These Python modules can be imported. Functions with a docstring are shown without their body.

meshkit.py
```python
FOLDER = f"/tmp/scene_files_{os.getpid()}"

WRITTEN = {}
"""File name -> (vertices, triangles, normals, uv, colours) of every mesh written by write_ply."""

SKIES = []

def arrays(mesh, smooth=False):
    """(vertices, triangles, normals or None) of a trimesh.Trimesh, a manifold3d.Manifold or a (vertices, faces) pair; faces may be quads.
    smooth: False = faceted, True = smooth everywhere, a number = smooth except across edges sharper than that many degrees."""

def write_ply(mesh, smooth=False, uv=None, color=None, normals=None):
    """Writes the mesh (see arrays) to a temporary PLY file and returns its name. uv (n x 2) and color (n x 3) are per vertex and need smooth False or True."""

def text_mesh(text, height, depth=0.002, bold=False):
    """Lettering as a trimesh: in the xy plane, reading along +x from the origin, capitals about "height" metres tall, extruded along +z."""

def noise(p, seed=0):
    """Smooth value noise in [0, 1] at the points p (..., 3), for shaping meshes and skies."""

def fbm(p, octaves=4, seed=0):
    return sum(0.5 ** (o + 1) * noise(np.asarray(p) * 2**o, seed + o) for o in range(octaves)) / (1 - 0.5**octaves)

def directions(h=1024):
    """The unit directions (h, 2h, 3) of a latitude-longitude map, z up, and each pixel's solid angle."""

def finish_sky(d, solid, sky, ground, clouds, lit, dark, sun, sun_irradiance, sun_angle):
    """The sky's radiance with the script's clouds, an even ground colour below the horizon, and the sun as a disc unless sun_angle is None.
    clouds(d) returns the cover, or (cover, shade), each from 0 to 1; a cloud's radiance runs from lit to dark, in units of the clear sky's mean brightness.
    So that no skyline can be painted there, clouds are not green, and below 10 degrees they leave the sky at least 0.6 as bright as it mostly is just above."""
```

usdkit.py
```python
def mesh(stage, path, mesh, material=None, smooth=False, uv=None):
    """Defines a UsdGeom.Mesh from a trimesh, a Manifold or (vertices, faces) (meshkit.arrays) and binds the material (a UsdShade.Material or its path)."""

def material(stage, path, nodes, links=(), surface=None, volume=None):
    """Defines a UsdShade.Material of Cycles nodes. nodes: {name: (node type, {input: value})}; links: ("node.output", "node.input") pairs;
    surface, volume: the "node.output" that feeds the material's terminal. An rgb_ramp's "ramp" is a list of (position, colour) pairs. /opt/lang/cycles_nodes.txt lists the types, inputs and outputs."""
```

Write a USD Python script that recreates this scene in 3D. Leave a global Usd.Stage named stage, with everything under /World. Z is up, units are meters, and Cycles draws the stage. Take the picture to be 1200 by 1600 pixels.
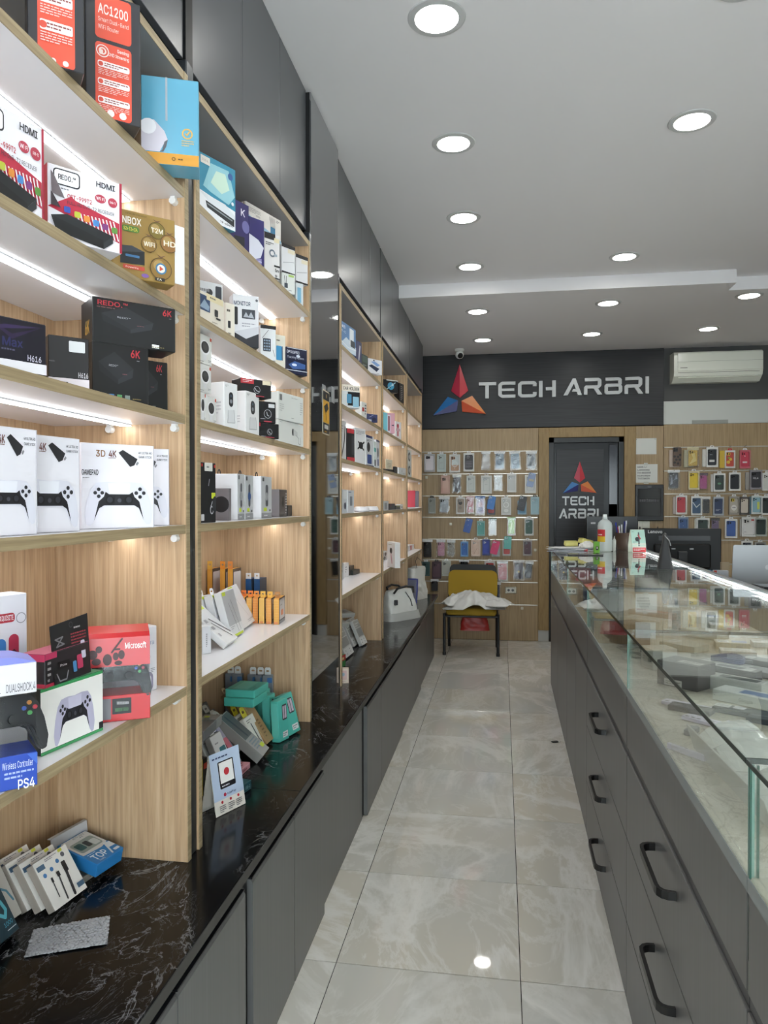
import math, random
import numpy as np, trimesh, manifold3d as m3, usdkit, meshkit
from shapely.geometry import Polygon, LineString, Point, box as sbox
from shapely import affinity, unary_union
from pxr import Usd, UsdGeom, UsdLux, UsdShade, Sdf, Gf, Vt
random.seed(7); np.random.seed(7)
stage = Usd.Stage.CreateInMemory()
UsdGeom.SetStageUpAxis(stage, UsdGeom.Tokens.z); UsdGeom.SetStageMetersPerUnit(stage, 1.0)
W = UsdGeom.Xform.Define(stage, '/World'); UsdGeom.Scope.Define(stage, '/World/Looks')

# ------------------------------------------------------------------ camera, light level
FPX, YAW, PITCH, ROLL, CH = 1139.1, .1602, -.0132, .00126, 1.522      # focal length in pixels of the 1200 x 1600 frame
cam = UsdGeom.Camera.Define(stage, '/World/Camera')
cam.CreateHorizontalApertureAttr(24.0); cam.CreateVerticalApertureAttr(32.0); cam.CreateFocalLengthAttr(24.0 * FPX / 1200)
cam.CreateClippingRangeAttr(Gf.Vec2f(.05, 100)); cam.CreateExposureAttr(.56)
sy, cy, sp, cp = math.sin(YAW), math.cos(YAW), math.sin(PITCH), math.cos(PITCH)
_f, _r = np.array([-sy * cp, cy * cp, sp]), np.array([cy, sy, 0.]); _u = np.cross(_r, _f)
sr, cr = math.sin(ROLL), math.cos(ROLL)
RT, UP = _r * cr + _u * -sr, _u * cr + _r * sr
EYE = np.array([0, 0, CH])
M = np.eye(4); M[0, :3], M[1, :3], M[2, :3], M[3, :3] = RT, UP, -_f, EYE
cam.AddTransformOp().Set(Gf.Matrix4d(M.tolist()))
LAMP, STRIP, DAY = 30.0, 8.6, 2.2
dome = UsdLux.DomeLight.Define(stage, '/World/sky_light'); dome.CreateIntensityAttr(DAY); dome.CreateColorAttr(Gf.Vec3f(.86, .93, 1.0))

def at(u, v, X=None, Y=None, Z=None):
    """The point of a real plane (X, Y or Z given) that stands at pixel u, v of the photograph."""
    d = _f + RT * ((u - 600) / FPX) + UP * ((800 - v) / FPX)
    i, val = (0, X) if X is not None else (1, Y) if Y is not None else (2, Z)
    return EYE + d * ((val - EYE[i]) / d[i])

# ------------------------------------------------------------------ materials
def S(*c):
    """sRGB 0-255 (or '#rrggbb') to linear."""
    if isinstance(c[0], str): c = tuple(int(c[0][i:i + 2], 16) for i in (1, 3, 5))
    return tuple((x / 255 / 12.92 if x <= 10 else ((x / 255 + .055) / 1.055) ** 2.4) for x in c)
_pm = {}
def pm(col, rough=.5, metal=0., **kw):
    k = (tuple(np.round(col, 4)), rough, metal, tuple(sorted(kw.items())))
    if k not in _pm:
        n = {'base_color': col, 'roughness': rough, 'metallic': metal}; n.update(kw)
        _pm[k] = usdkit.material(stage, f'/World/Looks/paint_{len(_pm):03d}', {'p': ('principled_bsdf', n)}, [], surface='p.BSDF')
    return _pm[k]
def mat(name, nodes, links, surface): return usdkit.material(stage, '/World/Looks/' + name, nodes, links, surface=surface)
def wood(name, a, b, c, stretch, rough=.45, pos='geometry'):
    """Oak laminate: long fine grain with broad figure. stretch = scale along x, y, z (small along the grain)."""
    s = np.array(stretch, float)
    return mat(name, {'g': ('geometry', {}), 'm': ('mapping', {'scale': tuple(s)}), 'm2': ('mapping', {'scale': tuple(s * .16)}),
        'n': ('noise_texture', {'scale': 1.0, 'detail': 6, 'roughness': .65, 'distortion': .4}), 'n2': ('noise_texture', {'scale': 1.0, 'detail': 3, 'distortion': 2.2}),
        'w': ('math', {'math_type': 'sine'}), 'ws': ('math', {'math_type': 'multiply', 'value2': 34.0}),
        'x1': ('math', {'math_type': 'multiply_add', 'value2': .07, 'value3': 0.0}), 'ad': ('math', {'math_type': 'add'}),
        'r': ('rgb_ramp', {'ramp': [(.30, a), (.5, b), (.72, c)]}), 'p': ('principled_bsdf', {'roughness': rough}),
        'bp': ('bump', {'strength': .12, 'distance': .002})},
        [('g.position', 'm.vector'), ('g.position', 'm2.vector'), ('m.vector', 'n.vector'), ('m2.vector', 'n2.vector'), ('n2.fac', 'ws.value1'), ('ws.value', 'w.value1'),
         ('w.value', 'x1.value1'), ('x1.value', 'ad.value1'), ('n.fac', 'ad.value2'), ('ad.value', 'r.fac'), ('r.color', 'p.base_color'), ('n.fac', 'bp.height'), ('bp.normal', 'p.normal')], 'p.BSDF')
OAKC = (S(168, 138, 106), S(190, 158, 123), S(205, 176, 142))
OAK = wood('oak_vertical', *OAKC, (90, 90, 3.0))
OAKH = wood('oak_edge', S(140, 122, 92), S(160, 141, 108), S(176, 158, 124), (80, 3, 120), .5)
WALLOAK = wood('oak_wall', S(146, 122, 88), S(162, 138, 102), S(174, 150, 113), (70, 70, 2.2))
FRAMEOAK = wood('oak_frame', S(136, 111, 70), S(148, 122, 79), S(158, 132, 88), (40, 40, 6), .5)
WHITELAM = pm(S(226, 226, 230), .22)
GREYDOOR = mat('grey_lacquer', {'g': ('geometry', {}), 'm': ('mapping', {'scale': (90, 90, 1.5)}), 'n': ('noise_texture', {'scale': 1.0, 'detail': 3}),
    'r': ('rgb_ramp', {'ramp': [(.3, S(96, 96, 95)), (.7, S(103, 103, 102))]}), 'p': ('principled_bsdf', {'roughness': .36, 'specular_ior_level': .6}), 'n2': ('noise_texture', {'scale': 700.0, 'detail': 1}), 'b': ('bump', {'strength': .06, 'distance': .001})},
    [('g.position', 'm.vector'), ('m.vector', 'n.vector'), ('n.fac', 'r.fac'), ('r.color', 'p.base_color'), ('g.position', 'n2.vector'), ('n2.fac', 'b.height'), ('b.normal', 'p.normal')], 'p.BSDF')
UPDOOR = mat('anthracite_lacquer', {'g': ('geometry', {}), 'p': ('principled_bsdf', {'base_color': S(80, 82, 86), 'roughness': .30, 'specular_ior_level': .75}), 'n2': ('noise_texture', {'scale': 500.0, 'detail': 2}), 'b': ('bump', {'strength': .10, 'distance': .001})},
    [('g.position', 'n2.vector'), ('n2.fac', 'b.height'), ('b.normal', 'p.normal')], 'p.BSDF')
BLACK = pm(S(8, 8, 11), .45, specular_ior_level=.3); BLACKM = pm(S(20, 21, 25), .35); STEEL = pm(S(170, 172, 172), .3, 1.0); ALU = pm(S(150, 156, 158), .38, .8)
POST = pm(S(58, 62, 66), .3, .6)
def veins(name, base, tint, vein, rough, scale, rnd, width, spec=.55, vs=1.0, patchy=False):
    """Polished stone with thin veins; rnd shifts the figure from tile to tile."""
    return mat(name, {'g': ('geometry', {}), 'o': ('object_info', {}), 'mu': ('math', {'math_type': 'multiply', 'value2': 40.0 * rnd}), 'cx': ('combine_xyz', {}), 'ad': ('mapping', {'scale': (1, .62, 1)}),
        'n0': ('noise_texture', {'scale': scale * .9, 'detail': 4, 'distortion': 1.2}), 'n1': ('noise_texture', {'scale': scale, 'detail': 7, 'roughness': .62, 'distortion': 1.6}), 'n2': ('noise_texture', {'scale': scale * 2.6, 'detail': 8, 'roughness': .66, 'distortion': 2.4}),
        'a1': ('rgb_ramp', {'ramp': [(.5 - width, (0, 0, 0)), (.5, (1, 1, 1)), (.5 + width * .6, (0, 0, 0))]}), 'a2': ('rgb_ramp', {'ramp': [(.5 - width * .7, (0, 0, 0)), (.5, (.75, .75, .75)), (.5 + width * .7, (0, 0, 0))]}),
        'mk': ('rgb_ramp', {'ramp': [(.36, (0, 0, 0)), (.58, (1, 1, 1))]}), 'mm': ('mix', {'mix_type': 'multiply', 'fac': 1.0}), 'sc': ('mix', {'mix_type': 'screen', 'fac': 1.0}),
        'cb': ('rgb_ramp', {'ramp': [(.36, base), (.62, tint)]}), 'mx': ('mix', {'mix_type': 'mix', 'color2': vein}), 'vs': ('mix', {'mix_type': 'multiply', 'fac': 1.0, 'color2': (vs, vs, vs)}), 'p': ('principled_bsdf', {'roughness': rough, 'specular_ior_level': spec})},
        [('o.random', 'mu.value1'), ('mu.value', 'cx.x'), ('mu.value', 'cx.y'), ('g.position', 'ad.vector'), ('cx.vector', 'ad.location')] + [('ad.vector', f'n{i}.vector') for i in (0, 1, 2)] +
        [('n1.fac', 'a1.fac'), ('n2.fac', 'a2.fac'), ('n0.fac', 'mk.fac'), ('a2.color', 'mm.color1'), ('mk.color', 'mm.color2'), ('a1.color', 'sc.color1'), ('mm.color', 'sc.color2'), ('n0.fac', 'cb.fac'), ('cb.color', 'mx.color1'), ('sc.color', 'vs.color1'), *([('mk.color', 'vs.color2')] if patchy else []), ('vs.color', 'mx.fac'), ('mx.color', 'p.base_color')], 'p.BSDF')
MARBLE = veins('black_marble', S(9, 10, 13), S(15, 16, 19), S(128, 130, 134), .15, 3.4, 0.0, .012, .3, .9, True)
TILE = veins('onyx_tile', S(204, 204, 199), S(212, 206, 192), S(232, 230, 224), .03, .8, 1.0, .06, .6, .85)
CEIL = pm(S(224, 221, 222), .9); DARKP = pm(S(13, 13, 15), .5)
def emit(name, col, k): return mat(name, {'e': ('emission', {'color': col, 'strength': k})}, [], 'e.emission')
LAMPM = emit('lamp_glow', (1.0, .985, .93), LAMP); STRIPM = emit('strip_glow', (.96, .98, 1.0), STRIP); CASEGLOW = emit('showcase_strip_glow', (.97, 1.0, .98), STRIP * 3.6)
def pane(name, tint, f0=.04, top=.96, rough=0.0):
    """Window glass: a transparent sheet with a Schlick reflection, so that light passes."""
    return mat(name, {'l': ('layer_weight', {'blend': .5}), 'pw': ('math', {'math_type': 'power', 'value2': 5.0}), 'ma': ('math', {'math_type': 'multiply_add', 'value2': top, 'value3': f0}),
        't': ('transparent_bsdf', {'color': tint}), 'g': ('glossy_bsdf', {'color': (1, 1, 1), 'roughness': rough}), 'm': ('mix_closure', {})},
        [('l.facing', 'pw.value1'), ('pw.value', 'ma.value1'), ('ma.value', 'm.fac'), ('t.BSDF', 'm.closure1'), ('g.BSDF', 'm.closure2')], 'm.closure')
GLASS = pane('display_glass', (.965, .99, .98)); FILM = pane('clear_film', (.95, .955, .96), .03, .45, .06); GLASSEDGE = pm(S(52, 92, 80), .15, 0.0)
MIRROR = pm(S(168, 170, 172), .03, 1.0)
PRINT = mat('print', {'a': ('attribute', {'attribute': 'ink'}), 'p': ('principled_bsdf', {'roughness': .42})}, [('a.color', 'p.base_color')], 'p.BSDF')

# ------------------------------------------------------------------ objects
_count = {}
def numbered(parent, name):
    k = (parent, name); n = _count.get(k, 0); _count[k] = n + 1
    return name if n == 0 else f'{name}_{n:03d}'
def tag(o, label=None, cat=None, group=None, kind=None):
    p = o.GetPrim() if hasattr(o, 'GetPrim') else o
    for k, t in (('label', label), ('category', cat), ('group', group), ('kind', kind)):
        if t: p.SetCustomDataByKey(k, t)
    return o
def obj(name, mesh, m, parent=None, label=None, smooth=False, ink=None):
    base = str(parent.GetPath()) if parent is not None else '/World'
    o = usdkit.mesh(stage, base + '/' + numbered(base, name), mesh, m, smooth=smooth)
    if ink is not None: UsdGeom.PrimvarsAPI(o).CreatePrimvar('ink', Sdf.ValueTypeNames.Color3fArray, 'vertex').Set(Vt.Vec3fArray.FromNumpy(np.asarray(ink, np.float32)))
    if label: tag(o, label)
    return o
def struct(name, mesh, m, label, smooth=False):
    o = obj(name, mesh, m, smooth=smooth); tag(o, label, name.split('_')[0], kind='structure'); return o
def thing(name, label, cat, loc=(0, 0, 0), rz=0., group=None, kind=None, rx=0., ry=0.):
    x = UsdGeom.Xform.Define(stage, '/World/' + numbered('/World', name)); x.AddTranslateOp().Set(Gf.Vec3d(*map(float, loc)))
    x.AddRotateZOp().Set(math.degrees(rz))
    if ry: x.AddRotateYOp().Set(math.degrees(ry))
    if rx: x.AddRotateXOp().Set(math.degrees(rx))
    return tag(x, label, cat, group, kind)
def copy_of(src, name, label, loc, rz=0., rx=0., ry=0.):
    was = src.GetPrim().GetCustomData()
    r = thing(name, label, was['category'], loc, rz, was.get('group'), None, rx, ry)
    r.GetPrim().GetReferences().AddInternalReference(src.GetPath()); r.GetPrim().SetInstanceable(True)
    return r
# ------------------------------------------------------------------ shapes
def bx(x0, y0, z0, x1, y1, z1):
    m = trimesh.creation.box((abs(x1 - x0), abs(y1 - y0), abs(z1 - z0))); m.apply_translation(((x0 + x1) / 2, (y0 + y1) / 2, (z0 + z1) / 2)); return m
def rbox(x0, y0, z0, x1, y1, z1, r=.002):
    """A box with chamfered edges: 26-face hull."""
    lo, hi = np.minimum((x0, y0, z0), (x1, y1, z1)), np.maximum((x0, y0, z0), (x1, y1, z1)); r = min(r, (hi - lo).min() * .45); P = []
    for k in range(3):
        for a in (0, 1):
            for b in (0, 1):
                for c in (0, 1):
                    q = np.array([hi[0] if a else lo[0], hi[1] if b else lo[1], hi[2] if c else lo[2]]); s = np.array([-1 if a else 1, -1 if b else 1, -1 if c else 1]) * r; s[k] = 0; P.append(q + s)
    return trimesh.Trimesh(P, faces=[]).convex_hull if False else trimesh.convex.convex_hull(np.array(P))
def cat(*ms): return trimesh.util.concatenate([m for m in ms])
def tube(pts, r, n=8):
    """A round rod along a polyline."""
    pts = [np.array(p, float) for p in pts]; ms = []
    for a, b in zip(pts, pts[1:]):
        ms.append(trimesh.creation.cylinder(r, segment=(a, b), sections=n))
    for p in pts[1:-1]:
        s = trimesh.creation.icosphere(1, r); s.apply_translation(p); ms.append(s)
    return cat(*ms)
def lathe(prof, n=28): return trimesh.creation.revolve(np.array(prof, float), sections=n)
def ext(poly, d, z0=0.):
    gs = [g for g in getattr(poly, 'geoms', [poly]) if g.area > 1e-9]
    m = cat(*[trimesh.creation.extrude_polygon(g, d, engine='earcut') for g in gs]); m.apply_translation((0, 0, z0)); return m
def stand(m):
    """From the drawing plane (x right, y up, z out) to a face that looks along -y."""
    v = m.vertices.copy(); m = m.copy(); m.vertices = np.c_[v[:, 0], -v[:, 2], v[:, 1]]; return m
def rrect(x0, y0, x1, y1, r): return sbox(x0 + r, y0 + r, x1 - r, y1 - r).buffer(r, quad_segs=4)
def moved(m, t=(0, 0, 0), rx=0, ry=0, rz=0, s=None):
    m = m.copy()
    if s is not None: m.apply_scale(s)
    for a, ax in ((rx, (1, 0, 0)), (ry, (0, 1, 0)), (rz, (0, 0, 1))):
        if a: m.apply_transform(trimesh.transformations.rotation_matrix(a, ax))
    m.apply_translation(t); return m
def crumple(m, amp, freq, seed, keep=None):
    v = m.vertices; d = np.stack([meshkit.fbm(v * freq + 17.3 * k + seed, 3, seed + k) - .5 for k in range(3)], 1) * 2 * amp
    if keep is not None: d *= keep(v)[:, None]
    m = m.copy(); m.vertices = v + d; return m
_txt = {}
def text(s, h, bold=False, depth=.002):
    k = (s, bold)
    if k not in _txt: _txt[k] = meshkit.text_mesh(s, 1.0, .01, bold)
    m = _txt[k].copy(); m.apply_transform(np.diag([h, h, depth / .01, 1])); return m
# ------------------------------------------------------------------ flat print: ops on a face W x H, x right, y up, in fractions of the face
def flat(poly):
    V, F, n = [], [], 0
    for g in getattr(poly, 'geoms', [poly]):
        if g.is_empty or g.area < 1e-9: continue
        v, f = trimesh.creation.triangulate_polygon(g, engine='earcut'); v = np.asarray(v).reshape(-1, 2); V.append(v); F.append(f + n); n += len(v)
    return (np.vstack(V), np.vstack(F)) if V else (np.zeros((0, 2)), np.zeros((0, 3), int))
def draw(ops, Wd, H, clip=True):
    """Returns two lists (graphics, lettering) of (verts3, faces, colour); layers stand .12 mm apart."""
    G, T = [], []; face = sbox(0, 0, Wd, H); k = 0
    for op in ops:
        t, c = op[0], op[1]; c = S(c) if isinstance(c, str) else c; a = op[2:]; k += 1; z = .0003 + .00012 * k
        if t == 't' and not a[3].strip(): continue
        if t == 't':
            x, y, h, s = a[:4]; w = a[4] if len(a) > 4 else None
            bold = len(a) > 5; m = text(s, h * H, bold, .0001); 
            if w: m.apply_transform(np.diag([w * Wd / max(m.bounds[1][0], 1e-6), 1, 1, 1]))
            keep = m.face_normals[:, 2] > .5
            v = m.vertices[m.faces[keep].ravel()]; v = v[:, :2] + (x * Wd, y * H); T.append((np.c_[v, np.full(len(v), z)], np.arange(len(v)).reshape(-1, 3), c)); continue
        if t == 'r': p = sbox(a[0] * Wd, a[1] * H, a[2] * Wd, a[3] * H)
        elif t == 'rr': p = rrect(a[0] * Wd, a[1] * H, a[2] * Wd, a[3] * H, min(a[4] * H, (a[2] - a[0]) * Wd * .49, (a[3] - a[1]) * H * .49))
        elif t == 'c': p = Point(a[0] * Wd, a[1] * H).buffer(a[2] * H, quad_segs=6)
        elif t == 'e': p = affinity.scale(Point(a[0] * Wd, a[1] * H).buffer(1, quad_segs=6), a[2] * Wd, a[3] * H)
        elif t == 'o': p = Point(a[0] * Wd, a[1] * H).buffer(a[2] * H, quad_segs=6).difference(Point(a[0] * Wd, a[1] * H).buffer(a[3] * H, quad_segs=6))
        elif t == 'p': p = Polygon([(q[0] * Wd, q[1] * H) for q in a[0]]).buffer(0)
        elif t == 'ln': p = LineString([(q[0] * Wd, q[1] * H) for q in a[0]]).buffer(a[1] * H, cap_style=1, quad_segs=3)
        elif t == 'l':      # n rows of small print, too small to read
            x0, y0, x1, y1, n = a; hh = (y1 - y0) / n; R = random.Random(int(1e4 * x0 + 1e3 * y0) + n); ps = []
            for i in range(n):
                xe = x0 + (x1 - x0) * (1 if i < n - 1 else .6); x = x0
                while x < xe - .01 * (x1 - x0):
                    wd = (x1 - x0) * R.uniform(.07, .2); ps.append(sbox(x * Wd, (y1 - hh * (i + .75)) * H, min(x + wd, xe) * Wd, (y1 - hh * (i + .3)) * H)); x += wd + (x1 - x0) * .03
            p = unary_union(ps)
        elif t == 'g': p = affinity.translate(affinity.scale(a[0], a[3] * Wd, a[3] * Wd, origin=(0, 0)), a[1] * Wd, a[2] * H)   # a drawn shape, unit = face width
        if clip: p = p.intersection(face)
        if p.is_empty: continue
        v, f = flat(p); G.append((np.c_[v, np.full(len(v), z)], f, c))
    return G, T
def ink_obj(name, L, parent, place, m=PRINT):
    if not L: return
    V, F, C, n = [], [], [], 0
    for v, f, c in L:
        V.append(v); F.append(f + n); C.append(np.tile(c, (len(v), 1))); n += len(v)
    V = np.vstack(V)
    return obj(name, (place(V), np.vstack(F)), m, parent, ink=np.vstack(C))
def on_face(parent, ops, w, d, h, face='F', gname='printed_picture', tname='lettering'):
    """Prints on a face of a box w x d x h that stands on the origin (front looks along -y)."""
    Wd, H = {'F': (w, h), 'B': (w, h), 'L': (d, h), 'R': (d, h), 'T': (w, d)}[face]
    G, T = draw(ops, Wd, H)
    P = {'F': lambda v: np.c_[v[:, 0] - w / 2, -d / 2 - v[:, 2], v[:, 1]], 'L': lambda v: np.c_[-w / 2 - v[:, 2], d / 2 - v[:, 0], v[:, 1]],
         'R': lambda v: np.c_[w / 2 + v[:, 2], v[:, 0] - d / 2, v[:, 1]], 'T': lambda v: np.c_[v[:, 0] - w / 2, v[:, 1] - d / 2, h + v[:, 2]], 'B': lambda v: np.c_[w / 2 - v[:, 0], d / 2 + v[:, 2], v[:, 1]]}[face]
    for g in ([[q] for q in G] if len(G) <= 6 else [G]): ink_obj(gname, g, parent, P)
    ink_obj(tname, T, parent, P)
def carton(label, cat_, loc, rz, size, col, front=(), left=(), top=(), right=(), name='product_box', group=None, rx=0., ry=0., rough=.4, r=.0015):
    w, d, h = size; t = thing(name, label, cat_, loc, rz, group, None, rx, ry)
    obj('carton', rbox(-w / 2, -d / 2, 0, w / 2, d / 2, h, r), pm(S(col) if isinstance(col, str) else col, rough), t)
    for f, o in (('F', front), ('L', left), ('T', top), ('R', right)):
        if o: on_face(t, o, w, d, h, f)
    t._size = size if False else None
    return t
def spot(zs, TL, TR, XL, depth, h=None):
    """A box on the shelf at zs whose front top corners show at pixels TL and TR; its near front edge stands at X = XL."""
    a = at(*TL, X=XL); b = at(*TR, Z=a[2]); w = b - a; W_ = math.hypot(w[0], w[1]); rz = math.atan2(w[1], w[0])
    n = np.array([w[1], -w[0]]) / W_; c = (a + b)[:2] / 2 - n * depth / 2
    return (c[0], c[1], zs + .0006), rz, (W_, depth, (a[2] - zs - .0006) if h is None else h)
# ================================================================== the room
XW0, XW1, YF, YB, ZC, ZL, YS = -1.16, 3.4, -2.6, 8.13, 3.25, 3.15, 5.78
fl = struct('floor', bx(XW0, YF, -.05, XW1, YB + .3, -.004), pm(S(58, 56, 52), .8), 'dark grout bed under the polished floor tiles')
for i in range(-1, 7):
    for j in range(-8, 10):
        x0, y0 = -.5396 + .6 * i, 2.337 + .6 * j
        if x0 + .6 < XW0 or x0 > XW1 or y0 > YB + .1 or y0 + .6 < YF: continue
        obj('floor_tile', rbox(max(x0, XW0) + .0013, max(y0, YF) + .002, -.004, min(x0 + .6, XW1) - .0013, min(y0 + .6, YB + .1) - .002, 0, .0008), TILE, fl)
struct('ceiling', cat(bx(XW0, YF, ZC, XW1, YS + .3, ZC + .1)), CEIL, 'smooth grey-white plaster ceiling over the front of the shop')
struct('ceiling', cat(bx(XW0, YS, ZL, 1.72, YB + .1, ZC + .1), bx(1.72, YS + .2, ZL, XW1, YB + .1, ZC + .1)), CEIL, 'lower stepped part of the plaster ceiling at the back of the shop')
struct('wall_left', bx(XW0 - .1, YF, 0, XW0, YB + .1, ZC), pm(S(150, 148, 145), .8), 'plain wall behind the left shelves')
struct('wall_right', bx(XW1, YF, 0, XW1 + .1, YB + .1, ZC), pm(S(196, 194, 190), .8), 'plain light wall on the right')
# shop front behind the photographer: two wide panes with daylight
struct('wall_front', cat(bx(XW0, YF - .15, 0, -.8, YF, ZC), bx(3.0, YF - .15, 0, XW1, YF, ZC), bx(-.8, YF - .15, 2.5, 3.0, YF, ZC), bx(-.8, YF - .15, 0, 3.0, YF, .12)), pm(S(150, 150, 150), .8), 'shop front wall around the glazing behind the camera')
for n, (a, b) in enumerate(((-.8, 1.1), (1.1, 3.0))):
    w = struct(f'window_{n + 1}', cat(bx(a, YF - .1, .12, a + .05, YF - .04, 2.5), bx(b - .05, YF - .1, .12, b, YF - .04, 2.5), bx(a, YF - .1, .12, b, YF - .04, .17), bx(a, YF - .1, 2.45, b, YF - .04, 2.5)), DARKP, ['left', 'right'][n] + ' shop front window in a dark frame')
    obj('pane', bx(a + .05, YF - .074, .17, b - .05, YF - .066, 2.45), GLASS, w)
# back wall
DX0, DX1, DZ = .506, 1.29, 2.225
wb = struct('wall_back', cat(bx(XW0, YB + .02, 0, DX0, YB + .2, ZC), bx(DX1, YB + .02, 0, XW1, YB + .2, ZC), bx(DX0, YB + .02, DZ, DX1, YB + .2, ZC)), pm(S(84, 84, 84), .85), 'grey painted back wall behind the panels')
obj('painted_band', bx(1.695, YB - .002, 2.345, XW1, YB + .022, 2.59), pm(S(205, 208, 203), .8), wb, 'unpainted white plaster band under the air conditioner')
wv = np.linspace(1.695, XW1, 90); obj('paint_edge', ext(Polygon([(x, 2.588 + .006 * meshkit.noise(np.array([x * 14, 0, 0]), 3)) for x in wv] + [(XW1, 3.15), (1.695, 3.15)]), .004).apply_transform(np.array([[1, 0, 0, 0], [0, 0, -1, YB + .001], [0, 1, 0, 0], [0, 0, 0, 1]])), pm(S(84, 84, 84), .85), wb, 'ragged lower edge of the grey paint')
obj('scuff_mark', bx(1.98, YB - .0035, 2.345, 2.34, YB - .0022, 2.385), pm(S(160, 162, 156), .9), wb)
zr = [0.0, .396, .643, .882, 1.111, 1.355, 1.593, 1.836, 2.081, 2.335]
def panels(x0, x1, zs, cut=None):
    for a, b in zip(zs, zs[1:]): obj('wall_panel', rbox(x0, YB - .018, a + .003, x1, YB + .02, b - .003, .002), WALLOAK, wb)
panels(-1.15, .394, zr)
zR = [.05, .62, .87, 1.121, 1.367, 1.6075, 1.850, 2.10, 2.345]
panels(1.693, XW1, zR)
panels(1.412, 1.69, [.0, 1.22, 2.335])
for k, (a, b, c, d) in enumerate(((.394, 0.0, .506, 2.33), (1.29, 0.0, 1.41, 2.33), (.506, 2.222, 1.29, 2.33))):
    struct('trim_%d' % (k + 1), rbox(a, YB - .035, b if k == 2 else .125, c, YB + .02, d, .004), FRAMEOAK, ['left upright', 'right upright', 'head'][k] + ' of the wooden door surround')
struct('baseboard_back', cat(rbox(.394, YB - .01, 0, .506, YB + .02, .125), rbox(1.29, YB - .01, 0, XW1, YB + .02, .05)), pm(S(186, 186, 182), .3), 'tile plinth below the door surround')
dr = struct('door_1', cat(rbox(.506, YB - .01, 0, .56, YB + .06, 2.222, .003), rbox(1.235, YB - .01, 0, 1.29, YB + .06, 2.222, .003), rbox(.506, YB - .01, 2.165, 1.29, YB + .06, 2.222, .003)), pm(S(11, 11, 12), .4), 'black framed doorway with dark panels behind')
obj('door_leaf', rbox(.56, YB + .02, 0, 1.235, YB + .06, 2.165), pm(S(3, 3, 5), .25, specular_ior_level=.25), dr)
BRUSH = mat('brushed_black', {'g': ('geometry', {}), 'm': ('mapping', {'scale': (2.2, 2, 110)}), 'n': ('noise_texture', {'scale': 1.0, 'detail': 5, 'roughness': .7}), 'r': ('rgb_ramp', {'ramp': [(.3, S(26, 26, 28)), (.7, S(46, 46, 48))]}), 'p': ('principled_bsdf', {'roughness': .42, 'metallic': .25})},
    [('g.position', 'm.vector'), ('m.vector', 'n.vector'), ('n.fac', 'r.fac'), ('r.color', 'p.base_color')], 'p.BSDF')
obj('sign_board', rbox(.585, YB + .005, .05, 1.085, YB + .02, 2.095, .001), BRUSH, dr)
obj('side_light', rbox(1.14, YB + .005, 1.2, 1.225, YB + .02, 2.14), pm(S(16, 18, 32), .15), dr)
obj('side_light', rbox(1.14, YB + .005, .05, 1.225, YB + .02, 1.5), pm(S(12, 14, 24), .15), dr)

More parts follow.
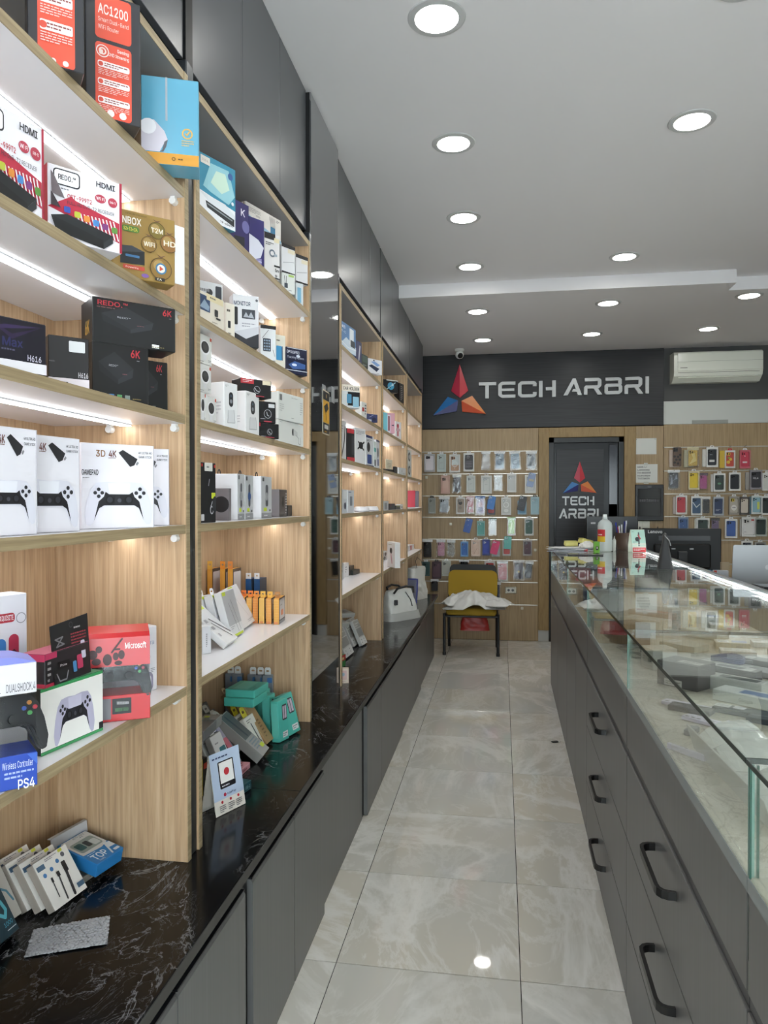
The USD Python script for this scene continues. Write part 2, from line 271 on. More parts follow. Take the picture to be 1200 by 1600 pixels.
# letters drawn as strokes with gaps, like the stencil face of the sign
def st(pts, w=.19, cap=2): return LineString(pts).buffer(w / 2, cap_style=cap, join_style=3, single_sided=False)
def glyph(ch):
    o = .095; u = {'T': ([st([(0, 1 - o), (.92, 1 - o)]), st([(.44, .9), (.44, 0)])], .92),
        'E': ([st([(.9, 1 - o), (.2, 1 - o), (o, .8), (o, .2), (.2, o), (.9, o)]), st([(.1, .5), (.84, .5)], .16)], .92),
        'C': ([st([(.88, .68), (.88, .86), (.80, 1 - o), (.2, 1 - o), (o, .8), (o, .2), (.2, o), (.80, o), (.88, .14), (.88, .32)])], .98),
        'H': ([st([(o, 0), (o, 1)]), st([(.78, 0), (.78, 1)]), st([(.36, .5), (.78, .5)])], .88),
        'A': ([Polygon([(0, 0), (.50, 1), (.66, 1), (1.0, 0), (.78, 0), (.56, .68), (.23, 0)]), Polygon([(.46, .20), (.72, .20), (.66, .36), (.52, .36)])], 1.0),
        'R': ([st([(.05, 1 - o), (.76, 1 - o), (.85, .86), (.85, .56), (.76, .46), (o, .46), (o, 0)]), Polygon([(.50, .42), (.72, .42), (1.0, 0), (.74, 0)])], 1.0),
        'B': ([st([(.05, 1 - o), (.74, 1 - o), (.83, .86), (.83, .62), (.76, .53)]), st([(.25, .53), (.76, .53), (.86, .44), (.86, .18), (.76, o), (o, o), (o, .53), (.4, .53)])], .96),
        'I': ([st([(o, 0), (o, 1)])], .19), ' ': ([Point(-9, -9).buffer(.001)], .28)}[ch]
    return unary_union(u[0]), u[1]
def sign_text(s, x0, x1, z0, z1, y, depth, m, tname, label, parent=None):
    """Each letter a part of the sign; letters stand on the board at y and face the room."""
    adv = [glyph(c)[1] for c in s]; gap = .11; tot = sum(adv) + gap * (len(s) - 1); kx = (x1 - x0) / tot; x = x0
    for c, a in zip(s, adv):
        if c != ' ':
            p = affinity.translate(affinity.scale(glyph(c)[0], kx, z1 - z0, origin=(0, 0)), x, z0)
            e = stand(ext(p, depth)); e.apply_translation((0, y, 0)); obj('letter', e, m, parent)
        x += (a + gap) * kx
def logo(cx, cz, k, y, depth, parent):
    """Three folded kites around a point: red above, blue to the left, orange to the right."""
    def kite(tip, l, b, r, c1, c2, nm):
        mid = [(tip[0] + b[0]) / 2, (tip[1] + b[1]) / 2]
        for q, c, n in (([tip, l, b], c1, 'kite_half'), ([tip, b, r], c2, 'kite_half')):
            v = [(cx + k * p[0], y, cz + k * p[1]) for p in q]; vt = [(cx + k * p[0], y - depth * (1.5 if p in (tip, b) else .7), cz + k * p[1]) for p in q]
            obj(n, trimesh.convex.convex_hull(np.array(v + vt)), pm(S(c), .35), parent)
    kite((0, .58), (-.16, .10), (0, -.03), (.155, .10), '#b8324a', '#c5303c', 'red')
    kite((-.485, -.345), (-.22, -.005), (-.03, -.08), (-.055, -.275), '#2f74b4', '#23246e', 'blue')
    kite((.475, -.335), (.045, -.285), (.03, -.09), (.225, .005), '#d0532c', '#d47a32', 'orange')
sg = thing('sign_board', 'long black brushed fascia board with a coloured kite emblem and silver letters', 'sign')
obj('board', rbox(-1.13, YB - .03, 2.338, 1.69, YB + .02, 3.149, .002), BRUSH, sg)
logo(-.458, 2.69, .60, YB - .03, .03, sg)
SILV = pm(S(186, 188, 188), .38, .25)
sign_text('TECH', -.25, .575, 2.66, 2.835, YB - .03, .03, SILV, 'l', '', sg)
sign_text('ARBRI', .655, 1.535, 2.672, 2.85, YB - .03, .03, SILV, 'l', '', sg)
ds = thing('door_emblem', 'kite emblem above silver letters on the dark door board', 'sign')
logo(.832, 1.745, .372, YB + .005, .012, ds)
sign_text('TECH', .648, .985, 1.488, 1.585, YB + .005, .012, SILV, 'l', '', ds)
sign_text('ARBRI', .612, 1.03, 1.345, 1.452, YB + .005, .012, SILV, 'l', '', ds)

# ------------------------------------------------------------------ ceiling lamps
def downlight(loc, label, first=[None]):
    if first[0] is None:
        t = thing('ceiling_light', label, 'ceiling light', loc, 0, 'round recessed ceiling lights')
        obj('trim_ring', lathe([(.078, .0), (.078, -.006), (.101, -.004), (.104, -.001), (.104, .0)], 40), pm(S(190, 190, 190), .35), t, smooth=40)
        obj('diffuser', lathe([(0, -.003), (.080, -.003), (.080, -.001), (0, -.001)], 40), LAMPM, t)
        first[0] = t; return t
    return copy_of(first[0], 'ceiling_light', label, loc)
ORD = ['nearest', 'second', 'third', 'farthest']
for k, y in enumerate((2.62, 3.54, 4.47, 5.40)): downlight((-.231, y, ZC), f'{ORD[k]} round ceiling light of the left row before the ceiling step')
for k, y in enumerate((1.70, .78, -.3, -1.3)): downlight((-.231, y, ZC), ('round ceiling light of the left row above the picture edge', 'round ceiling light of the left row over the camera', 'first round ceiling light of the left row behind the camera', 'round ceiling light of the left row at the shop front')[k])
for k, (x, y, z, l) in enumerate(((.85, 3.51, ZC, 'round ceiling light above the glass counter, before the ceiling step, the nearer one'), (.85, 5.36, ZC, 'round ceiling light above the counter just before the ceiling step'),
        (-.205, 6.29, ZL, 'round ceiling light of the left row just behind the ceiling step'), (-.19, 7.40, ZL, 'round ceiling light nearest the sign board at left'), (.857, 6.20, ZL, 'round ceiling light in mid ceiling behind the step'), (.857, 7.31, ZL, 'round ceiling light in front of the last letters of the sign board'),
        (1.925, 6.16, ZL, 'round ceiling light at the right picture edge behind the step'), (1.913, 7.27, ZL, 'round ceiling light in front of the air conditioner'), (1.93, 4.45, ZC, 'round ceiling light at the far right before the step'), (.85, 1.5, ZC, 'round ceiling light overhead above the near counter'), (.80, 2.60, ZC, 'round ceiling light at the top right edge of the picture'), (1.93, 2.6, ZC, 'round ceiling light over the staff side, right'), (1.93, .6, ZC, 'round ceiling light behind the camera, right'), (.85, -.6, ZC, 'round ceiling light behind the camera, middle'))): downlight((x, y, z), l)
c = thing('security_camera', 'small white dome camera on the ceiling in front of the sign board', 'security camera', (-.445, 7.80, ZL))
obj('base', lathe([(0, 0), (.05, 0), (.05, -.018), (.043, -.03), (0, -.03)], 24), pm(S(215, 215, 212), .4), c, smooth=40)
obj('housing', moved(trimesh.creation.icosphere(3, .045), (0, 0, -.06)), pm(S(208, 208, 206), .35), c, smooth=True)
obj('lens', moved(trimesh.creation.icosphere(2, .030), (.008, -.022, -.072)), pm(S(12, 12, 14), .08), c, smooth=True)
# air conditioner
ac = thing('air_conditioner', 'white split air conditioner high on the back wall', 'air conditioner', (1.755, YB + .015, 2.765))
prof = Polygon([(0, 0), (.11, 0), (.20, .055), (.215, .10), (.215, .27), (.19, .305), (0, .312)])
m = ext(prof, .86); m.apply_transform(np.array([[0, 0, 1, 0], [-1, 0, 0, 0], [0, 1, 0, 0], [0, 0, 0, 1.]])); ACM = pm(S(222, 224, 212), .25)
obj('body', m, ACM, ac); obj('front_panel', rbox(.035, -.222, .105, .86, -.213, .29, .003), pm(S(226, 228, 216), .2), ac)
obj('air_flap', moved(rbox(.045, -.004, 0, .82, .004, .085, .002), (0, -.196, .035), rx=.95 - 1.57), pm(S(206, 208, 196), .3), ac); obj('vent_slot', rbox(.04, -.212, .088, .83, -.205, .097, .001), DARKP, ac)
obj('name_strip', bx(.06, -.2232, .135, .13, -.2225, .142), pm(S(120, 122, 112), .4), ac)
obj('seam_line', bx(.03, -.2235, .20, .86, -.2215, .202), pm(S(150, 152, 142), .4), ac)

# ================================================================== left side: base cabinets, worktop, shelves, wall cabinets
XS = -.785; ZT = .61
def base_cabinet(y0, y1, doors, X, label, top=.527):
    t = thing('base_cabinet', label, 'cabinet', (X, y0, 0))
    obj('carcass', bx(-.46, 0, .0, -.022, y1 - y0, .578), pm(S(24, 24, 28), .5), t)
    for a, b in doors:
        P = Polygon([(0, .004), (0, top - .004), (-.006, top + .004), (-.02, top + .004), (-.02, .004)])
        m = ext(P, b - a - .004); m.apply_transform(np.array([[1, 0, 0, 0], [0, 0, 1, a - y0 + .002], [0, 1, 0, 0], [0, 0, 0, 1.]])); m.invert() if m.volume < 0 else None
        d = obj('door', m, GREYDOOR, t); obj('grip_profile', bx(-.0195, a - y0 + .003, top + .0045, -.002, b - y0 - .003, top + .009), BLACKM, d)
    return t
base_cabinet(.35, 1.374, [(.35, .8), (.8, 1.21), (1.212, 1.372)], -.645, 'grey base cabinet under the nearest end of the marble worktop')
base_cabinet(1.374, 1.771, [(1.374, 1.769)], -.645, 'single grey base cabinet door ending at the black filler strip')
base_cabinet(1.821, 2.607, [(1.821, 2.212), (2.214, 2.605)], -.645, 'grey double door base cabinet beyond the black filler strip')
base_cabinet(2.607, 3.42, [(2.609, 3.418)], -.66, 'wide plain grey base cabinet front below the mirror', .566)
f_ = thing('filler_strip', 'black filler strip between two grey base cabinets', 'filler', (-.650, 1.771, 0)); obj('strip', bx(-.03, .002, 0, -.01, .048, .57), BLACK, f_)
base_cabinet(3.44, 4.724, [(3.458, 3.875), (3.877, 4.722)], -.642, 'grey base cabinet just past the mirror, standing slightly proud')
base_cabinet(4.726, 5.886, [(4.726, 5.483), (5.485, 5.884)], -.648, 'grey base cabinet under the white handbag')
base_cabinet(5.888, 7.2, [(5.890, 6.45), (6.452, 7.19)], -.66, 'farthest grey base cabinet near the chair')
wt = thing('worktop', 'long black marble worktop running under the left shelves', 'worktop', (0, 0, 0))
for a, b in ((.3, 2.22), (2.2205, 4.80), (4.8005, 7.22)): obj('slab', rbox(XW0 + .002, a, .58, -.628, b, ZT, .002), MARBLE, wt)
obj('edge_band', rbox(-.6279, .3, .581, -.626, 7.22, ZT - .0015, .0006), pm(S(58, 58, 54), .45), wt)
TZ = [1.058, 1.466, 1.742, 2.014, 2.308]
PIN = pm(S(228, 228, 226), .3)
def shelf_unit(y0, y1, label):
    t = thing('shelf_unit', label, 'shelf unit', (XS, y0, ZT)); L = y1 - y0; D = XW0 - XS + .012; dz = -ZT
    for a in (0, L - .022):
        s = obj('side_panel', rbox(D, a, 0, 0, a + .022, 2.60 - ZT, .0008), OAK, t); obj('edge_band', bx(.0002, a + .0005, 0, .0012, a + .0215, 2.60 - ZT), OAKH, s)
    obj('back_panel', bx(D - .008, 0, 0, D + .004, L, 2.60 - ZT), OAK, t)
    for k, z in enumerate(TZ + [2.60]):
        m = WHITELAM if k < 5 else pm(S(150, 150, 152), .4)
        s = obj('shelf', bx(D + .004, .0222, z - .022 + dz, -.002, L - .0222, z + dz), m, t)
        obj('edge_band', bx(-.002, .0224, z - .022 + dz, -.0004, L - .0224, z + dz), OAKH, s)
        if k < 5: 
            for px_ in (-.025, -.20):
                for py_ in (.024, L - .036): obj('shelf_pin', cat(tube([(px_, py_ - .003, z - .034 + dz), (px_, py_ + .015, z - .034 + dz)], .009, 10), bx(px_ - .006, py_ - .001, z - .034 + dz, px_ + .006, py_ + .013, z - .0225 + dz)), PIN, t)
            if k == 0: continue
            ls = obj('strip_profile', bx(-.1665, .03, z - .0245 + dz, -.1415, L - .03, z - .0225 + dz), pm(S(200, 200, 200), .4), t)
            obj('light_strip', bx(-.1665, .031, z - .0275 + dz, -.1415, L - .031, z - .0247 + dz), STRIPM, ls)
    return t
BAYS = [(.55, 1.754), (1.801, 2.949), (3.522, 4.757), (4.805, 6.03), (6.078, 7.22)]
for (a, b), l in zip(BAYS, ('nearest oak shelf unit, holding the game console boxes', 'second oak shelf unit from the camera, before the mirror', 'oak shelf unit just beyond the mirror', 'fourth oak shelf unit, above the white handbag', 'last narrow-looking oak shelf unit beside the back wall')): shelf_unit(a, b, l)
for a, b, l in ((1.755, 1.800, 'dark metal post between the two nearest shelf units'), (2.950, 2.985, 'dark metal post on the near side of the mirror'), (3.502, 3.521, 'slim metal post on the far side of the mirror'), (4.758, 4.804, 'dark metal post between the third and fourth shelf units'), (6.031, 6.077, 'dark metal post between the two farthest shelf units'), (7.221, 7.30, 'dark end post of the shelf row near the back wall')):
    t = thing('metal_post', l, 'post', (XS - .004, a, ZT)); obj('profile', rbox(-.03, .0005, 0, 0, b - a - .0005, 2.645 - ZT if a != 7.221 else 2.65 - ZT, .003), POST, t); 
t = thing('wall_mirror', 'tall smoked mirror between the second and third shelf units', 'mirror', (XS - .006, 2.986, ZT))
obj('backing', bx(-.03, .001, 0, -.006, .514, 2.63), DARKP, t); obj('mirror_glass', bx(-.0055, .002, .001, 0, .513, 2.63), MIRROR, t)
XU = -.812
def wall_cabinet(y0, y1, seams, zt, label):
    t = thing('wall_cabinet', label, 'cabinet', (XU, y0, 2.604)); L = y1 - y0
    obj('carcass', bx(XW0 - XU + .003, .001, .002, -.022, L - .001, zt - 2.604 - .002), BLACK, t)
    ys = [0] + [s - y0 for s in seams] + [L]
    for a, b in zip(ys, ys[1:]): obj('door', rbox(-.02, a + .0015, .062, 0, b - .0015, zt - 2.604 - .003, .0012), UPDOOR, t)
    obj('grip_recess', bx(-.0215, .001, .004, -.0195, L - .001, .061), BLACK, t)
wall_cabinet(.3, 1.79, [.8, 1.3], ZC, 'dark lacquered wall cabinet at the top left corner, nearest the camera')
wall_cabinet(1.834, 2.985, [2.227, 2.622], ZC, 'dark lacquered wall cabinet above the second shelf unit')
wall_cabinet(3.522, 4.873, [4.2, 4.5], ZC, 'dark lacquered wall cabinet just beyond the mirror')
wall_cabinet(4.90, 5.777, [5.43], ZC, 'dark lacquered wall cabinet before the ceiling step')
wall_cabinet(5.779, 6.45, [6.2], ZL, 'dark lacquered wall cabinet under the lower ceiling')
wall_cabinet(6.47, 7.58, [], ZL, 'farthest dark wall cabinet at the sign board')
t = thing('cabinet_divider', 'black upright divider between the two nearest wall cabinets', 'divider', (XU, 1.7905, 2.604)); obj('strip', bx(-.03, .0005, 0, .006, .0425, ZC - 2.606), BLACK, t)

# ================================================================== right counter
CX, CYW, CR = .368, 1.17, -.0075
ZG, ZF = 1.135, .955
J = [.2, 1.17, 2.30, 3.43, 4.56, 6.2]
JN = ['nearest', 'second', 'third', 'fourth', 'farthest']
def CL(x, y, z):          # counter frame (x = depth from the front, y along) to the world
    return (CX + x * math.cos(CR) - (y - CYW) * math.sin(CR), CYW + x * math.sin(CR) + (y - CYW) * math.cos(CR), z)
DFLOOR = veins('display_floor', S(186, 180, 164), S(202, 196, 182), S(160, 152, 134), .4, 6.0, 0.0, .03)
DW = .735
ct = thing('display_counter', 'long grey shop counter with a glass showcase on top, on the right of the aisle', 'counter', CL(0, CYW, 0), CR)
for i, (a, b) in enumerate(zip(J, J[1:])):
    a, b = a - CYW, b - CYW
    obj('carcass', bx(.022, a + .001, .0, DW, b - .001, ZF - .022), BLACK, ct)
    obj('fascia_panel', rbox(0, a + .003, .778, .02, b - .003, ZF - .02, .0012), GREYDOOR, ct)
    obj('display_floor', rbox(.001, a + .001, ZF - .0195, DW, b - .001, ZF, .001), DFLOOR, ct); obj('floor_edge', bx(-.001, a + .001, ZF - .0235, .0005, b - .001, ZF + .0006), pm(S(132, 140, 140), .3), ct)
    n = 3 if i in (1, 2) else 1
    zs = [.004, .245, .50, .752] if n == 3 else [.004, .752]
    for p, q in zip(zs, zs[1:]):
        for e, g in ([(a, b)] if n == 3 else [(a, (a + b) / 2), ((a + b) / 2, b)]):
            d = obj('drawer' if n == 3 else 'door', rbox(0, e + .002, p + .002, .02, g - .002, q - .002, .0012), GREYDOOR, ct)
            if n == 3:
                yc, zc = (e + g) / 2 + .02, q - .088; A, B = yc - .115, yc + .115; hp = LineString([(0, A), (-.016, A + .001), (-.027, A + .006), (-.034, A + .016), (-.036, A + .03), (-.036, B - .03), (-.034, B - .016), (-.027, B - .006), (-.016, B - .001), (0, B)]).buffer(.0045, cap_style=2, join_style=1)
                h_ = ext(hp, .018); h_.apply_translation((0, 0, zc)); obj('handle', h_, pm(S(14, 14, 15), .35), d)
    obj('grip_profile', bx(.004, a + .001, .753, .018, b - .001, .777), pm(S(28, 28, 38), .35), ct)
    fr = obj('front_pane', bx(.0015, a + .004, ZF + .0005, .0075, b - .004, ZG - .0085), GLASS, ct)
    obj('ground_edge', cat(bx(.001, a + .0015, ZF + .0005, .008, a + .0038, ZG - .0085), bx(.001, b - .0038, ZF + .0005, .008, b - .0015, ZG - .0085)), pm(S(128, 172, 162), .15), fr)
    tp = obj('top_pane', bx(-.003, a + .002, ZG - .008, DW - .004, b - .002, ZG), GLASS, ct)
    obj('ground_edge', cat(bx(-.0045, a + .001, ZG - .008, -.0031, b - .001, ZG), bx(-.003, b - .0019, ZG - .008, DW - .004, b - .0005, ZG), bx(-.003, a + .0005, ZG - .008, DW - .004, a + .0019, ZG)), pm(S(22, 44, 38), .15), tp)
    rp = obj('rear_rail', bx(DW - .003, a + .001, ZF, DW + .022, b - .001, ZG + .004), ALU, ct)
    obj('light_strip', bx(DW - .008, a + .01, ZG - .019, DW - .0032, b - .01, ZG - .010), CASEGLOW, rp)
obj('end_panel', rbox(0, 6.2 - CYW, .0, DW, 6.222 - CYW, ZF, .002), pm(S(120, 100, 78), .5), ct)
for k, xx in enumerate((.012, .024)): obj('spare_pane', bx(xx - .012, -.0015 + .004 * k - .006, .83, xx - .012 + .003, .0005 + .004 * k - .004, ZG - .01), GLASSEDGE, ct)
dk = thing('staff_desk', 'plain desk behind the counter carrying the computers', 'desk', (1.20, 3.6, 0))
obj('desk_top', rbox(0, 0, .85, .62, 3.6, .88, .003), pm(S(120, 100, 76), .5), dk)
for y in (.0, 1.8, 3.575): obj('support_panel', bx(.03, y, 0, .59, y + .025, .85), pm(S(90, 90, 90), .5), dk)
# ================================================================== drawn shapes
def mirrored(h): return Polygon(h + [(-x, y) for x, y in reversed(h)]).buffer(0)
PADB = mirrored([(0, .22), (.18, .235), (.33, .22), (.41, .13), (.47, -.05), (.50, -.25), (.475, -.38), (.42, -.40), (.365, -.33), (.29, -.15), (.22, -.11), (0, -.11)]).buffer(.03).buffer(-.06).buffer(.03)
PADD = mirrored([(0, .055), (.15, .055), (.20, .09), (.225, .02), (.30, -.05), (.385, -.40), (.345, -.28), (.29, -.15), (.22, -.11), (0, -.11)])
PADT = mirrored([(0, .215), (.165, .215), (.15, .08), (.13, .055), (0, .055)])
def dots(cx, cy, d, r): return unary_union([Point(cx + a * d, cy + b * d).buffer(r, quad_segs=4) for a, b in ((1, 0), (-1, 0), (0, 1), (0, -1))])
def pad_ops(cx, cy, k, body='#dcdbe6', dark='#1d1d22', touch='#e8e8f0', btn='#26262c', x=1.0):
    g = lambda c, s: ('g', c, affinity.scale(s, 1, x, origin=(0, 0)), cx, cy, k)
    return [g(body, PADB), g(dark, PADD.intersection(PADB.buffer(-.004))), g(touch, PADT), g('#0c0c0f', Point(-.14, -.03).buffer(.065)), g('#0c0c0f', Point(.14, -.03).buffer(.065)), g('#34343c', Point(-.14, -.025).buffer(.042)), g('#34343c', Point(.14, -.025).buffer(.042)),
            g(btn, dots(-.30, .075, .05, .026)), g(btn, dots(.31, .075, .058, .028)), g('#4a4a52', Point(0, -.035).buffer(.03))]
def gamepad(parent, w, t, body, loc, rx=0., rz=0., label=None):
    """A solid game controller, w wide, as one part with sticks and buttons beneath it."""
    k = lambda m: moved(moved(m, (0, 0, 0)), loc, rx=rx, rz=rz)
    pl = affinity.scale(PADB, w, w, origin=(0, 0)); lay = [ext(pl.buffer(-e * w), 1e-3 + t * h, t * z) for e, z, h in ((0, .25, .5), (.02, .1, .8), (.045, 0, 1.0))]
    p = obj('game_controller', k(stand(cat(*lay))), pm(S(body), .32), parent, label)
    for s in (-.14, .14): obj('thumb_stick', k(stand(cat(moved(trimesh.creation.cylinder(.03 * w, t * .5, sections=18), (s * w, -.03 * w, t * 1.1)), moved(trimesh.creation.cylinder(.055 * w, t * .25, sections=20), (s * w, -.03 * w, t * 1.4))))), pm(S(20, 20, 22), .4), p)
    obj('direction_pad', k(stand(moved(cat(bx(-.055 * w, -.018 * w, 0, .055 * w, .018 * w, t * .2), bx(-.018 * w, -.055 * w, 0, .018 * w, .055 * w, t * .2)), (-.30 * w, .075 * w, t)))), pm(S(38, 38, 42), .4), p)
    for (a, b), c in zip(((1, 0), (-1, 0), (0, 1), (0, -1)), ('#b03040', '#3050a0', '#c07a30', '#4f9a58')): obj('button', k(stand(moved(trimesh.creation.cylinder(.024 * w, t * .3, sections=14), ((.31 + .055 * a) * w, (.075 + .055 * b) * w, t * 1.1)))), pm(S(c), .3), p)
    return p
def rest(size, rx, ry):
    w, d, h = size; c = np.array([(x, y, z) for x in (-w / 2, w / 2) for y in (-d / 2, d / 2) for z in (0, h)])
    R = trimesh.transformations.rotation_matrix(ry, (0, 1, 0)) @ trimesh.transformations.rotation_matrix(rx, (1, 0, 0)); return -(c @ R[:3, :3].T)[:, 2].min()
def put(label, zs, TL, TR, XL, depth, col, front=(), left=(), top=(), right=(), h=None, name='product_box', group=None, cat_='box', rx=0., ry=0., **kw):
    """A carton on the surface at zs, see spot()."""
    p, rz, s = spot(zs, TL, TR, XL, depth, h)
    return carton(label, cat_, p, rz, s, col, front, left, top, right, name, group, rx, ry, **kw)
def flush(label, zs, uL, uR, vt, X, depth, col, h=None, name='product_box', group=None, cat_='box', **kw):
    """A carton at eye height whose front stands parallel to the shelf edge at X; top edge seen at vt over the middle."""
    a, b, m = at(uL, 700, X=X), at(uR, 700, X=X), at((uL + uR) / 2, vt, X=X)
    return carton(label, cat_, (X - depth / 2, (a[1] + b[1]) / 2, zs + .0006), math.pi / 2, (b[1] - a[1], depth, m[2] - zs if h is None else h), col, name=name, group=group, **kw)
def lean(label, loc, rz, size, col, front=(), left=(), top=(), right=(), rx=0., ry=0., name='product_box', group=None, cat_='box', **kw):
    return carton(label, cat_, (loc[0], loc[1], loc[2] + rest(size, rx, ry) + .0005), rz, size, col, front, left, top, right, name, group, rx, ry, **kw)
T0, T1, T2, T3, T4 = TZ
# ================================================================== nearest shelf unit
def router_ops(txt):
    o = [('rr', '#e2553f', .17, .01, .83, .60 if txt else 1.2, .03)]
    if txt: o += [('rr', '#e2553f', .17, .63, .83, .98, .03), ('t', '#f3dcd6', .22, .83, .075, 'AC1200', .55, 1), ('t', '#f0cfc8', .22, .765, .034, 'Smart Dual-Band', .56), ('t', '#f0cfc8', .22, .705, .034, 'WiFi Router', .38),
        ('t', '#f3dcd6', .56, .55, .026, 'Gaming', .22, 1), ('t', '#f3dcd6', .40, .505, .026, 'UHD Streaming', .38, 1), ('o', '#f3dcd6', .30, .53, .03, .018), ('o', '#f3dcd6', .30, .53, .05, .041), ('rr', '#f3dcd6', .24, .50, .31, .54, .008)]
    for k, y in enumerate((.40, .26, .115) if txt else (.86, .60, .33)):
        h = .052 if txt else .10
        o += [('rr', '#f3e4e2', .21, y, .79, y + h, .016), ('c', '#d9503e', .265, y + h / 2, h * .36), ('l', '#8d4a48', .33, y + h * .18, .76, y + h * .86, 2), ('l', '#efc4bb', .22, y - h * 1.15, .78, y - h * .12, 4)]
    return o + [('c', '#f3e4e2', .66, .045, .028), ('c', '#f3e4e2', .44, .045, .028)]
put('shrink-wrapped dark and red router carton at the left picture edge on the top shelf', T4, (42, -70), (131, -40), -.83, .06, '#3c3c40', router_ops(0), name='router_box', group='router cartons on the top shelf', rough=.2)
put('shrink-wrapped dark and red router carton standing against the blue box', T4, (133, -22), (219, 8), -.83, .07, '#3c3c40', router_ops(1), name='router_box', group='router cartons on the top shelf', rough=.2)
put('pale blue carton with an orange foot, jutting over the top shelf edge', T4, (220, 116), (310, 127), -.822, .07, '#62a9c6', [('r', '#d99a38', 0, 0, 1, .13), ('r', '#a9b3ba', .42, .5, .455, 1), ('p', '#d5cfdb', [(0, .48), (.22, .50), (.40, .38), (.46, .28), (.38, .22), (.32, .14), (.05, .135), (0, .14)]), ('e', '#efeef4', .12, .42, .14, .09), ('p', '#5d5f66', [(.46, .285), (.40, .255), (.36, .16), (.31, .135), (.38, .14), (.43, .2)]), ('o', '#e0b05a', .80, .37, .062, .046), ('ln', '#e0b05a', [(.77, .37), (.795, .355), (.835, .395)], .008), ('l', '#d9b877', .70, .22, .92, .30, 3), ('o', '#7a5a22', .56, .066, .022, .012), ('l', '#5e451a', .64, .05, .78, .085, 1)], name='camera_box', rough=.22)
OSTF = [('r', '#a3263c', .965, 0, 1, 1), ('p', '#b52b42', [(.0, .42), (.30, .62), (.36, .58), (.96, .42), (.96, .14), (.6, .25)]), ('p', '#efe9ee', [(0, .22), (.1, .20), (.96, .02), (.96, 0), (0, 0)]), ('rr', '#2d2d33', .07, .74, .42, .96, .05), ('rr', '#efedf2', .085, .757, .405, .943, .04), ('t', '#33333a', .13, .82, .065, 'REDO.™', .23, 1), ('l', '#55555c', .10, .685, .38, .715, 1),
    ('t', '#2a2a30', .63, .86, .075, 'HDMI', .27, 1), ('e', '#b23a4e', .695, .70, .075, .058), ('t', '#f2e4e8', .635, .68, .042, 'Wi Fi', .12, 1), ('c', '#b23a4e', .865, .69, .066), ('t', '#f2e4e8', .825, .675, .03, 'DVB-T2', .085, 1),
    ('t', '#b8434f', .245, .585, .058, 'OST-999T2', .33, 1), ('t', '#3f3f46', .245, .505, .046, 'FULL HD DVB-T2 RECEIVER', .64)] + \
    [('p', '#f0e8ec', [(x, .42), (x + .02, .42), (x + .09, .16), (x + .07, .16)]) for x in (.36, .41, .46, .51, .56, .61, .66, .71, .76, .81, .86)] + \
    [('rr', c, x, y, x + .085, y + .085, .02) for c, x, y in (('#3450a4', .20, .38), ('#b5ba3d', .335, .345), ('#d98a3c', .46, .32), ('#4a83c4', .585, .295), ('#7d3a78', .71, .275), ('#5d8c40', .84, .255))] + \
    [('p', '#1d2023', [(.03, .30), (.24, .36), (.86, .21), (.72, .08), (.1, .2)]), ('p', '#2b2e32', [(.72, .08), (.86, .21), (.86, .11), (.73, -.0)]), ('p', '#121416', [(.03, .3), (.72, .12), (.73, .0), (.1, .1)]), ('p', '#6c6266', [(.03, .90), (.07, .85), (.21, .56), (.04, .60)]), ('p', '#3a3238', [(.03, .62), (.05, .60), (.16, .42), (.03, .44)])]
put('white and red set-top receiver carton cut off by the left picture edge', T3, (-45, 138), (68, 203), -.83, .055, '#e9e6ec', OSTF, left=[('r', '#a3263c', 0, 0, 1, 1)], name='receiver_box', group='white receiver cartons')
put('white and red set-top receiver carton with a black receiver pictured, beside the gold box', T3, (74, 253), (190, 288), -.83, .055, '#e9e6ec', OSTF, left=[('r', '#a3263c', 0, 0, 1, 1)], name='receiver_box', group='white receiver cartons')
def medal(x, y, r, t, c='#8a6a34'): return [('c', '#5a4520', x, y, r), ('c', c, x, y, r * .92), ('c', '#a58850', x - r * .2, y + r * .25, r * .5), ('p', '#6b4a3a', [(x - .02, y + r), (x - .07, y + r * 1.25), (x, y + r * 1.08), (x + .07, y + r * 1.25), (x + .02, y + r)]), ('t', '#e9dfca', x - r * .75, y - r * .3, r * .55, t, r * 1.5, 1)]
p_, r_, s_ = spot(T3, (175, 322), (273, 345), -.83, .05)
g_ = carton('gold satellite receiver carton with round ornaments and a torn white flap', 'box', p_, r_, s_, '#97793f', [('t', '#6b5428', .2, .94, .03, 'satellite receiver', .34), ('t', '#f1ebdd', .12, .80, .1, 'iNBOX', .33, 1), ('rr', '#4f7a35', .14, .68, .42, .77, .04), ('t', '#d5c84a', .17, .70, .05, 'S2+T2+CA', .22, 1), ('p', '#23262a', [(.12, .36), (.5, .42), (.5, .22), (.12, .2)]), ('p', '#3c4046', [(.12, .46), (.3, .48), (.5, .42), (.12, .36)]), ('rr', '#3d6f9e', .20, .31, .42, .345, .01), ('rr', '#c04a3a', .16, .13, .5, .19, .01), ('t', '#f1ebdd', .2, .145, .025, 'PowerVu', .2)] + medal(.70, .78, .13, 'T2M', '#7c6a30') + medal(.90, .62, .14, 'HD', '#8c6234') + medal(.57, .55, .12, 'WiFi') + medal(.76, .21, .17, ' ') + [('c', '#39719a', .76, .21, .085), ('c', '#d9d4cc', .76, .21, .062), ('p', '#c9513a', [(.735, .25), (.735, .17), (.80, .21)]), ('rr', '#26221c', .66, .02, .82, .07, .01), ('t', '#e9dfca', .69, .03, .028, 'CA', .08, 1), ('e', '#7d5aa0', .5, .06, .06, .03)], name='receiver_box')
obj('torn_flap', moved(rbox(0, -.0012, .006, .026, .0012, s_[2] - .008, .001), (s_[0] / 2 + .0005, -s_[1] / 2 + .002, 0), rz=.25), pm(S(226, 224, 224), .5), g_)
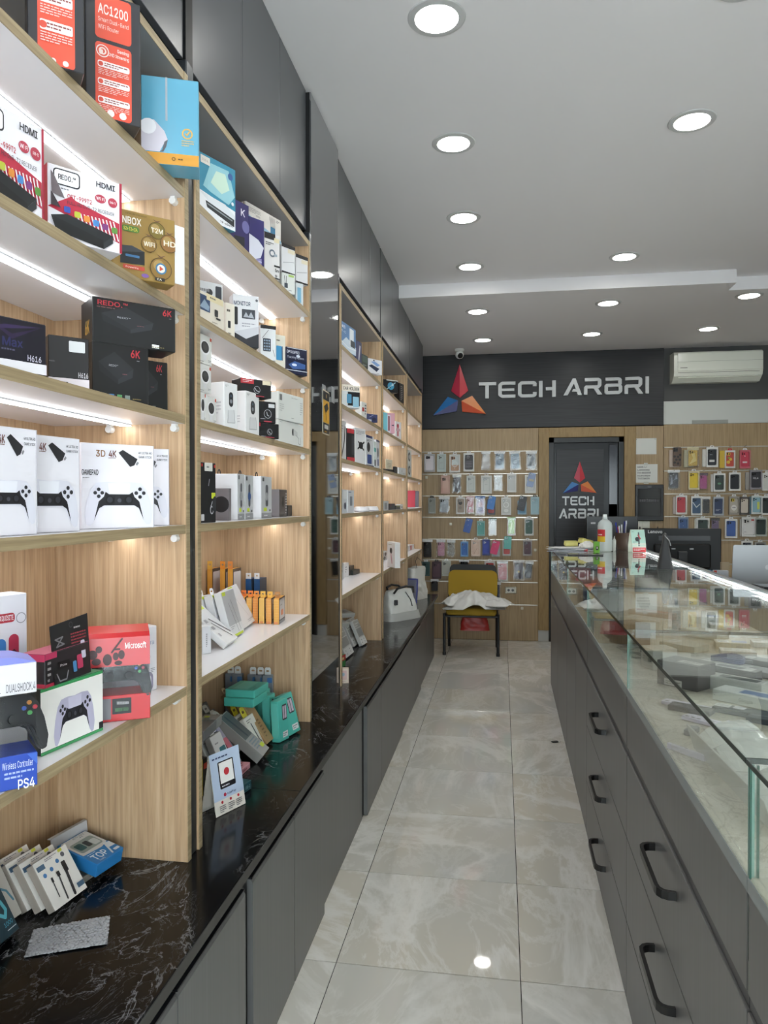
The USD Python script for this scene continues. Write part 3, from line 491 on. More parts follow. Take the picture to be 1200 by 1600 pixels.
put('dark violet media player carton at the left picture edge, above the game sticks', T2, (-40, 484), (72, 508), -.83, .07, '#15131f', [('p', '#2a1d3c', [(.1, .95), (.5, .6), (.9, .9), (.5, .7)]), ('p', '#33254a', [(0, .7), (.4, .86), (.95, .92), (.5, .8)]), ('r', '#d9d6da', 0, 0, 1, .20), ('t', '#2a2a56', .35, .46, .16, 'Max', .3, 1), ('l', '#55536a', .35, .36, .66, .43, 1), ('t', '#b9b6c4', .71, .23, .11, 'H616', .21, 1)], name='media_player_box')
put('black media player carton with a blank white sticker', T2, (75, 522), (139, 530), -.84, .06, '#1d1a1c', [('r', '#d6ccd0', 0, 0, 1, .17), ('rr', '#d2d2d4', .5, .70, .90, .92, .02), ('t', '#c5bfc4', .72, .2, .1, 'H616', .25, 1), ('l', '#5a5458', .02, .46, .24, .52, 1), ('l', '#40383c', .3, .04, .6, .12, 1)], name='media_player_box')
p_, r_, sJ = spot(T2, (144, 532), (232, 545), -.86, .08)
SIXK = lambda big: [('t', '#b8323e', .66 if not big else .83, .80, .13, '6K', .18 if not big else .12, 1), ('l', '#8c8c92', .78 if not big else .92, .735, .86 if not big else .96, .765, 1), ('p', '#25262a', [(.10, .66), (.38, .86), (.72, .60), (.44, .38)]), ('p', '#1c1d21', [(.10, .66), (.44, .38), (.44, .30), (.12, .5)]), ('p', '#2c2d33', [(.44, .38), (.72, .60), (.70, .44), (.44, .3)]), ('t', '#b9b9bf', .28, .60, .035, 'REDO™', .16), ('l', '#7c4a50', .52, .47, .66, .50, 1)] + [('rr', c, x, .04, x + .09, .12, .01) for c, x in ((('#4a86c8', .28), ('#5a9a62', .42), ('#7e8a84', .56)) if not big else (('#e0e0dc', .70),))] + [('l', '#8a7a50', .70, .045, .95, .085, 1)]
BX6 = 'black media player cartons with a red label'
carton('black media player carton, lower left one under the large red-lettered carton', 'box', p_, r_, sJ, '#131416', SIXK(0), left=[('t', '#c49a48', .3, .3, .2, '6K', .4, 1)], name='media_player_box', group=BX6)
put('black media player carton standing at the right end of the shelf under the large one', T2, (205, 563), (262, 571), -.87, .045, '#111415', SIXK(0), h=sJ[2] - .0005, name='media_player_box', group=BX6)
zt_ = T2 + sJ[2] + .001
put('large black media player carton with red lettering laid across two smaller ones', zt_, (144, 462), (274, 483), -.872, .09, '#121315', [('t', '#b8323e', .05, .84, .10, 'REDO.™', .36, 1), ('l', '#6a4a4a', .05, .77, .40, .82, 1)] + SIXK(1), left=[('t', '#c49a48', .35, .25, .28, '6K', .4, 1)], name='media_player_box')
STK = lambda: [('t', '#55555c', .775, .895, .026, '4K ULTRA HD', .20, 1), ('t', '#55555c', .78, .845, .026, 'GAME STICK', .19, 1), ('p', '#26262a', [(.50, .90), (.56, .935), (.765, .83), (.72, .755), (.66, .735)]), ('p', '#8c8c90', [(.735, .77), (.765, .80), (.785, .785), (.757, .752)]), ('t', '#8f6a4e', .19, .845, .075, '3D', .13, 1), ('t', '#6a4038', .36, .845, .075, '4K', .11, 1), ('r', '#6a4038', .36, .83, .46, .836), ('t', '#2f2f34', .005, .63, .06, 'GAMEPAD', .22, 1), ('l', '#77777c', .02, .585, .16, .61, 1)] + pad_ops(.505, .36, .93)
GS = 'white game stick cartons'
for k, (a, b, x, d, l) in enumerate((((-42, 660), (57, 672), -.83, .035, 'white game stick carton cut off by the left picture edge'), ((20, 675), (124, 686), -.848, .03, 'second white game stick carton from the left, partly behind its neighbour'), ((126, 691), (240, 697), -.868, .03, 'white game stick carton seen whole, with a pictured gamepad and black stick'), ((175, 699), (264, 702), -.905, .03, 'white game stick carton at the right end, half hidden behind the whole one'))):
    put(l, T1, a, b, x, d, '#e6e3ea', STK(), name='game_stick_box', group=GS, right=[('r', '#d8d5dc', 0, 0, 1, 1)])
put('white carton picturing blue and red handheld controllers, at the left picture edge', T0, (-62, 938), (42, 926), -.95, .05, '#e2e1e8', [('rr', '#b23340', .52, .82, .80, .88, .02), ('t', '#f0e6ea', .54, .835, .032, 'EXQUISITE', .24, 1), ('o', '#8c8c94', .90, .84, .035, .03), ('rr', '#3f7fc4', .50, .22, .66, .72, .09), ('rr', '#b93a54', .70, .24, .86, .74, .09), ('c', '#26262c', .60, .58, .03), ('c', '#3a2028', .78, .40, .035), ('c', '#5c2030', .78, .62, .018), ('p', '#26262c', [(.56, .42), (.64, .42), (.64, .45), (.56, .45)]), ('p', '#3f6fc0', [(1, 0), (1, .1), (.88, .02), (.88, 0)])] + [('g', '#3a1a24', dots(0, 0, .035, .014), .78, .62, 1.0)], name='controller_box')
# clear-windowed carton with a black controller
p_, r_, s_ = spot(T0, (-62, 1026), (57, 1013), -.83, .075, .215); w, d, h = s_
t = thing('controller_box', 'blue and white windowed carton with a black controller, at the left picture edge', 'box', p_, r_)
obj('base_tray', rbox(-w / 2, -d / 2, 0, w / 2, d / 2, .055, .001), pm(S('#2748a8'), .35), t); on_face(t, [('t', '#cfd6ee', .52, .62, .2, 'Wireless Controller', .42), ('l', '#9fb0e0', .55, .30, .95, .56, 2), ('t', '#e6eaf6', .72, -.02, .28, 'PS4', .24, 1), ('p', '#3f66c4', [(.86, .98), (1, .98), (1, .62)])], w, d, .055)
obj('header', rbox(-w / 2, -d / 2, h - .062, w / 2, d / 2, h - .012, .001), pm(S('#d7d4d8'), .4), t)
G_, T_ = draw([('t', '#55555c', .46, .1, .26, 'L', .05), ('t', '#55555c', .58, .1, .26, 'DUALSHOCK.4', .40)], w, .05); ink_obj('lettering', T_, t, lambda v: np.c_[v[:, 0] - w / 2, -d / 2 - v[:, 2], v[:, 1] + h - .062])
lid = LineString([(-w / 2, h - .012), (-w / 4, h - .003), (0, h), (w / 4, h - .003), (w / 2, h - .012)]); lp = Polygon(list(lid.coords) + [(-w / 2, h - .0121)]); obj('lid', stand(moved(ext(lp, d), (0, 0, -d / 2))), pm(S('#7d84d6'), .4), t)
obj('back_card', bx(-w / 2 + .002, d / 2 - .003, .055, w / 2 - .002, d / 2 - .001, h - .062), pm(S('#8d8784'), .5), t)
obj('window', bx(-w / 2 + .0005, -d / 2, .0552, w / 2 - .0005, -d / 2 + .0008, h - .0622), FILM, t)
gamepad(t, .15, .03, '#17181b', (.0, .012, .105), rx=-.25)
# green-edged carton with the torn dark pack on it
p_, r_, sP = spot(T0, (63, 1078), (160, 1047), -.83, .055)
carton('white carton with green edges picturing a pale gamepad', 'box', p_, r_, sP, '#1d2723', [('r', '#f0eee9', .0, .05, 1, .95), ('r', '#3f9a5c', 0, .95, 1, 1), ('r', '#3f9a5c', 0, 0, 1, .045), ('r', '#22262a', .93, .05, 1, .155)] + pad_ops(.52, .50, .66, '#bdb9d0', '#22222a', '#cfcbe0', x=1.25), top=[('r', '#4a8a62', 0, 0, 1, 1)], name='controller_box')
q_ = (p_[0] - .004, p_[1] - .01, T0 + sP[2] + .001)
t = carton('opened dark accessory pack with a hang flap on the green-edged carton', 'box', q_, r_ + .12, (.135, .05, .062), '#29272a', [('r', '#c23a62', 0, .82, .25, 1), ('r', '#b92f4c', .0, 0, .24, .1), ('l', '#a9a4a6', .05, .12, .12, .8, 4)], top=[('r', '#b9546e', 0, .0, 1, 1)], left=[('r', '#c23a62', 0, .78, 1, 1), ('r', '#b92f4c', 0, 0, 1, .12), ('l', '#c9c4c6', .3, .2, .6, .7, 5)], name='accessory_box')
fw, fh = .112, .118; fl_ = obj('hang_flap', moved(stand(ext(Polygon([(0, 0), (fw, 0), (fw + .006, fh), (.0, fh * .93)]), .0012)), (-.043, -.027, .0), rx=-.10), pm(S('#232325'), .35), t)
G_, T_ = draw([('o', '#4a4a4c', .55, .88, .05, .035), ('l', '#b9b4b6', .62, .79, .92, .85, 1), ('l', '#9a3a44', .52, .55, .95, .75, 4), ('ln', '#77767a', [(.10, .70), (.30, .72), (.12, .58), (.32, .60), (.10, .7)], .012), ('ln', '#77767a', [(.10, .50), (.34, .50), (.12, .38), (.34, .38), (.1, .5)], .012), ('rr', '#0c0c0e', .10, .22, .42, .34, .01), ('t', '#c9c4c6', .16, .26, .035, 'Phone', .18, 1), ('ln', '#8a898c', [(.06, .16), (.12, .04), (.3, .04), (.36, .16)], .012), ('rr', '#4a86b8', .50, .10, .60, .28, .02), ('rr', '#b93a5c', .62, .13, .78, .36, .03), ('rr', '#c9c6d8', .76, .28, .88, .58, .03)], fw, fh)
Rf = trimesh.transformations.rotation_matrix(-.10, (1, 0, 0))[:3, :3]
ink_obj('printed_picture', G_, fl_, lambda v: np.c_[v[:, 0], -.0012 - v[:, 2], v[:, 1]] @ Rf.T + (-.043, -.027, 0)); ink_obj('lettering', T_, fl_, lambda v: np.c_[v[:, 0], -.0012 - v[:, 2], v[:, 1]] @ Rf.T + (-.043, -.027, 0))
# red windowed controller pack
p_, r_, s_ = spot(T0, (128, 975), (226, 973), -.872, .075, .185); w, d, h = s_
r_ += .25
t = thing('controller_box', 'red carton with a clear window and a black controller with coloured buttons', 'box', p_, r_); RED = pm(S('#c2282e'), .3)
obj('base_tray', rbox(-w / 2, -d / 2, 0, w / 2, d / 2, .055, .001), RED, t); on_face(t, [('rr', '#1a1a1c', .40, .28, .70, .88, .02), ('t', '#d9d6d8', .47, .64, .13, 'Windows', .19), ('t', '#5a9a5c', .44, .38, .13, 'XBOX 360', .21), ('r', '#77757a', .1, .1, .38, .9), ('t', '#e9e6e8', .12, .4, .3, '0', .05)], w, d, .055)
obj('back_card', bx(-w / 2 + .001, d / 2 - .004, .055, w / 2 - .001, d / 2 - .001, h - .055), pm(S('#8e8c90'), .5), t)
hd = Polygon([(-d / 2, h - .068), (-d / 2 + .004, h - .008), (-d / 2 + .018, h), (d / 2, h + .008), (d / 2, h - .06), (d / 2 - .01, h - .068)]); m = ext(hd, w); m.apply_transform(np.array([[0, 0, 1, -w / 2], [1, 0, 0, 0], [0, 1, 0, 0], [0, 0, 0, 1.]])); obj('header', m, RED, t)
G_, T_ = draw([('t', '#ecebe9', .60, .60, .2, 'Microsoft', .34, 1)] + [('e', '#3c1216', x, y, rx_, ry_) for x, y, rx_, ry_ in ((.10, .45, .08, .16), (.2, .62, .05, .12), (.33, .25, .07, .2), (.46, .35, .045, .14), (.55, .4, .05, .16), (.16, .2, .07, .12), (.5, .12, .06, .08))] + [('ln', '#3c1216', [(.40, .5), (.56, .95)], .03), ('ln', '#3c1216', [(.44, .6), (.52, .6)], .03)], w, .06)
for nm, L in (('printed_picture', G_), ('lettering', T_)): ink_obj(nm, L, t, lambda v: np.c_[v[:, 0] - w / 2, -d / 2 - v[:, 2] + v[:, 1] * .05, v[:, 1] + h - .068])
obj('window', cat(bx(-w / 2 + .001, -d / 2 + .001, .0552, w / 2 - .001, -d / 2 + .0016, h - .068), bx(w / 2 - .0016, -d / 2 + .002, .0552, w / 2 - .001, d / 2 - .005, h - .06)), FILM, t)
gamepad(t, .132, .028, '#141416', (.002, -.002, .092), rx=-.22)
put('white camera carton at the right end of the lowest shelf, half behind the red pack', T0, (196, 985), (245, 977), -.885, .05, '#dedde2', [('t', '#6f7f9c', .38, .72, .07, 'Camera', .52), ('l', '#9a9aa2', .62, .80, .74, .84, 1)] + [('o', '#a5a5ac', x, .53, .035, .03) for x in (.25, .5, .72)] + [('l', '#a8a8b0', .18, .44, .82, .47, 1), ('rr', '#8f8aa0', .30, .0, .86, .30, .08), ('rr', '#dedde4', .38, -.1, .80, .25, .05), ('o', '#5a5a64', .66, .19, .03, .018), ('l', '#8a8a92', .78, .28, .92, .36, 3)], name='camera_box')

# ------------------------------------------------------------------ on the marble worktop below
CAB = [('r', '#46627c', .04, .80, .26, .90), ('c', '#3c70a4', .16, .68, .045), ('c', '#3c70a4', .38, .72, .045), ('c', '#3c70a4', .60, .80, .045), ('c', '#5b5b62', .80, .86, .05), ('r', '#c9c93c', .72, .93, .84, .99), ('ln', '#35353a', [(.27, .52), (.25, .18)], .012), ('rr', '#1d1d20', .245, .48, .30, .58, .01), ('ln', '#35353a', [(.47, .55), (.42, .06)], .018), ('rr', '#1d1d20', .43, .52, .52, .62, .01), ('ln', '#2a2a30', [(.70, .58), (.64, .06)], .034), ('rr', '#1d1d20', .65, .52, .77, .74, .02), ('r', '#46627c', .78, .10, .98, .20), ('l', '#8a8a90', .3, .90, .66, .97, 2)]
def edge_put(label, zs, A, B, depth, h, col, rx=0., ry=0., lift=0., name='product_box', group=None, cat_='box', **kw):
    """A carton whose front bottom edge shows from pixel A to pixel B on the surface at zs; rx < 0 leans back."""
    a, b = at(*A, Z=zs), at(*B, Z=zs); w = b - a; Wd = math.hypot(w[0], w[1]); n = np.array([w[1], -w[0]]) / Wd; c = (a + b)[:2] / 2 - n * depth / 2 * math.cos(rx)
    return lean(label, (c[0], c[1], zs + lift), math.atan2(w[1], w[0]), (Wd, depth, h), col, rx=rx, ry=ry, name=name, group=group, cat_=cat_, **kw)
def tab(t, w, d, h, col, tw=.03, th=.026, x=0., back=False):
    """A cardboard hang tab with a euro hole on top of a pack."""
    p = Polygon([(-tw / 2, 0), (tw / 2, 0), (tw / 2, th * .75), (tw * .32, th), (-tw * .32, th), (-tw / 2, th * .75)]).difference(rrect(-tw * .25, th * .38, tw * .25, th * .62, th * .1))
    return obj('hang_tab', moved(stand(ext(p, .0008)), (x, d / 2 - .001 if back else 0, h - .0002)), pm(S(col) if isinstance(col, str) else col, .45), t)
WC = 'white cable cartons leaning on each other'
for k, l in enumerate(('frontmost white cable carton of the leaning row, with printed plugs facing out', 'second white cable carton from the front in the leaning row', 'third white cable carton from the front in the leaning row', 'rearmost white cable carton of the leaning row')):
    a, b = at(88, 1433, Z=ZT), at(138, 1395, Z=ZT); dx = np.array([-.030 * k, -.005 * k]); n = np.array([1, -.12]); c = (a + b)[:2] / 2 + dx - n * .012
    lean(l, (c[0], c[1], ZT), 1.44, (.104, .022, .112), '#a59c92', [('r', '#dedad4', 0, 0, 1, 1)] + CAB, top=[('r', '#d6d2cc', 0, 0, 1, 1)], rx=-.58, name='cable_box', group=WC)
t = edge_put('blue cable carton with a clear window, lying tilted in the corner', ZT, (149, 1384), (190, 1356), .125, .034, '#2c7dbd', .20, 0, .018, name='cable_box', top=[('rr', '#cfd0cf', .05, .25, .70, .97, .04), ('p', '#cfd0cf', [(.66, .97), (.97, .97), (.97, .42), (.66, .3)]), ('p', '#2c7dbd', [(0, 0), (1, 0), (1, .40), (.66, .34), (0, .38)]), ('rr', '#8d9a96', .12, .44, .90, .80, .06), ('rr', '#1f5258', .18, .52, .42, .74, .04), ('rr', '#27333a', .46, .52, .62, .72, .03), ('rr', '#c5cbc9', .64, .48, .86, .68, .03), ('t', '#e4edf3', .10, .10, .17, 'TOP', .50, 1), ('l', '#bcd2e4', .10, .295, .6, .345, 1), ('t', '#d5e2ec', .16, .035, .04, 'Quality', .2), ('ln', '#d5e2ec', [(.64, .05), (.82, .38)], .02), ('p', '#d5dde2', [(.70, .22), (.82, .40), (.98, .36), (.98, .2)]), ('rr', '#dfe8ee', .76, .06, .95, .13, .02), ('t', '#6a7b85', .42, .89, .05, 'HDTV CABLE', .40), ('l', '#6a7b85', .6, .84, .8, .88, 1)])
obj('open_lid', moved(cat(rbox(-.06, 0, 0, .06, .002, .030), rbox(-.06, 0, .028, .06, .012, .030)), (0, .0635, .024), rx=-.3), pm(S('#b9babd'), .45), t)
edge_put('flat white carton under the tilted blue cable carton', ZT, (129, 1383), (165, 1357), .10, .016, '#a9a49a', name='cable_box', front=[('l', '#77736c', .3, .3, .8, .7, 1)])
edge_put('dark teal cable carton at the left picture edge with a pictured blue cable', ZT, (-12, 1499), (31, 1461), .03, .125, '#12303c', -.5, front=[('ln', '#4f9fae', [(.62, .8), (.80, .55), (.85, .4), (.75, .3), (.55, .42)], .03), ('rr', '#c9b87c', .5, .40, .62, .46, .01), ('t', '#3f8fa4', .60, .16, .07, '1000', .30, 1), ('r', '#c9cdd0', .64, .09, .95, .105)], name='cable_box')
edge_put('pale cable carton leaning behind the dark teal one', ZT, (-4, 1461), (35, 1432), .016, .12, '#d3cec6', -.52, name='cable_box', front=[('ln', '#5f8fa4', [(.6, .6), (.8, .5), (.9, .3)], .02)])
# bubble wrap
bw = thing('bubble_wrap', 'small grey sheet of bubble wrap lying on the marble worktop', 'bubble wrap', (0, 0, ZT))
q = [at(u, v, Z=ZT) for u, v in ((38, 1498), (168, 1477), (172, 1432), (52, 1455))]; L = lambda a, b: (q[0] * (1 - a) + q[1] * a) * (1 - b) + (q[3] * (1 - a) + q[2] * a) * b
nb, nc = 22, 15; g = np.array([L(i / 44, j / 20) for j in range(21) for i in range(45)]); g[:, 2] = .0012 + .003 * meshkit.noise(g * 60, 5); F = [(j * 45 + i, j * 45 + i + 1, (j + 1) * 45 + i + 1, (j + 1) * 45 + i) for j in range(20) for i in range(44)]
FOILB = pm(S('#8c8e92'), .3, .0, alpha=1.0)
sh = obj('sheet', (g, np.array(F)), pm(S('#84868a'), .4), bw, smooth=True)
bub = []
for j in range(nc):
    for i in range(nb):
        p = L((i + .5 + .5 * (j % 2) + random.uniform(-.22, .22)) / (nb + .6), (j + .5 + random.uniform(-.2, .2)) / nc); s = trimesh.creation.icosphere(1, random.uniform(.003, .0048)); s = s.slice_plane((0, 0, 0), (0, 0, 1)); s.apply_scale((1, 1, .55)); s.apply_translation((p[0], p[1], .003)); bub.append(s)
tag(obj('bubbles', cat(*bub), pm(S('#a9abb0'), .22), bw, smooth=True), kind='stuff')
# ================================================================== second shelf unit
put('teal carton with a frosted pattern and a grey receiver pictured, beside the post', T4, (311, 235), (368, 266), -.82, .05, '#2b86a4', [('p', '#8fc4cf', [(.1, .5), (.3, .9), (.8, .92), (.97, .55), (.8, .38), (.3, .45)]), ('p', '#c3dccb', [(.3, .6), (.45, .82), (.7, .84), (.82, .62), (.6, .5)]), ('p', '#e4e6ea', [(0, .42), (.35, .38), (.98, .32), (.98, 0), (0, 0)]), ('p', '#d5d9de', [(0, .40), (.7, .36), (.98, .24), (.98, .16), (.25, .28)]), ('p', '#24282c', [(.16, .29), (.95, .18), (.95, .06), (.2, .19)]), ('p', '#8d959b', [(.2, .26), (.9, .16), (.9, .14), (.2, .235)]), ('rr', '#d8d4cc', .03, .84, .28, .96, .01), ('t', '#a58a80', .07, .88, .035, '3500 AL', .17), ('c', '#2a5a94', .84, .84, .055), ('t', '#4c4c50', .55, .04, .032, 'TP-6840T', .36, 1), ('c', '#dfeaf0', .9, .42, .03)], name='router_box')
put('dark violet carton with a white letter, squeezed between the teal carton and its neighbour', T4, (352, 303), (389, 322), -.84, .05, '#2c2560', [('t', '#d8d4e4', .62, .74, .13, 'K', .2, 1), ('p', '#1a1c24', [(.35, .3), (.8, .34), (.8, .16), (.4, .1)]), ('e', '#6a68a0', .85, .55, .16, .12)], name='router_box')
put('violet carton with a pale router pictured, on the top shelf', T4, (389, 337), (413, 346), -.815, .05, '#252060', [('p', '#cfcfdc', [(0, .62), (.6, .54), (.95, .40), (.75, .16), (.3, .08), (0, .2)]), ('p', '#8a86b4', [(.2, .08), (.8, .14), (.8, .02), (.2, .0)]), ('l', '#b9b4d4', .6, .04, .95, .1, 1)], name='router_box')
zz = at(440, 366, X=-.82)[2]
put('long white carton picturing a blue router, lying on top of the violet cartons', T4 + .143, (384, 297), (439, 330), -.85, .065, '#d8d2cc', [('p', '#8fb4cc', [(0, .55), (1, .12), (1, 0), (0, .3)]), ('l', '#8d8a88', .06, .66, .4, .86, 4), ('rr', '#2a6a8e', .68, .18, .82, .52, .02)] + [('ln', '#3a3f46', [(x, .5), (x - .03, .9)], .012) for x in (.69, .73, .77, .81)] + [('l', '#6a6a6c', .84, .78, .95, .9, 2), ('rr', '#b9b4b0', .26, .58, .38, .66, .01)], left=[('r', '#b59c88', .05 + .16 * i, 0, .12 + .16 * i, 1) for i in range(6)], h=.085, name='router_box')
put('white carton with a black header and a pictured ring adapter', T4, (413, 361), (437, 369), -.815, .04, '#d9d6d6', [('r', '#1c1c1f', 0, .86, .7, 1), ('rr', '#dccfae', .62, .82, .98, .92, .01), ('l', '#55555a', .08, .72, .6, .8, 2), ('o', '#66707c', .5, .56, .085, .05), ('rr', '#9aa4b0', .62, .5, .82, .56, .01), ('r', '#1c1c1f', .62, .27, 1, .31), ('t', '#3c3c40', .66, .16, .07, '5m', .26, 1), ('o', '#3c3c40', .74, .07, .03, .015), ('r', '#242427', 0, 0, 1, .03)], name='adapter_box')
Wb = 'small white adapter cartons with black tops'
A_ = lambda c: [('r', '#1d1d20', 0, .88, 1, 1), ('rr', '#ddd4bc', .45, .72, .98, .86, .01), ('ln', '#9a9aa0', [(.1, .35), (.9, .45)], .01), ('r', '#2a2a2d', 0, 0, 1, .06)]
B_ = [('rr', '#39424c', .2, .25, .45, .5, .02), ('ln', '#39424c', [(.25, .5), (.2, .85)], .012), ('ln', '#39424c', [(.35, .5), (.35, .85)], .012), ('rr', '#a3c06a', .5, .84, .9, .95, .01), ('l', '#88888c', .5, .1, .9, .2, 1)]
lo1, lo2 = spot(T4, (440, 425), (461, 430), -.812, .05), spot(T4, (462, 441), (474, 444), -.812, .05)
carton('lower white carton picturing a router with antennas, third from the right on the top shelf', 'box', *lo1, '#d6d8d4', B_, name='adapter_box')
carton('narrow pale carton with a blue stripe at the right end of the top shelf', 'box', *lo2, '#cfd6d8', [('rr', '#7ab0cc', .2, .15, .7, .8, .02)], name='adapter_box')
put('upper white carton with a black top, stacked left of its twin on the top shelf', T4 + lo1[2][2] + .0012, (440, 379), (461, 387), -.812, .05, '#d9d9dc', A_(0), name='adapter_box', group=Wb)
put('upper white carton with a black top, stacked at the right end of the top shelf', T4 + lo2[2][2] + .0012, (462, 396), (481, 403), -.812, .05, '#d9d9dc', A_(0), name='adapter_box', group=Wb)
# fourth shelf
put('white camera carton partly hidden behind the cream dash camera carton', T3, (306, 436), (348, 445), -.90, .05, '#d4d6da', [('c', '#3a3a3e', .5, .82, .06), ('rr', '#3a3d44', .72, .70, .95, .95, .02), ('l', '#88888c', .05, .6, .5, .9, 3)], name='camera_box')
put('cream dash camera carton with a blue car picture beside the post', T3, (311, 452), (350, 471), -.815, .04, '#ded6c8', [('rr', '#2f4668', 0, .42, .42, .90, .02), ('p', '#8ea2b8', [(.02, .5), (.2, .78), (.4, .6), (.36, .46)]), ('rr', '#e0d2ac', .28, .80, .95, 1.0, .01), ('l', '#6a6258', .42, .86, .80, .96, 1), ('rr', '#2a2c30', .60, .38, .74, .60, .02), ('rr', '#2a2c30', .66, .30, .84, .36, .01), ('l', '#8a8378', .5, .14, .85, .2, 1)], name='dash_camera_box')
put('narrow cream dash camera carton beside the wide one', T3, (353, 472), (367, 476), -.815, .035, '#e0d9cc', [('l', '#5a544c', .1, .72, .7, .86, 1), ('rr', '#2a2c30', .2, .30, .5, .5, .02), ('l', '#8a8378', .2, .1, .8, .2, 1)], name='dash_camera_box')
t = put('white monitor pack with a black foot, leaning forward on the fourth shelf', T3, (364, 459), (404, 464), -.835, .045, '#24242a', [('r', '#d4d4d8', 0, .28, 1, 1), ('p', '#c2c2c8', [(0, .28), (1, .42), (1, .28), (.5, .16)]), ('t', '#26324a', .02, .80, .075, 'MONITOR', .66, 1), ('rr', '#3c3f46', .34, .55, .86, .73, .01), ('p', '#a5a8b0', [(.40, .58), (.5, .68), (.6, .6), (.7, .69), (.82, .57)]), ('rr', '#1c1c20', .04, .42, .18, .76, .02), ('l', '#9a9aa2', .34, .38, .86, .48, 2), ('c', '#55555c', .92, .92, .025)], left=[('r', '#cfcfd4', 0, .3, 1, 1)], name='monitor_box')
put('white carton with a black top and a keypad picture', T3, (407, 507), (431, 510), -.82, .04, '#d6d8da', [('r', '#17171a', 0, .90, 1, 1), ('rr', '#2b3038', .16, .25, .66, .62, .02)] + [('rr', '#8ea2b6', .20 + .11 * i, .28 + .085 * j, .27 + .11 * i, .33 + .085 * j, .005) for i in range(4) for j in range(4)] + [('ln', '#77777c', [(.1, .62), (.5, .86)], .008), ('ln', '#77777c', [(.9, .12), (.8, .3)], .008)], name='keypad_box')
put('cream carton with a pictured blue phone', T3, (430, 522), (446, 525), -.812, .03, '#d6d2c4', [('rr', '#3f8fc0', .08, .22, .62, .66, .03), ('rr', '#1d3f60', .62, .22, .72, .66, .01), ('l', '#6a655c', .1, .78, .7, .88, 1)], name='tracker_box')
put('dark navy tracker carton at the right end of the fourth shelf', T3, (447, 541), (480, 547), -.812, .04, '#161c38', [('t', '#c9ccd8', .02, .78, .10, 'GPS/GPRS', .6, 1), ('t', '#b4b8c8', .05, .60, .075, 'Tracking System', .78), ('e', '#c9d0dc', .56, .70, .09, .05), ('p', '#3a5a94', [(.1, .35), (.4, .5), (.9, .42), (.9, .25), (.3, .2)]), ('e', '#d4dcea', .38, .36, .12, .05), ('r', '#d8dae2', 0, .14, 1, .165), ('r', '#c9ccd4', .05, .96, .95, .985)], name='tracker_box')
# third shelf: cameras
def cam_print(k=1.0): return [('e', '#e8e8ea', .5, .56, .34, .25), ('e', '#2e2f30', .52, .58, .26, .20), ('e', '#414244', .52, .60, .16, .12), ('p', '#dcdcde', [(.36, .33), (.62, .33), (.58, .14), (.38, .14)]), ('r', '#b8452f', .84, .84, .96, .95), ('l', '#8f8f92', .1, .04, .6, .1, 1), ('l', '#8f8f92', .7, .08, .94, .18, 2)]
WCAM = 'white camera cartons stacked beside the post'
b0 = spot(T2, (312, 612), (321, 614), -.815, .06); b1 = spot(T2, (321, 617), (338, 622), -.815, .06)
carton('lowest white camera carton of the stack, left of another one', 'box', *b0, '#d6d6d4', cam_print(), name='camera_box', group=WCAM)
carton('white camera carton standing right of the camera stack with a dark lens print', 'box', *b1, '#d8d8d6', cam_print(), name='camera_box', group=WCAM)
z1 = T2 + b0[2][2] + .0012; m1 = spot(z1, (310, 566), (330, 573), -.815, .06); carton('middle white camera carton of the stack', 'box', *m1, '#d6d6d4', cam_print(), name='camera_box', group=WCAM)
z2 = z1 + m1[2][2] + .0012; m2 = spot(z2, (308, 518), (331, 528), -.815, .06); carton('topmost white camera carton of the stack, under the shelf', 'box', *m2, '#dcdcd8', cam_print(), name='camera_box', group=WCAM)
HC = [('rr', '#2a2b2d', .35, .48, .66, .80, .12), ('c', '#8d9094', .5, .60, .045), ('c', '#4a5a6a', .5, .72, .03), ('p', '#cfcfd0', [(.3, .40), (.72, .42), (.78, .14), (.24, .12)]), ('ln', '#8d8d90', [(.3, .40), (.24, .12), (.78, .14), (.72, .42)], .006), ('l', '#8d8d90', .08, .90, .3, .95, 2)]
put('tall white home camera carton, the left of two with a rounded camera print', T2, (350, 596), (371, 601), -.81, .075, '#dedede', HC, left=[('l', '#b9b9bc', .5, .3, .85, .6, 4)], name='camera_box', group='tall white home camera cartons')
put('tall white home camera carton, the right of two with a rounded camera print', T2, (384, 610), (405, 616), -.81, .07, '#dedede', HC, left=[('l', '#b9b9bc', .2, .2, .7, .45, 4)], name='camera_box', group='tall white home camera cartons')
QB = lambda: [('r', '#b5303a', 0, .72, .42, 1), ('l', '#e9d4d4', .06, .78, .38, .95, 2), ('rr', '#d6cab0', .70, .74, .97, .98, .01), ('o', '#b9b9c0', .52, .42, .21, .185), ('ln', '#b9b9c0', [(.46, .5), (.5, .36), (.58, .33)], .02), ('r', '#b34450', .3, .04, .75, .09)]
q1 = spot(T2, (405, 660), (436, 663), -.812, .05); carton('lowest black camera carton with a round symbol', 'box', *q1, '#141518', QB()[3:] + [('r', '#b5303a', 0, .75, .06, 1), ('l', '#b9b9c0', .1, .08, .5, .16, 1)], name='camera_box', group='black camera cartons')
z1 = T2 + q1[2][2] + .0012; q2 = spot(z1, (404, 626), (431, 629), -.815, .05); carton('middle black camera carton with a round symbol and white sticker', 'box', *q2, '#141518', QB()[3:] + [('rr', '#d2d2d4', .56, .72, .92, .9, .01), ('l', '#b9b9c0', .1, .14, .55, .22, 1)], name='camera_box', group='black camera cartons')
z2 = z1 + q2[2][2] + .0012; put('topmost black camera carton with a red corner label', z2, (376, 590), (424, 596), -.835, .06, '#141518', QB(), name='camera_box', group='black camera cartons')
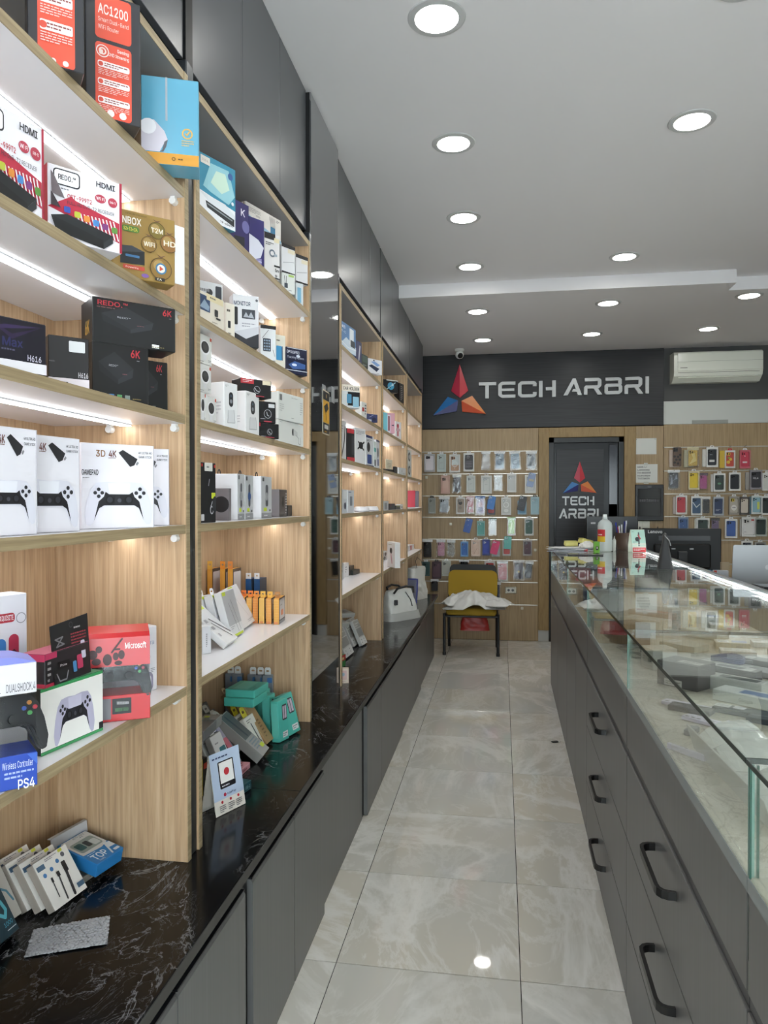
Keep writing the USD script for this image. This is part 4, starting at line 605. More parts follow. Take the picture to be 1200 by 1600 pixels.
r1 = spot(T2, (435, 655), (474, 665), -.81, .06); carton('lower white carton with a line drawing of a bullet camera, at the right end', 'box', *r1, '#d9dad6', [('e', '#3c3d40', .56, .58, .045, .16), ('p', '#c5c6c4', [(.58, .74), (.74, .62), (.74, .44), (.58, .42)]), ('ln', '#8a8a8c', [(.68, .46), (.8, .34), (.78, .1), (.86, .08), (.88, .4)], .012), ('l', '#a5a5a4', .05, .90, .2, .95, 1)], name='camera_box', group='white bullet camera cartons')
put('upper white carton with small print, at the right end of the camera shelf', T2 + r1[2][2] + .0012, (435, 611), (474, 622), -.81, .06, '#d6d8d4', [('rr', '#7a7a78', .04, .70, .14, .92, .01), ('l', '#b5b5b2', .04, .3, .2, .6, 4), ('l', '#a8a8a6', .85, .3, .95, .8, 6), ('l', '#8d8d8c', .5, .1, .66, .16, 1), ('l', '#b9b9b6', .5, .84, .94, .92, 1)], name='camera_box', group='white bullet camera cartons')
# second shelf: watches
t = put('tall black wristband carton with a large figure six beside the post', T1, (313, 722), (337, 724), -.815, .04, '#121316', [('rr', '#d6d4cc', .26, .86, .78, 1.0, .01), ('l', '#6a6a68', .4, .9, .66, .96, 1), ('t', '#b9bac0', .56, .14, .22, '6', .28), ('rr', '#c9d83a', .70, .40, .95, .50, .01), ('rr', '#c8c8ca', .02, .03, .22, .14, .01), ('r', '#b5342c', .04, .93, .14, .98), ('r', '#b5342c', .86, .92, .96, .97), ('ln', '#9a9aa2', [(.5, .62), (.56, .72)], .01), ('e', '#2d3034', .9, .30, .16, .14)], name='watch_box', cat_='box')
obj('hang_tab', stand(moved(ext(Polygon([(-.02, 0), (.02, 0), (.028, .02), (-.012, .02)]), .01), (0, .128, 0))).apply_translation((0, 0, .0)), pm(S('#17171a'), .4), t) if False else None
flush('square grey watch carton seen from its side, next to the tall black one', T1, 357.5, 361, 763, -.83, .085, '#6f6a6c', front=[('r', '#c5c5c8', .9, .8, 1, 1), ('r', '#b9b9bc', .92, 0, 1, .8)], left=[('e', '#1c1d20', .7, .5, .3, .25)], name='watch_box')
def watch_print(c): return [('r', '#8f9092', 0, 0, 1, .13), ('l', '#d8d8da', .25, .04, .8, .09, 1), ('rr', '#2b2c2e', .1, .88, .26, .97, .005), ('rr', '#55585e', .38, .28, .64, .80, .06), ('c', c, .5, .52, .10), ('rr', '#c9d83a', .2, .17, .5, .25, .005), ('rr', '#3a3a3c', .74, .16, .86, .21, .005)]
WW = 'tall white smart watch cartons'
for a, b, v_, x, c, dp, l in ((371, 381.5, 741, -.835, '#9a9c9e', .13, 'tall white watch carton with a grey watch, first of the three'), (383, 395, 743, -.835, '#2f4f86', .045, 'tall white watch carton with a blue watch, second of the three'), (408, 424, 745, -.83, '#a9abad', .055, 'tall white watch carton standing apart, with a grey round watch')):
    t = flush(l, T1, a, b, v_, x, dp, '#d9d9dc', front=[('r', '#bfc0c2', 0, .13, 1, 1)] + watch_print(c), name='watch_box', group=WW)
    w_, h_ = .03, at((a + b) / 2, v_, X=x)[2] - T1; obj('hang_tab', moved(stand(ext(Point(0, 0).buffer(.014).difference(Point(0, .002).buffer(.007)).intersection(sbox(-1, -.004, 1, 1)), .001)), (0, .01, h_ + .003)), pm(S('#161618'), .4), t)
flush('dark grey cubic watch carton with light lettering', T1, 436, 448, 765, -.84, .09, '#4a4748', front=[('l', '#c9c9cc', .80, .1, .95, .9, 8), ('e', '#1b1c1f', .5, .55, .14, .22)], left=[('r', '#757072', 0, 0, 1, 1)], name='watch_box')
flush('small black carton at the right end of the watch shelf', T1, 449, 467, 789.5, -.86, .05, '#23272b', front=[('r', '#c9c9c4', .84, .5, .92, .85)], name='watch_box')
# lowest shelf: orange, blue and white packs
OR = 'orange charger cartons'
def orange(l, A, B, h, side, tabc, dp=.020, zs=T0):
    t = edge_put(l, zs, A, B, dp, h, '#d99a3c', name='charger_box', group=OR, front=[('r', '#4a3c34', 0, 0, 1, 1), ('rr', '#c9c2c0', .08, .16, .94, .94, .03), ('rr', '#d8825a', .3, .3, .7, .52, .04), ('l', '#8a7a70', .2, .68, .7, .76, 1), ('r', '#8d8a8c', 0, .0, 1, .12)],
        left=[('r', side, 0, 0, 1, 1)] + [('r', '#e8b968', .12 + .16 * i, .12, .14 + .16 * i, .95) for i in range(5)] + [('r', '#e8b968', .05, .12 + .1 * i, .95, .13 + .1 * i) for i in range(9)] + [('r', '#dd8a5a', .1, .02, .8, .09)])
    obj('hang_tab', moved(stand(ext(Polygon([(-.010, 0), (.010, 0), (.010, .024), (-.010, .024)]).difference(rrect(-.004, .010, .004, .016, .002)), .0008)), (-.03, 0, h - .0003), rz=-math.pi / 2), pm(S(tabc), .45), t)
for k, (u, tabc, side) in enumerate(((436, '#b07840', '#dda24c'), (424, '#e8b24a', '#e09a50'), (413, '#e0ae48', '#e8b860'), (403, '#dd8a3a', '#d98238'), (393.5, '#e07a2c', '#dfa352'), (383, '#e0722a', '#d88a3c'))):
    vb = 976 - (436 - u) * .06; orange(('first', 'second', 'third', 'fourth', 'fifth', 'sixth')[k] + ' orange charger carton from the right in the front row', (u, vb), (u + 9, vb - 7), .098, side, tabc)
for u, tabc, l in ((365, '#dd8a44', 'orange charger carton with a phone picture at the back, right of three'), (353, '#e08a2c', 'orange charger carton at the back, middle of three'), (333, '#e0ac48', 'orange charger carton at the back, left of three, with a paler tab')):
    p0 = at(u, 900, Y=2.70); t = carton(l, 'box', (p0[0] - .012, 2.74, T0 + .0006), 1.52, (.08, .022, .205), '#d99a3c', [('r', '#4a3c34', 0, 0, 1, 1), ('rr', '#c9c2c0', .08, .16, .94, .94, .03), ('rr', '#d8825a', .3, .3, .7, .52, .04)], [('r', '#e8b968', .12 + .16 * i, .12, .14 + .16 * i, .95) for i in range(5)], name='charger_box', group=OR)
    obj('hang_tab', moved(stand(ext(Polygon([(-.010, 0), (.010, 0), (.010, .03), (-.010, .03)]).difference(rrect(-.004, .013, .004, .02, .002)), .0008)), (-.038, 0, .2048), rz=-math.pi / 2), pm(S(tabc), .45), t)
for u, l in ((386, 'left of two dark blue cartons with white tabs behind the orange row'), (399, 'right of two dark blue cartons with white tabs behind the orange row')):
    p0 = at(u, 930, Y=2.83); t = carton(l, 'box', (p0[0] + .012, 2.855, T0 + .0006), 1.50, (.07, .026, .155), '#1d4a78', [('r', '#2d3a4c', 0, 0, 1, 1), ('e', '#b9b4b4', .5, .4, .3, .2)], name='charger_box', group='dark blue charger cartons')
    obj('hang_tab', moved(stand(ext(Polygon([(-.011, 0), (.011, 0), (.011, .024), (-.011, .024)]).difference(rrect(-.004, .010, .004, .016, .002)), .0008)), (-.033, 0, .1548), rz=-math.pi / 2), pm(S('#d8d8da'), .45), t)
CW = 'white cable cartons on the lowest shelf'
LN = [('r', '#c9d83a', .06, .90, .30, .98), ('ln', '#6a6a70', [(.35, .72), (.62, .08)], .008), ('ln', '#6a6a70', [(.55, .78), (.8, .1)], .008), ('l', '#a9a9ae', .1, .16, .4, .24, 2)]
t = edge_put('white cable carton leaning right against the orange row', T0, (381, 987), (400, 973), .02, .16, '#dadadc', -.50, 0, name='cable_box', group=CW, front=[('r', '#c9d83a', .3, .90, .6, .99), ('ln', '#a9a9ae', [(.4, .8), (.7, .2)], .006), ('l', '#b4b4b8', .5, .06, .9, .14, 2)])
t = edge_put('white cable carton with a grey panel and two plugs, mid shelf', T0, (363, 1001), (382, 990), .026, .16, '#dcdcde', -.26, front=[('r', '#b4b5b8', .02, .25, .98, .98)] + LN + [('r', '#c9d83a', .1, .0, .9, .05)], name='cable_box', group=CW)
for k, (u, v, l) in enumerate(((346, 1001, 'white cable carton second behind the grey-panelled one'), (329, 1002, 'white cable carton third behind the grey-panelled one'))):
    t = edge_put(l, T0, (u, v), (u + 14, v - 7), .028, .15 - .005 * k, '#d6d6d9', -.24, front=[('l', '#a9a9ae', .2, .2, .8, .6, 5), ('r', '#c9d83a', .1, .93, .4, .99)], name='cable_box', group=CW); tab(t, .03, .028, .15 - .005 * k, '#e6e6e8', .03, .022)
t = edge_put('white cable carton leaning in front of the others with a dark lead pictured', T0, (355, 1015), (372, 1003), .02, .17, '#d8d9da', -.85, front=[('r', '#c9d83a', .55, .86, .9, .98), ('ln', '#3c3c40', [(.5, .62), (.95, .20)], .02), ('ln', '#3c3c40', [(.4, .52), (.8, .1)], .014), ('l', '#9a9a9e', .12, .15, .3, .7, 3)], name='cable_box', group=CW)
edge_put('white earphone carton with upright lettering beside the post', T0, (316, 1023), (330, 1021), .035, .085, '#d9dbe0', front=[('l', '#55585e', .42, .25, .58, .75, 7)], name='earphone_box')
# ------------------------------------------------------------------ worktop under the second unit
TL_ = '#4fb3a4'
def teal(l, A, B, rx, dp=.034, h=.155, ry=0., **k):
    return edge_put(l, ZT, A, B, dp, h, TL_, rx, ry, name='earphone_box', group='teal earphone cartons', front=[('rr', '#26282c', .40, .50, .86, .88, .03), ('rr', '#b9a9b8', .45, .53, .62, .85, .03), ('rr', '#c5b5c4', .66, .53, .82, .85, .03), ('rr', '#d9dcdc', .36, .08, .88, .22, .01), ('l', '#6a6a6c', .42, .1, .82, .2, 2)], left=[('r', '#5cbcae', .1, .1, .9, .95)], **k)
teal('frontmost teal earphone carton leaning with a clear window', (453, 1154), (470, 1144), -.28)
teal('teal earphone carton left of the frontmost one, standing upright', (437, 1162), (452, 1154), -.06)
teal('third teal earphone carton from the right, window turned away', (423, 1150), (432, 1144), -.04)
teal('fourth teal earphone carton from the right in the standing row', (416, 1140), (424, 1134), -.04)
teal('fifth teal earphone carton from the right, under the lying ones', (408, 1132), (417, 1126), -.03)
teal('rearmost teal earphone carton of the standing row, under the lying ones', (399, 1124), (408, 1118), -.03)
for k, (z_, l) in enumerate(((0.150, 'lower teal earphone carton lying flat on the standing ones'), (.19, 'upper teal earphone carton lying flat on the pile'))):
    t = thing('earphone_box', l, 'box', (-.955, 2.63 + .015 * k, ZT + (.157 if k == 0 else .1885)), 1.5, 'teal earphone cartons')
    t.GetPrim().GetAttribute('xformOp:translate').Set(Gf.Vec3d(-1.0 + .005 * k, 2.55 + .02 * k, ZT + .112 + .0455 * k)) if False else None
    obj('carton', rbox(-.068, -.058, 0, .068, .058, .031 if k == 0 else .028, .0015), pm(S(TL_), .4), t); on_face(t, [('rr', '#6cc6b8', .1, .3, .9, .8, .03), ('l', '#3f8f84', .1, .05, .5, .25, 2)], .136, .116, .031 if k == 0 else .028, 'T')
KR = '#a8895f'
edge_put('long brown kraft carton leaning in front of the teal ones', ZT, (418, 1169), (428, 1160), .028, .20, KR, -.60, name='cable_box', front=[('rr', '#3a3026', .2, .9, .8, .96, .01), ('l', '#6f5a3c', .3, .1, .6, .5, 6)])
for k, l in enumerate(('brown kraft carton second behind the long one', 'brown kraft carton third behind the long one', 'brown kraft carton fourth behind the long one')):
    t = edge_put(l, ZT, (411 - 10.5 * k, 1160 - 2 * k), (421 - 10.5 * k, 1151 - 2 * k), .018, .19, '#8f7350', -.58, name='cable_box', group='brown kraft cable cartons'); tab(t, .03, .018, .19, '#b59a74', .03, .024)
for k, (u, v, l) in enumerate(((403, 1178, 'white pen carton with a yellow tab, in front of the kraft cartons'), (389, 1174, 'white pen carton with a yellow tab, left of its twin'))):
    t = edge_put(l, ZT, (u, v), (u + 14, v - 12), .024, .125, '#cfcac0', -.48, name='stylus_box', group='white cartons with yellow tabs', front=[('rr', '#dcdad2', .05, .03, .95, .97, .02), ('ln', '#55585c', [(.45, .75), (.55, .25)], .03), ('e', '#3a3c40', .58, .16, .12, .06), ('l', '#77756e', .15, .80, .6, .92, 2)], left=[('l', '#8a857a', .3, .1, .7, .5, 3)]); tab(t, .03, .024, .125, '#d9c93a', .038, .04)
t = edge_put('long clear-topped charger pack sliding towards the worktop edge', ZT, (411, 1194), (421, 1180), .035, .205, '#9a9a98', -.88, name='charger_box', front=[('r', '#4c5658', .04, .40, .96, .98), ('ln', '#1d3444', [(.5, .45), (.4, .92)], .03), ('l', '#6f8492', .15, .14, .85, .36, 4), ('rr', '#c5d63a', .6, .10, .95, .18, .01)], left=[('r', '#8a8a86', 0, 0, 1, 1)]); tab(t, .04, .035, .205, '#b9bab4', .045, .03)
t = thing('charger_box', 'long grey pack lying across the top of the pile under the shelf', 'box', (-.965, 2.26, ZT + .155), 1.75, None, None, 0, .10)
obj('carton', rbox(-.14, -.03, 0, .05, .03, .034, .002), pm(S('#6f6d70'), .35), t); obj('clear_end', rbox(.0502, -.03, 0, .14, .03, .034, .002), pm(S('#a8a8a6'), .25), t); on_face(t, [('rr', '#c5d63a', .8, .55, .9, .85, .01), ('l', '#6f8492', .55, .2, .78, .8, 3)], .28, .06, .034, 'T')
# leaning hang packs of the pile
PK = 'grey hang packs in the pile'
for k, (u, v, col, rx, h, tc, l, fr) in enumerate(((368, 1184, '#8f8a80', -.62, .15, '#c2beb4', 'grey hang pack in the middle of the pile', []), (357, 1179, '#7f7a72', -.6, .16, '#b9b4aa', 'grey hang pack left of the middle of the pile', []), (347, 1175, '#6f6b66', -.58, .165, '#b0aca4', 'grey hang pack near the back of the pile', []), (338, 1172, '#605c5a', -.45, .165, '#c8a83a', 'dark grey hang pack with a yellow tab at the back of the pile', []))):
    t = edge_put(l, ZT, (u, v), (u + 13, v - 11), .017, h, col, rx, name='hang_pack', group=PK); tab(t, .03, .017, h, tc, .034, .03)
edge_put('hang pack with a pictured pink and blue flash drive behind the tent card', ZT, (359, 1207), (378, 1194), .02, .165, '#a5a3b4', -.62, name='hang_pack', front=[('r', '#8a8aa8', .0, .4, .6, 1), ('rr', '#23252e', .28, .08, .60, .80, .04), ('rr', '#c9707c', .60, .02, .92, .6, .05), ('rr', '#d9dade', .30, .80, .5, .9, .02)])
for k, (u, l) in enumerate(((349, 'white hang pack with a teal window behind the tent card'), (331, 'white hang pack with a dark window beside the post'))):
    t = edge_put(l, ZT, (u, 1212), (u + 16, 1199), .022, .125, '#b4b2ae', -.42, name='hang_pack', front=[('rr', '#dcdcda', .02, .02, .98, .98, .02), ('rr', '#2f6f78' if k == 0 else '#26383c', .40, .05, .92, .62, .05), ('l', '#8a8a8a', .2, .72, .7, .8, 1)]); tab(t, .03, .022, .125, '#e4e2de', .03, .034)
BT = 'blue-grey packs with white tabs behind the teal cartons'
for k, (u, l) in enumerate(((358, 'first'), (369, 'second'), (393, 'third'), (405, 'fourth'), (416, 'fifth'))):
    p0 = at(u, 1080, Y=2.87); t = thing('hang_pack', l + ' blue-grey pack from the left, peeping over the teal cartons', 'hang pack', (p0[0], 2.89, ZT + .0006), .12, BT)
    obj('pack', rbox(-.022, -.012, 0, .022, .012, .20, .002), pm(S('#7c828a'), .4), t); on_face(t, [('rr', '#3f6ea8', .5, .84, .95, .95, .02)], .044, .024, .20); tab(t, .03, .024, .20, '#d9dad8', .026, .03)
edge_put('small teal carton lying behind the tent card', ZT, (379, 1242), (393, 1232), .09, .028, '#164850', name='adapter_box', front=[('t', '#9fc4c6', .3, .3, .35, 'USB-C', .5)], top=[('r', '#9fb4b4', 0, .8, 1, 1)])
edge_put('pink printed card pack lying behind the tent card', ZT, (378, 1212), (391, 1200), .05, .02, '#c9909a', name='adapter_box', top=[('l', '#8a3a48', .1, .2, .9, .8, 3)], front=[('l', '#8a3a48', .1, .2, .9, .8, 1)])
edge_put('yellow and black pack standing in the shade beside the post', ZT, (314, 1246), (324, 1239), .05, .115, '#26241e', name='hang_pack', front=[('r', '#b9a52c', 0, 0, .3, 1), ('rr', '#b5432c', .4, .7, .95, .86, .02)], left=[('r', '#b9a52c', 0, 0, 1, 1)])
# tent card
a, b = at(338, 1279, Z=ZT), at(384, 1256, Z=ZT); wv_ = b - a; Wt = math.hypot(wv_[0], wv_[1]); rzt = math.atan2(wv_[1], wv_[0])
t = thing('tent_card', 'white and pale blue folded tent card standing on the marble worktop', 'tent card', ((a + b) / 2)[:2].tolist() + [ZT + .0006], rzt)
Ht, Dt, k_ = .175, .062, .0012; ang = math.atan2(Dt / 2, Ht)
Pt = Polygon([(0, 0), (Dt / 2, Ht), (Dt, 0), (Dt - .004, .012), (Dt / 2, .006), (.004, .012)]).buffer(-.0001).difference(Polygon([(.0035, .004), (Dt / 2, Ht - .009), (Dt - .0035, .004)]))
m = ext(Pt, Wt); m.apply_transform(np.array([[0, 0, 1, -Wt / 2], [1, 0, 0, 0], [0, 1, 0, 0], [0, 0, 0, 1.]])); obj('card', m, pm(S('#ddd6cc'), .5), t)
L_ = math.hypot(Dt / 2, Ht)
G_, T_ = draw([('r', '#b4c3d9', .0, .24, 1, 1), ('rr', '#1c1c22', .24, .40, .76, .84, .02), ('r', '#e9e7e4', .275, .485, .725, .82), ('c', '#b9303a', .50, .655, .06), ('l', '#c9c9d0', .3, .42, .7, .46, 1), ('c', '#b9304a', .36, .30, .03), ('t', '#33405c', .43, .285, .035, 'lutePay', .30), ('l', '#3f4c6c', .08, .885, .92, .94, 1)] + [('c', '#b9303a', x, .20, .024) for x in (.24, .52, .78)] + [('l', '#55555a', x - .1, .04, x + .1, .16, 4) for x in (.24, .52, .78)], Wt, L_)
Rt = trimesh.transformations.rotation_matrix(-ang, (1, 0, 0))[:3, :3]
for nm, Lq in (('printed_picture', G_), ('lettering', T_)): ink_obj(nm, Lq, t, lambda v: np.c_[v[:, 0] - Wt / 2, -.0002 - v[:, 2], v[:, 1]] @ Rt.T)
# ================================================================== third shelf unit
put('blue and white device carton at the left end of the top shelf beyond the mirror', T4, (530, 498), (556, 516), -.81, .05, '#4a7cb0', [('p', '#c9d8e6', [(0, .1), (.4, .5), (1, .3), (1, 0), (0, 0)]), ('rr', '#dfe6ec', .60, .30, .86, .92, .02), ('rr', '#26323c', .66, .25, .94, .5, .02), ('t', '#e6edf4', .05, .78, .10, 'NE', .3, 1), ('t', '#e6edf4', .08, .62, .07, '3 C', .3), ('ln', '#e6edf4', [(0, .3), (.5, .15), (1, .2)], .02)], name='device_box')
put('narrow navy device carton with a white tool pictured', T4, (556, 530), (565, 536), -.80, .05, '#22285c', [('ln', '#c9ccd8', [(.5, .15), (.7, .8)], .08), ('c', '#1a1c20', .7, .85, .06)], name='device_box')
put('dark green device carton on the top shelf beyond the mirror', T4, (565, 552), (575, 557), -.80, .045, '#1e2a26', [('rr', '#3f5248', .1, .4, .9, .9, .02), ('l', '#9aa8a0', .2, .1, .8, .25, 2)], name='device_box')
put('white carton with a blue and a black drive pictured, right end of that top shelf', T4, (575, 559), (597, 564), -.80, .04, '#d9d9df', [('p', '#7f9fd0', [(.2, .78), (.45, .86), (.85, .66), (.65, .52)]), ('p', '#1f2a44', [(.04, .48), (.25, .60), (.80, .40), (.6, .16)]), ('rr', '#2a3040', .36, .86, .46, .95, .01), ('l', '#88888e', .6, .04, .9, .1, 1)], name='drive_box')
put('white phone holder carton with a bold header', T3, (533, 600), (562, 603), -.82, .05, '#cfd2d4', [('r', '#e0d8cc', 0, .72, 1, 1), ('t', '#2a2a2e', .10, .78, .13, 'CAR HOLDER', .86, 1), ('r', '#16181c', .35, .1, 1, .70), ('rr', '#4a86a8', .3, .2, .55, .6, .03), ('rr', '#8fb8cc', .62, .05, .95, .5, .03), ('rr', '#c9d0d2', .02, .2, .3, .6, .02)], name='holder_box')
put('narrow white gadget carton on the same shelf as the phone holder', T3, (565, 627), (573, 630), -.80, .04, '#dcdcd8', [('rr', '#b53a3a', .1, .4, .5, .65, .02), ('l', '#3a3a3c', .6, .2, .9, .9, 4)], name='holder_box')
put('dark blue gadget carton at the right end of that shelf', T3, (574, 646), (590, 648), -.81, .05, '#3a3f66', [('ln', '#9aa0c0', [(.2, .6), (.6, .9)], .03), ('rr', '#c9ccd6', .1, .05, .4, .3, .02), ('e', '#262a44', .65, .4, .2, .2)], name='holder_box')
put('white speaker carton at the left end of the third shelf beyond the mirror', T2, (531, 656), (541, 659), -.815, .05, '#c9c9ca', [('ln', '#2a2a2c', [(.8, .85), (.7, .5), (.3, .1)], .03), ('l', '#8d8d90', .2, .7, .5, .9, 3)], name='speaker_box')
put('black and red speaker carton', T2, (542, 669), (554, 671), -.81, .045, '#1e1e21', [('r', '#b9333c', 0, .86, .9, 1), ('r', '#b9333c', 0, 0, 1, .12), ('rr', '#3a3a3e', .6, .2, .9, .8, .03)], name='speaker_box')
put('white carton with a black drone pictured', T2, (555, 668), (571, 671), -.815, .05, '#d6d6d8', [('e', '#222226', .55, .52, .2, .1), ('ln', '#222226', [(.25, .42), (.85, .62)], .025), ('ln', '#222226', [(.3, .62), (.8, .4)], .025), ('l', '#8d8d92', .1, .82, .9, .94, 3)], name='drone_box')
put('white scanner carton with a navy header', T2, (572, 679), (584, 683), -.805, .045, '#d6d8dc', [('r', '#2a3468', 0, .92, .8, 1), ('e', '#2a2c30', .3, .62, .2, .16), ('rr', '#2c4a8c', .15, .08, .7, .38, .03), ('l', '#77777c', .1, .8, .7, .88, 2), ('r', '#2a3468', 0, 0, 1, .04)], name='scanner_box')
flush('slim teal and white carton', T2, 584.5, 587.5, 690, -.787, .04, '#d4dcdc', front=[('r', '#3f9a9a', 0, .6, 1, .75), ('rr', '#26282c', .2, .05, .8, .3, .05)], name='scanner_box')
flush('white scanner carton with a dark handle pictured at the right end', T2, 588, 593, 688, -.787, .05, '#d4d6dc', front=[('r', '#2a3468', 0, .93, 1, 1), ('e', '#26282c', .5, .55, .18, .18), ('rr', '#2c3a6c', .35, .08, .7, .32, .03)], name='scanner_box')
flush('white carton with a hang tab beyond the mirror, on the second shelf', T1, 533.5, 542.5, 765, -.82, .04, '#d0d4d8', front=[('e', '#3a3a50', .6, .3, .2, .15), ('rr', '#e2e4e6', .3, .6, .9, .95, .02)], name='gadget_box')
flush('white carton with a grey remote pictured', T1, 543.5, 553, 766, -.815, .04, '#d4d6da', front=[('rr', '#7a8088', .3, .3, .7, .72, .03), ('l', '#3f5a94', .1, .86, .8, .95, 1)], name='gadget_box')
for k, (u, l) in enumerate(((565, 'left of two round white pucks on the shelf'), (580, 'right of two round white pucks on the shelf'))):
    p0 = at(u, 800, Z=T1); t = thing('charging_puck', l, 'charger', (-.84 + .0 * k, at(u, 800, X=-.84)[1], T1 + .0006), .3, 'round white pucks')
    obj('body', lathe([(0, 0), (.045, 0), (.050, .004), (.044, .026), (.036, .030), (0, .030)], 28), pm(S('#dedee0'), .3), t, smooth=35); obj('base_ring', lathe([(.0502, .002), (.0515, .003), (.0502, .006)], 28), pm(S('#a9a9ac'), .3), t)
edge_put('small white earphone carton beyond the mirror on the lowest shelf', T0, (537, 903), (545, 900), .03, .085, '#dcdcde', front=[('l', '#77777c', .3, .3, .6, .8, 3)], name='earphone_box')
edge_put('dark brown perfume carton beside the small white one', T0, (547, 899), (553, 896), .03, .055, '#4a4440', front=[('r', '#2e2a28', 0, 0, 1, 1)], name='earphone_box')
edge_put('flat dark box lying on the lowest shelf beyond the mirror', T0, (552, 899), (562, 896), .07, .03, '#2c3230', name='earphone_box')
edge_put('grey earphone pack at the mirror end of the lowest shelf', T0, (532, 907), (537, 905), .02, .10, '#a9aaac', front=[('c', '#6a6a6c', .5, .5, .1)], name='earphone_box')
# packs leaning on the worktop beyond the mirror
CP = 'clear topped packs with white feet'
for k, (A, B, l) in enumerate((((541, 1031), (553, 1021), 'frontmost clear topped pack with a white foot beyond the mirror'), ((553, 1013), (563, 1005), 'clear topped pack with a white foot, second from the front'), ((562, 1006), (568, 1002), 'clear topped pack half hidden in the middle of the row'), ((566, 1011), (574, 1006), 'rearmost clear topped pack beside the shelf side'))):
    t = edge_put(l, ZT, A, B, .022, .165, '#c2c2c0', -.42, name='charger_pack', group=CP, front=[('rr', '#8d8d8a', .06, .34, .94, .66, .02), ('rr', '#9a9a96', .06, .69, .94, .97, .02), ('l', '#c9c9c6', .15, .72, .8, .9, 2), ('r', '#d9d9d7', 0, 0, 1, .30)] + [('c', '#4a4a4c', x, y, .028) for x in (.25, .7) for y in (.10, .21)])
for k, (u, v, l) in enumerate(((538, 978, 'clear pack lying on top of the leaning packs'), (545, 985, 'second clear pack lying on the leaning packs'))):
    p0 = at(u, v, X=-.98); t = thing('charger_pack', l, 'pack', (-1.0, p0[1] - .12 + .03 * k, ZT + .155 + .035 * k), 1.2, None, None, .25, .1); obj('tray', rbox(-.08, -.04, 0, .08, .04, .028, .003), pm(S('#b4b4b0'), .3), t); on_face(t, [('l', '#77777a', .1, .2, .8, .8, 3)], .16, .08, .028, 'T')
edge_put('small red and green carton half hidden at the mirror edge', ZT, (532, 1044), (540, 1040), .03, .065, '#3f8a4a', name='snack_box', front=[('r', '#b53a34', 0, .5, 1, 1), ('rr', '#d9c48a', .2, .6, .7, .8, .02)])
edge_put('small peach and white carton standing in front of the mirror edge', ZT, (529.5, 1068.5), (545, 1068), .03, .077, '#d8c8b8', front=[('rr', '#c9a9a4', .12, .25, .8, .85, .03), ('l', '#a48a86', .15, .06, .75, .2, 2), ('e', '#8fa4b4', .45, .6, .15, .12)], right=[('r', '#dca060', 0, 0, 1, 1)], name='cosmetic_box')
# stickers on the mirror
t = thing('camera_sign', 'yellow and black camera warning sticker on the smoked mirror', 'sign', (XS - .0055, at(511, 645, X=XS)[1], at(511, 645, X=XS)[2]), math.pi / 2)
obj('sticker', stand(ext(rrect(-.062, -.10, .062, .10, .008), .0012)), pm(S('#c9bda4'), .4), t)
G_, T_ = draw([('r', '#17171a', .05, .78, .95, .97), ('r', '#d9a128', .05, .27, .95, .77), ('r', '#17171a', .05, .03, .95, .26), ('p', '#17171a', [(.15, .62), (.65, .74), (.85, .62), (.4, .48)]), ('ln', '#17171a', [(.4, .5), (.5, .34)], .02), ('rr', '#c9c9c4', .2, .13, .8, .22, .01), ('l', '#d9a128', .2, .04, .8, .09, 1), ('c', '#a48a5a', .5, .875, .05)], .124, .20)
for nm, Lq in (('printed_picture', G_), ('lettering', T_)): ink_obj(nm, Lq, t, lambda v: np.c_[v[:, 0] - .062, -.0014 - v[:, 2], v[:, 1] - .10])
for u, v, h_, l in ((522, 617, .075, 'tall grey sticker on the mirror, right of the yellow one'), (508, 610, .05, 'short grey sticker on the mirror above the yellow one')):
    p0 = at(u, v, X=XS); t = thing('mirror_sticker', l, 'sticker', (XS - .0056, p0[1], p0[2]), math.pi / 2, 'grey stickers on the mirror'); obj('sticker', stand(ext(rrect(-.03, -h_ / 2, .03, h_ / 2, .003), .0008)), pm(S('#9a9c9e'), .4), t)
# ================================================================== fourth and fifth units
put('black and blue toy carton on the top shelf of the fourth unit', T4, (599, 592), (622, 595), -.83, .05, '#12161a', [('e', '#3f8fb4', .5, .5, .22, .3), ('c', '#c9d8dc', .62, .62, .1), ('c', '#1d3a4c', .45, .42, .09), ('ln', '#8fb8c8', [(.2, .2), (.8, .8)], .04), ('r', '#c9cac4', .2, .92, 1, 1)], name='toy_box')
put('slim dark carton with lettering down its face, fourth unit top shelf', T4, (624, 598), (631, 601), -.81, .045, '#1c1a1a', [('l', '#a9a4a0', .3, .2, .7, .9, 8), ('r', '#8a6a4a', 0, 0, 1, .1)], name='toy_box')
put('pale blue and pink carton with a hair brush pictured', T3, (598, 644), (617, 646), -.83, .05, '#d8a4b4', [('r', '#7ac0d0', 0, 0, .38, 1), ('r', '#d6d4dc', .38, 0, .62, .9), ('rr', '#7a2a3a', .44, .1, .56, .85, .05), ('p', '#3a3a54', [(.7, .4), (.9, .44), (.9, .36)])], name='beauty_box')
put('white carton with a red brush pictured beside the pink one', T3, (618, 658), (627, 660), -.81, .04, '#dcd8d8', [('c', '#b5303c', .4, .75, .13), ('rr', '#b5303c', .3, .15, .5, .65, .05), ('rr', '#c9a4ac', .1, .45, .8, .6, .02)], name='beauty_box')
put('black camera bag carton on the third shelf of the fourth unit', T2, (598, 732), (616, 734), -.83, .06, '#16181a', [('rr', '#2c2e30', .2, .3, .8, .8, .05), ('c', '#b9b9b4', .85, .7, .06), ('l', '#8d8d88', .2, .1, .8, .2, 1)], name='bag_box')
put('black carton beside the bag carton', T2, (618, 729), (621, 730), -.80, .02, '#141416', [('c', '#8d8d90', .5, .6, .1)], name='bag_box')
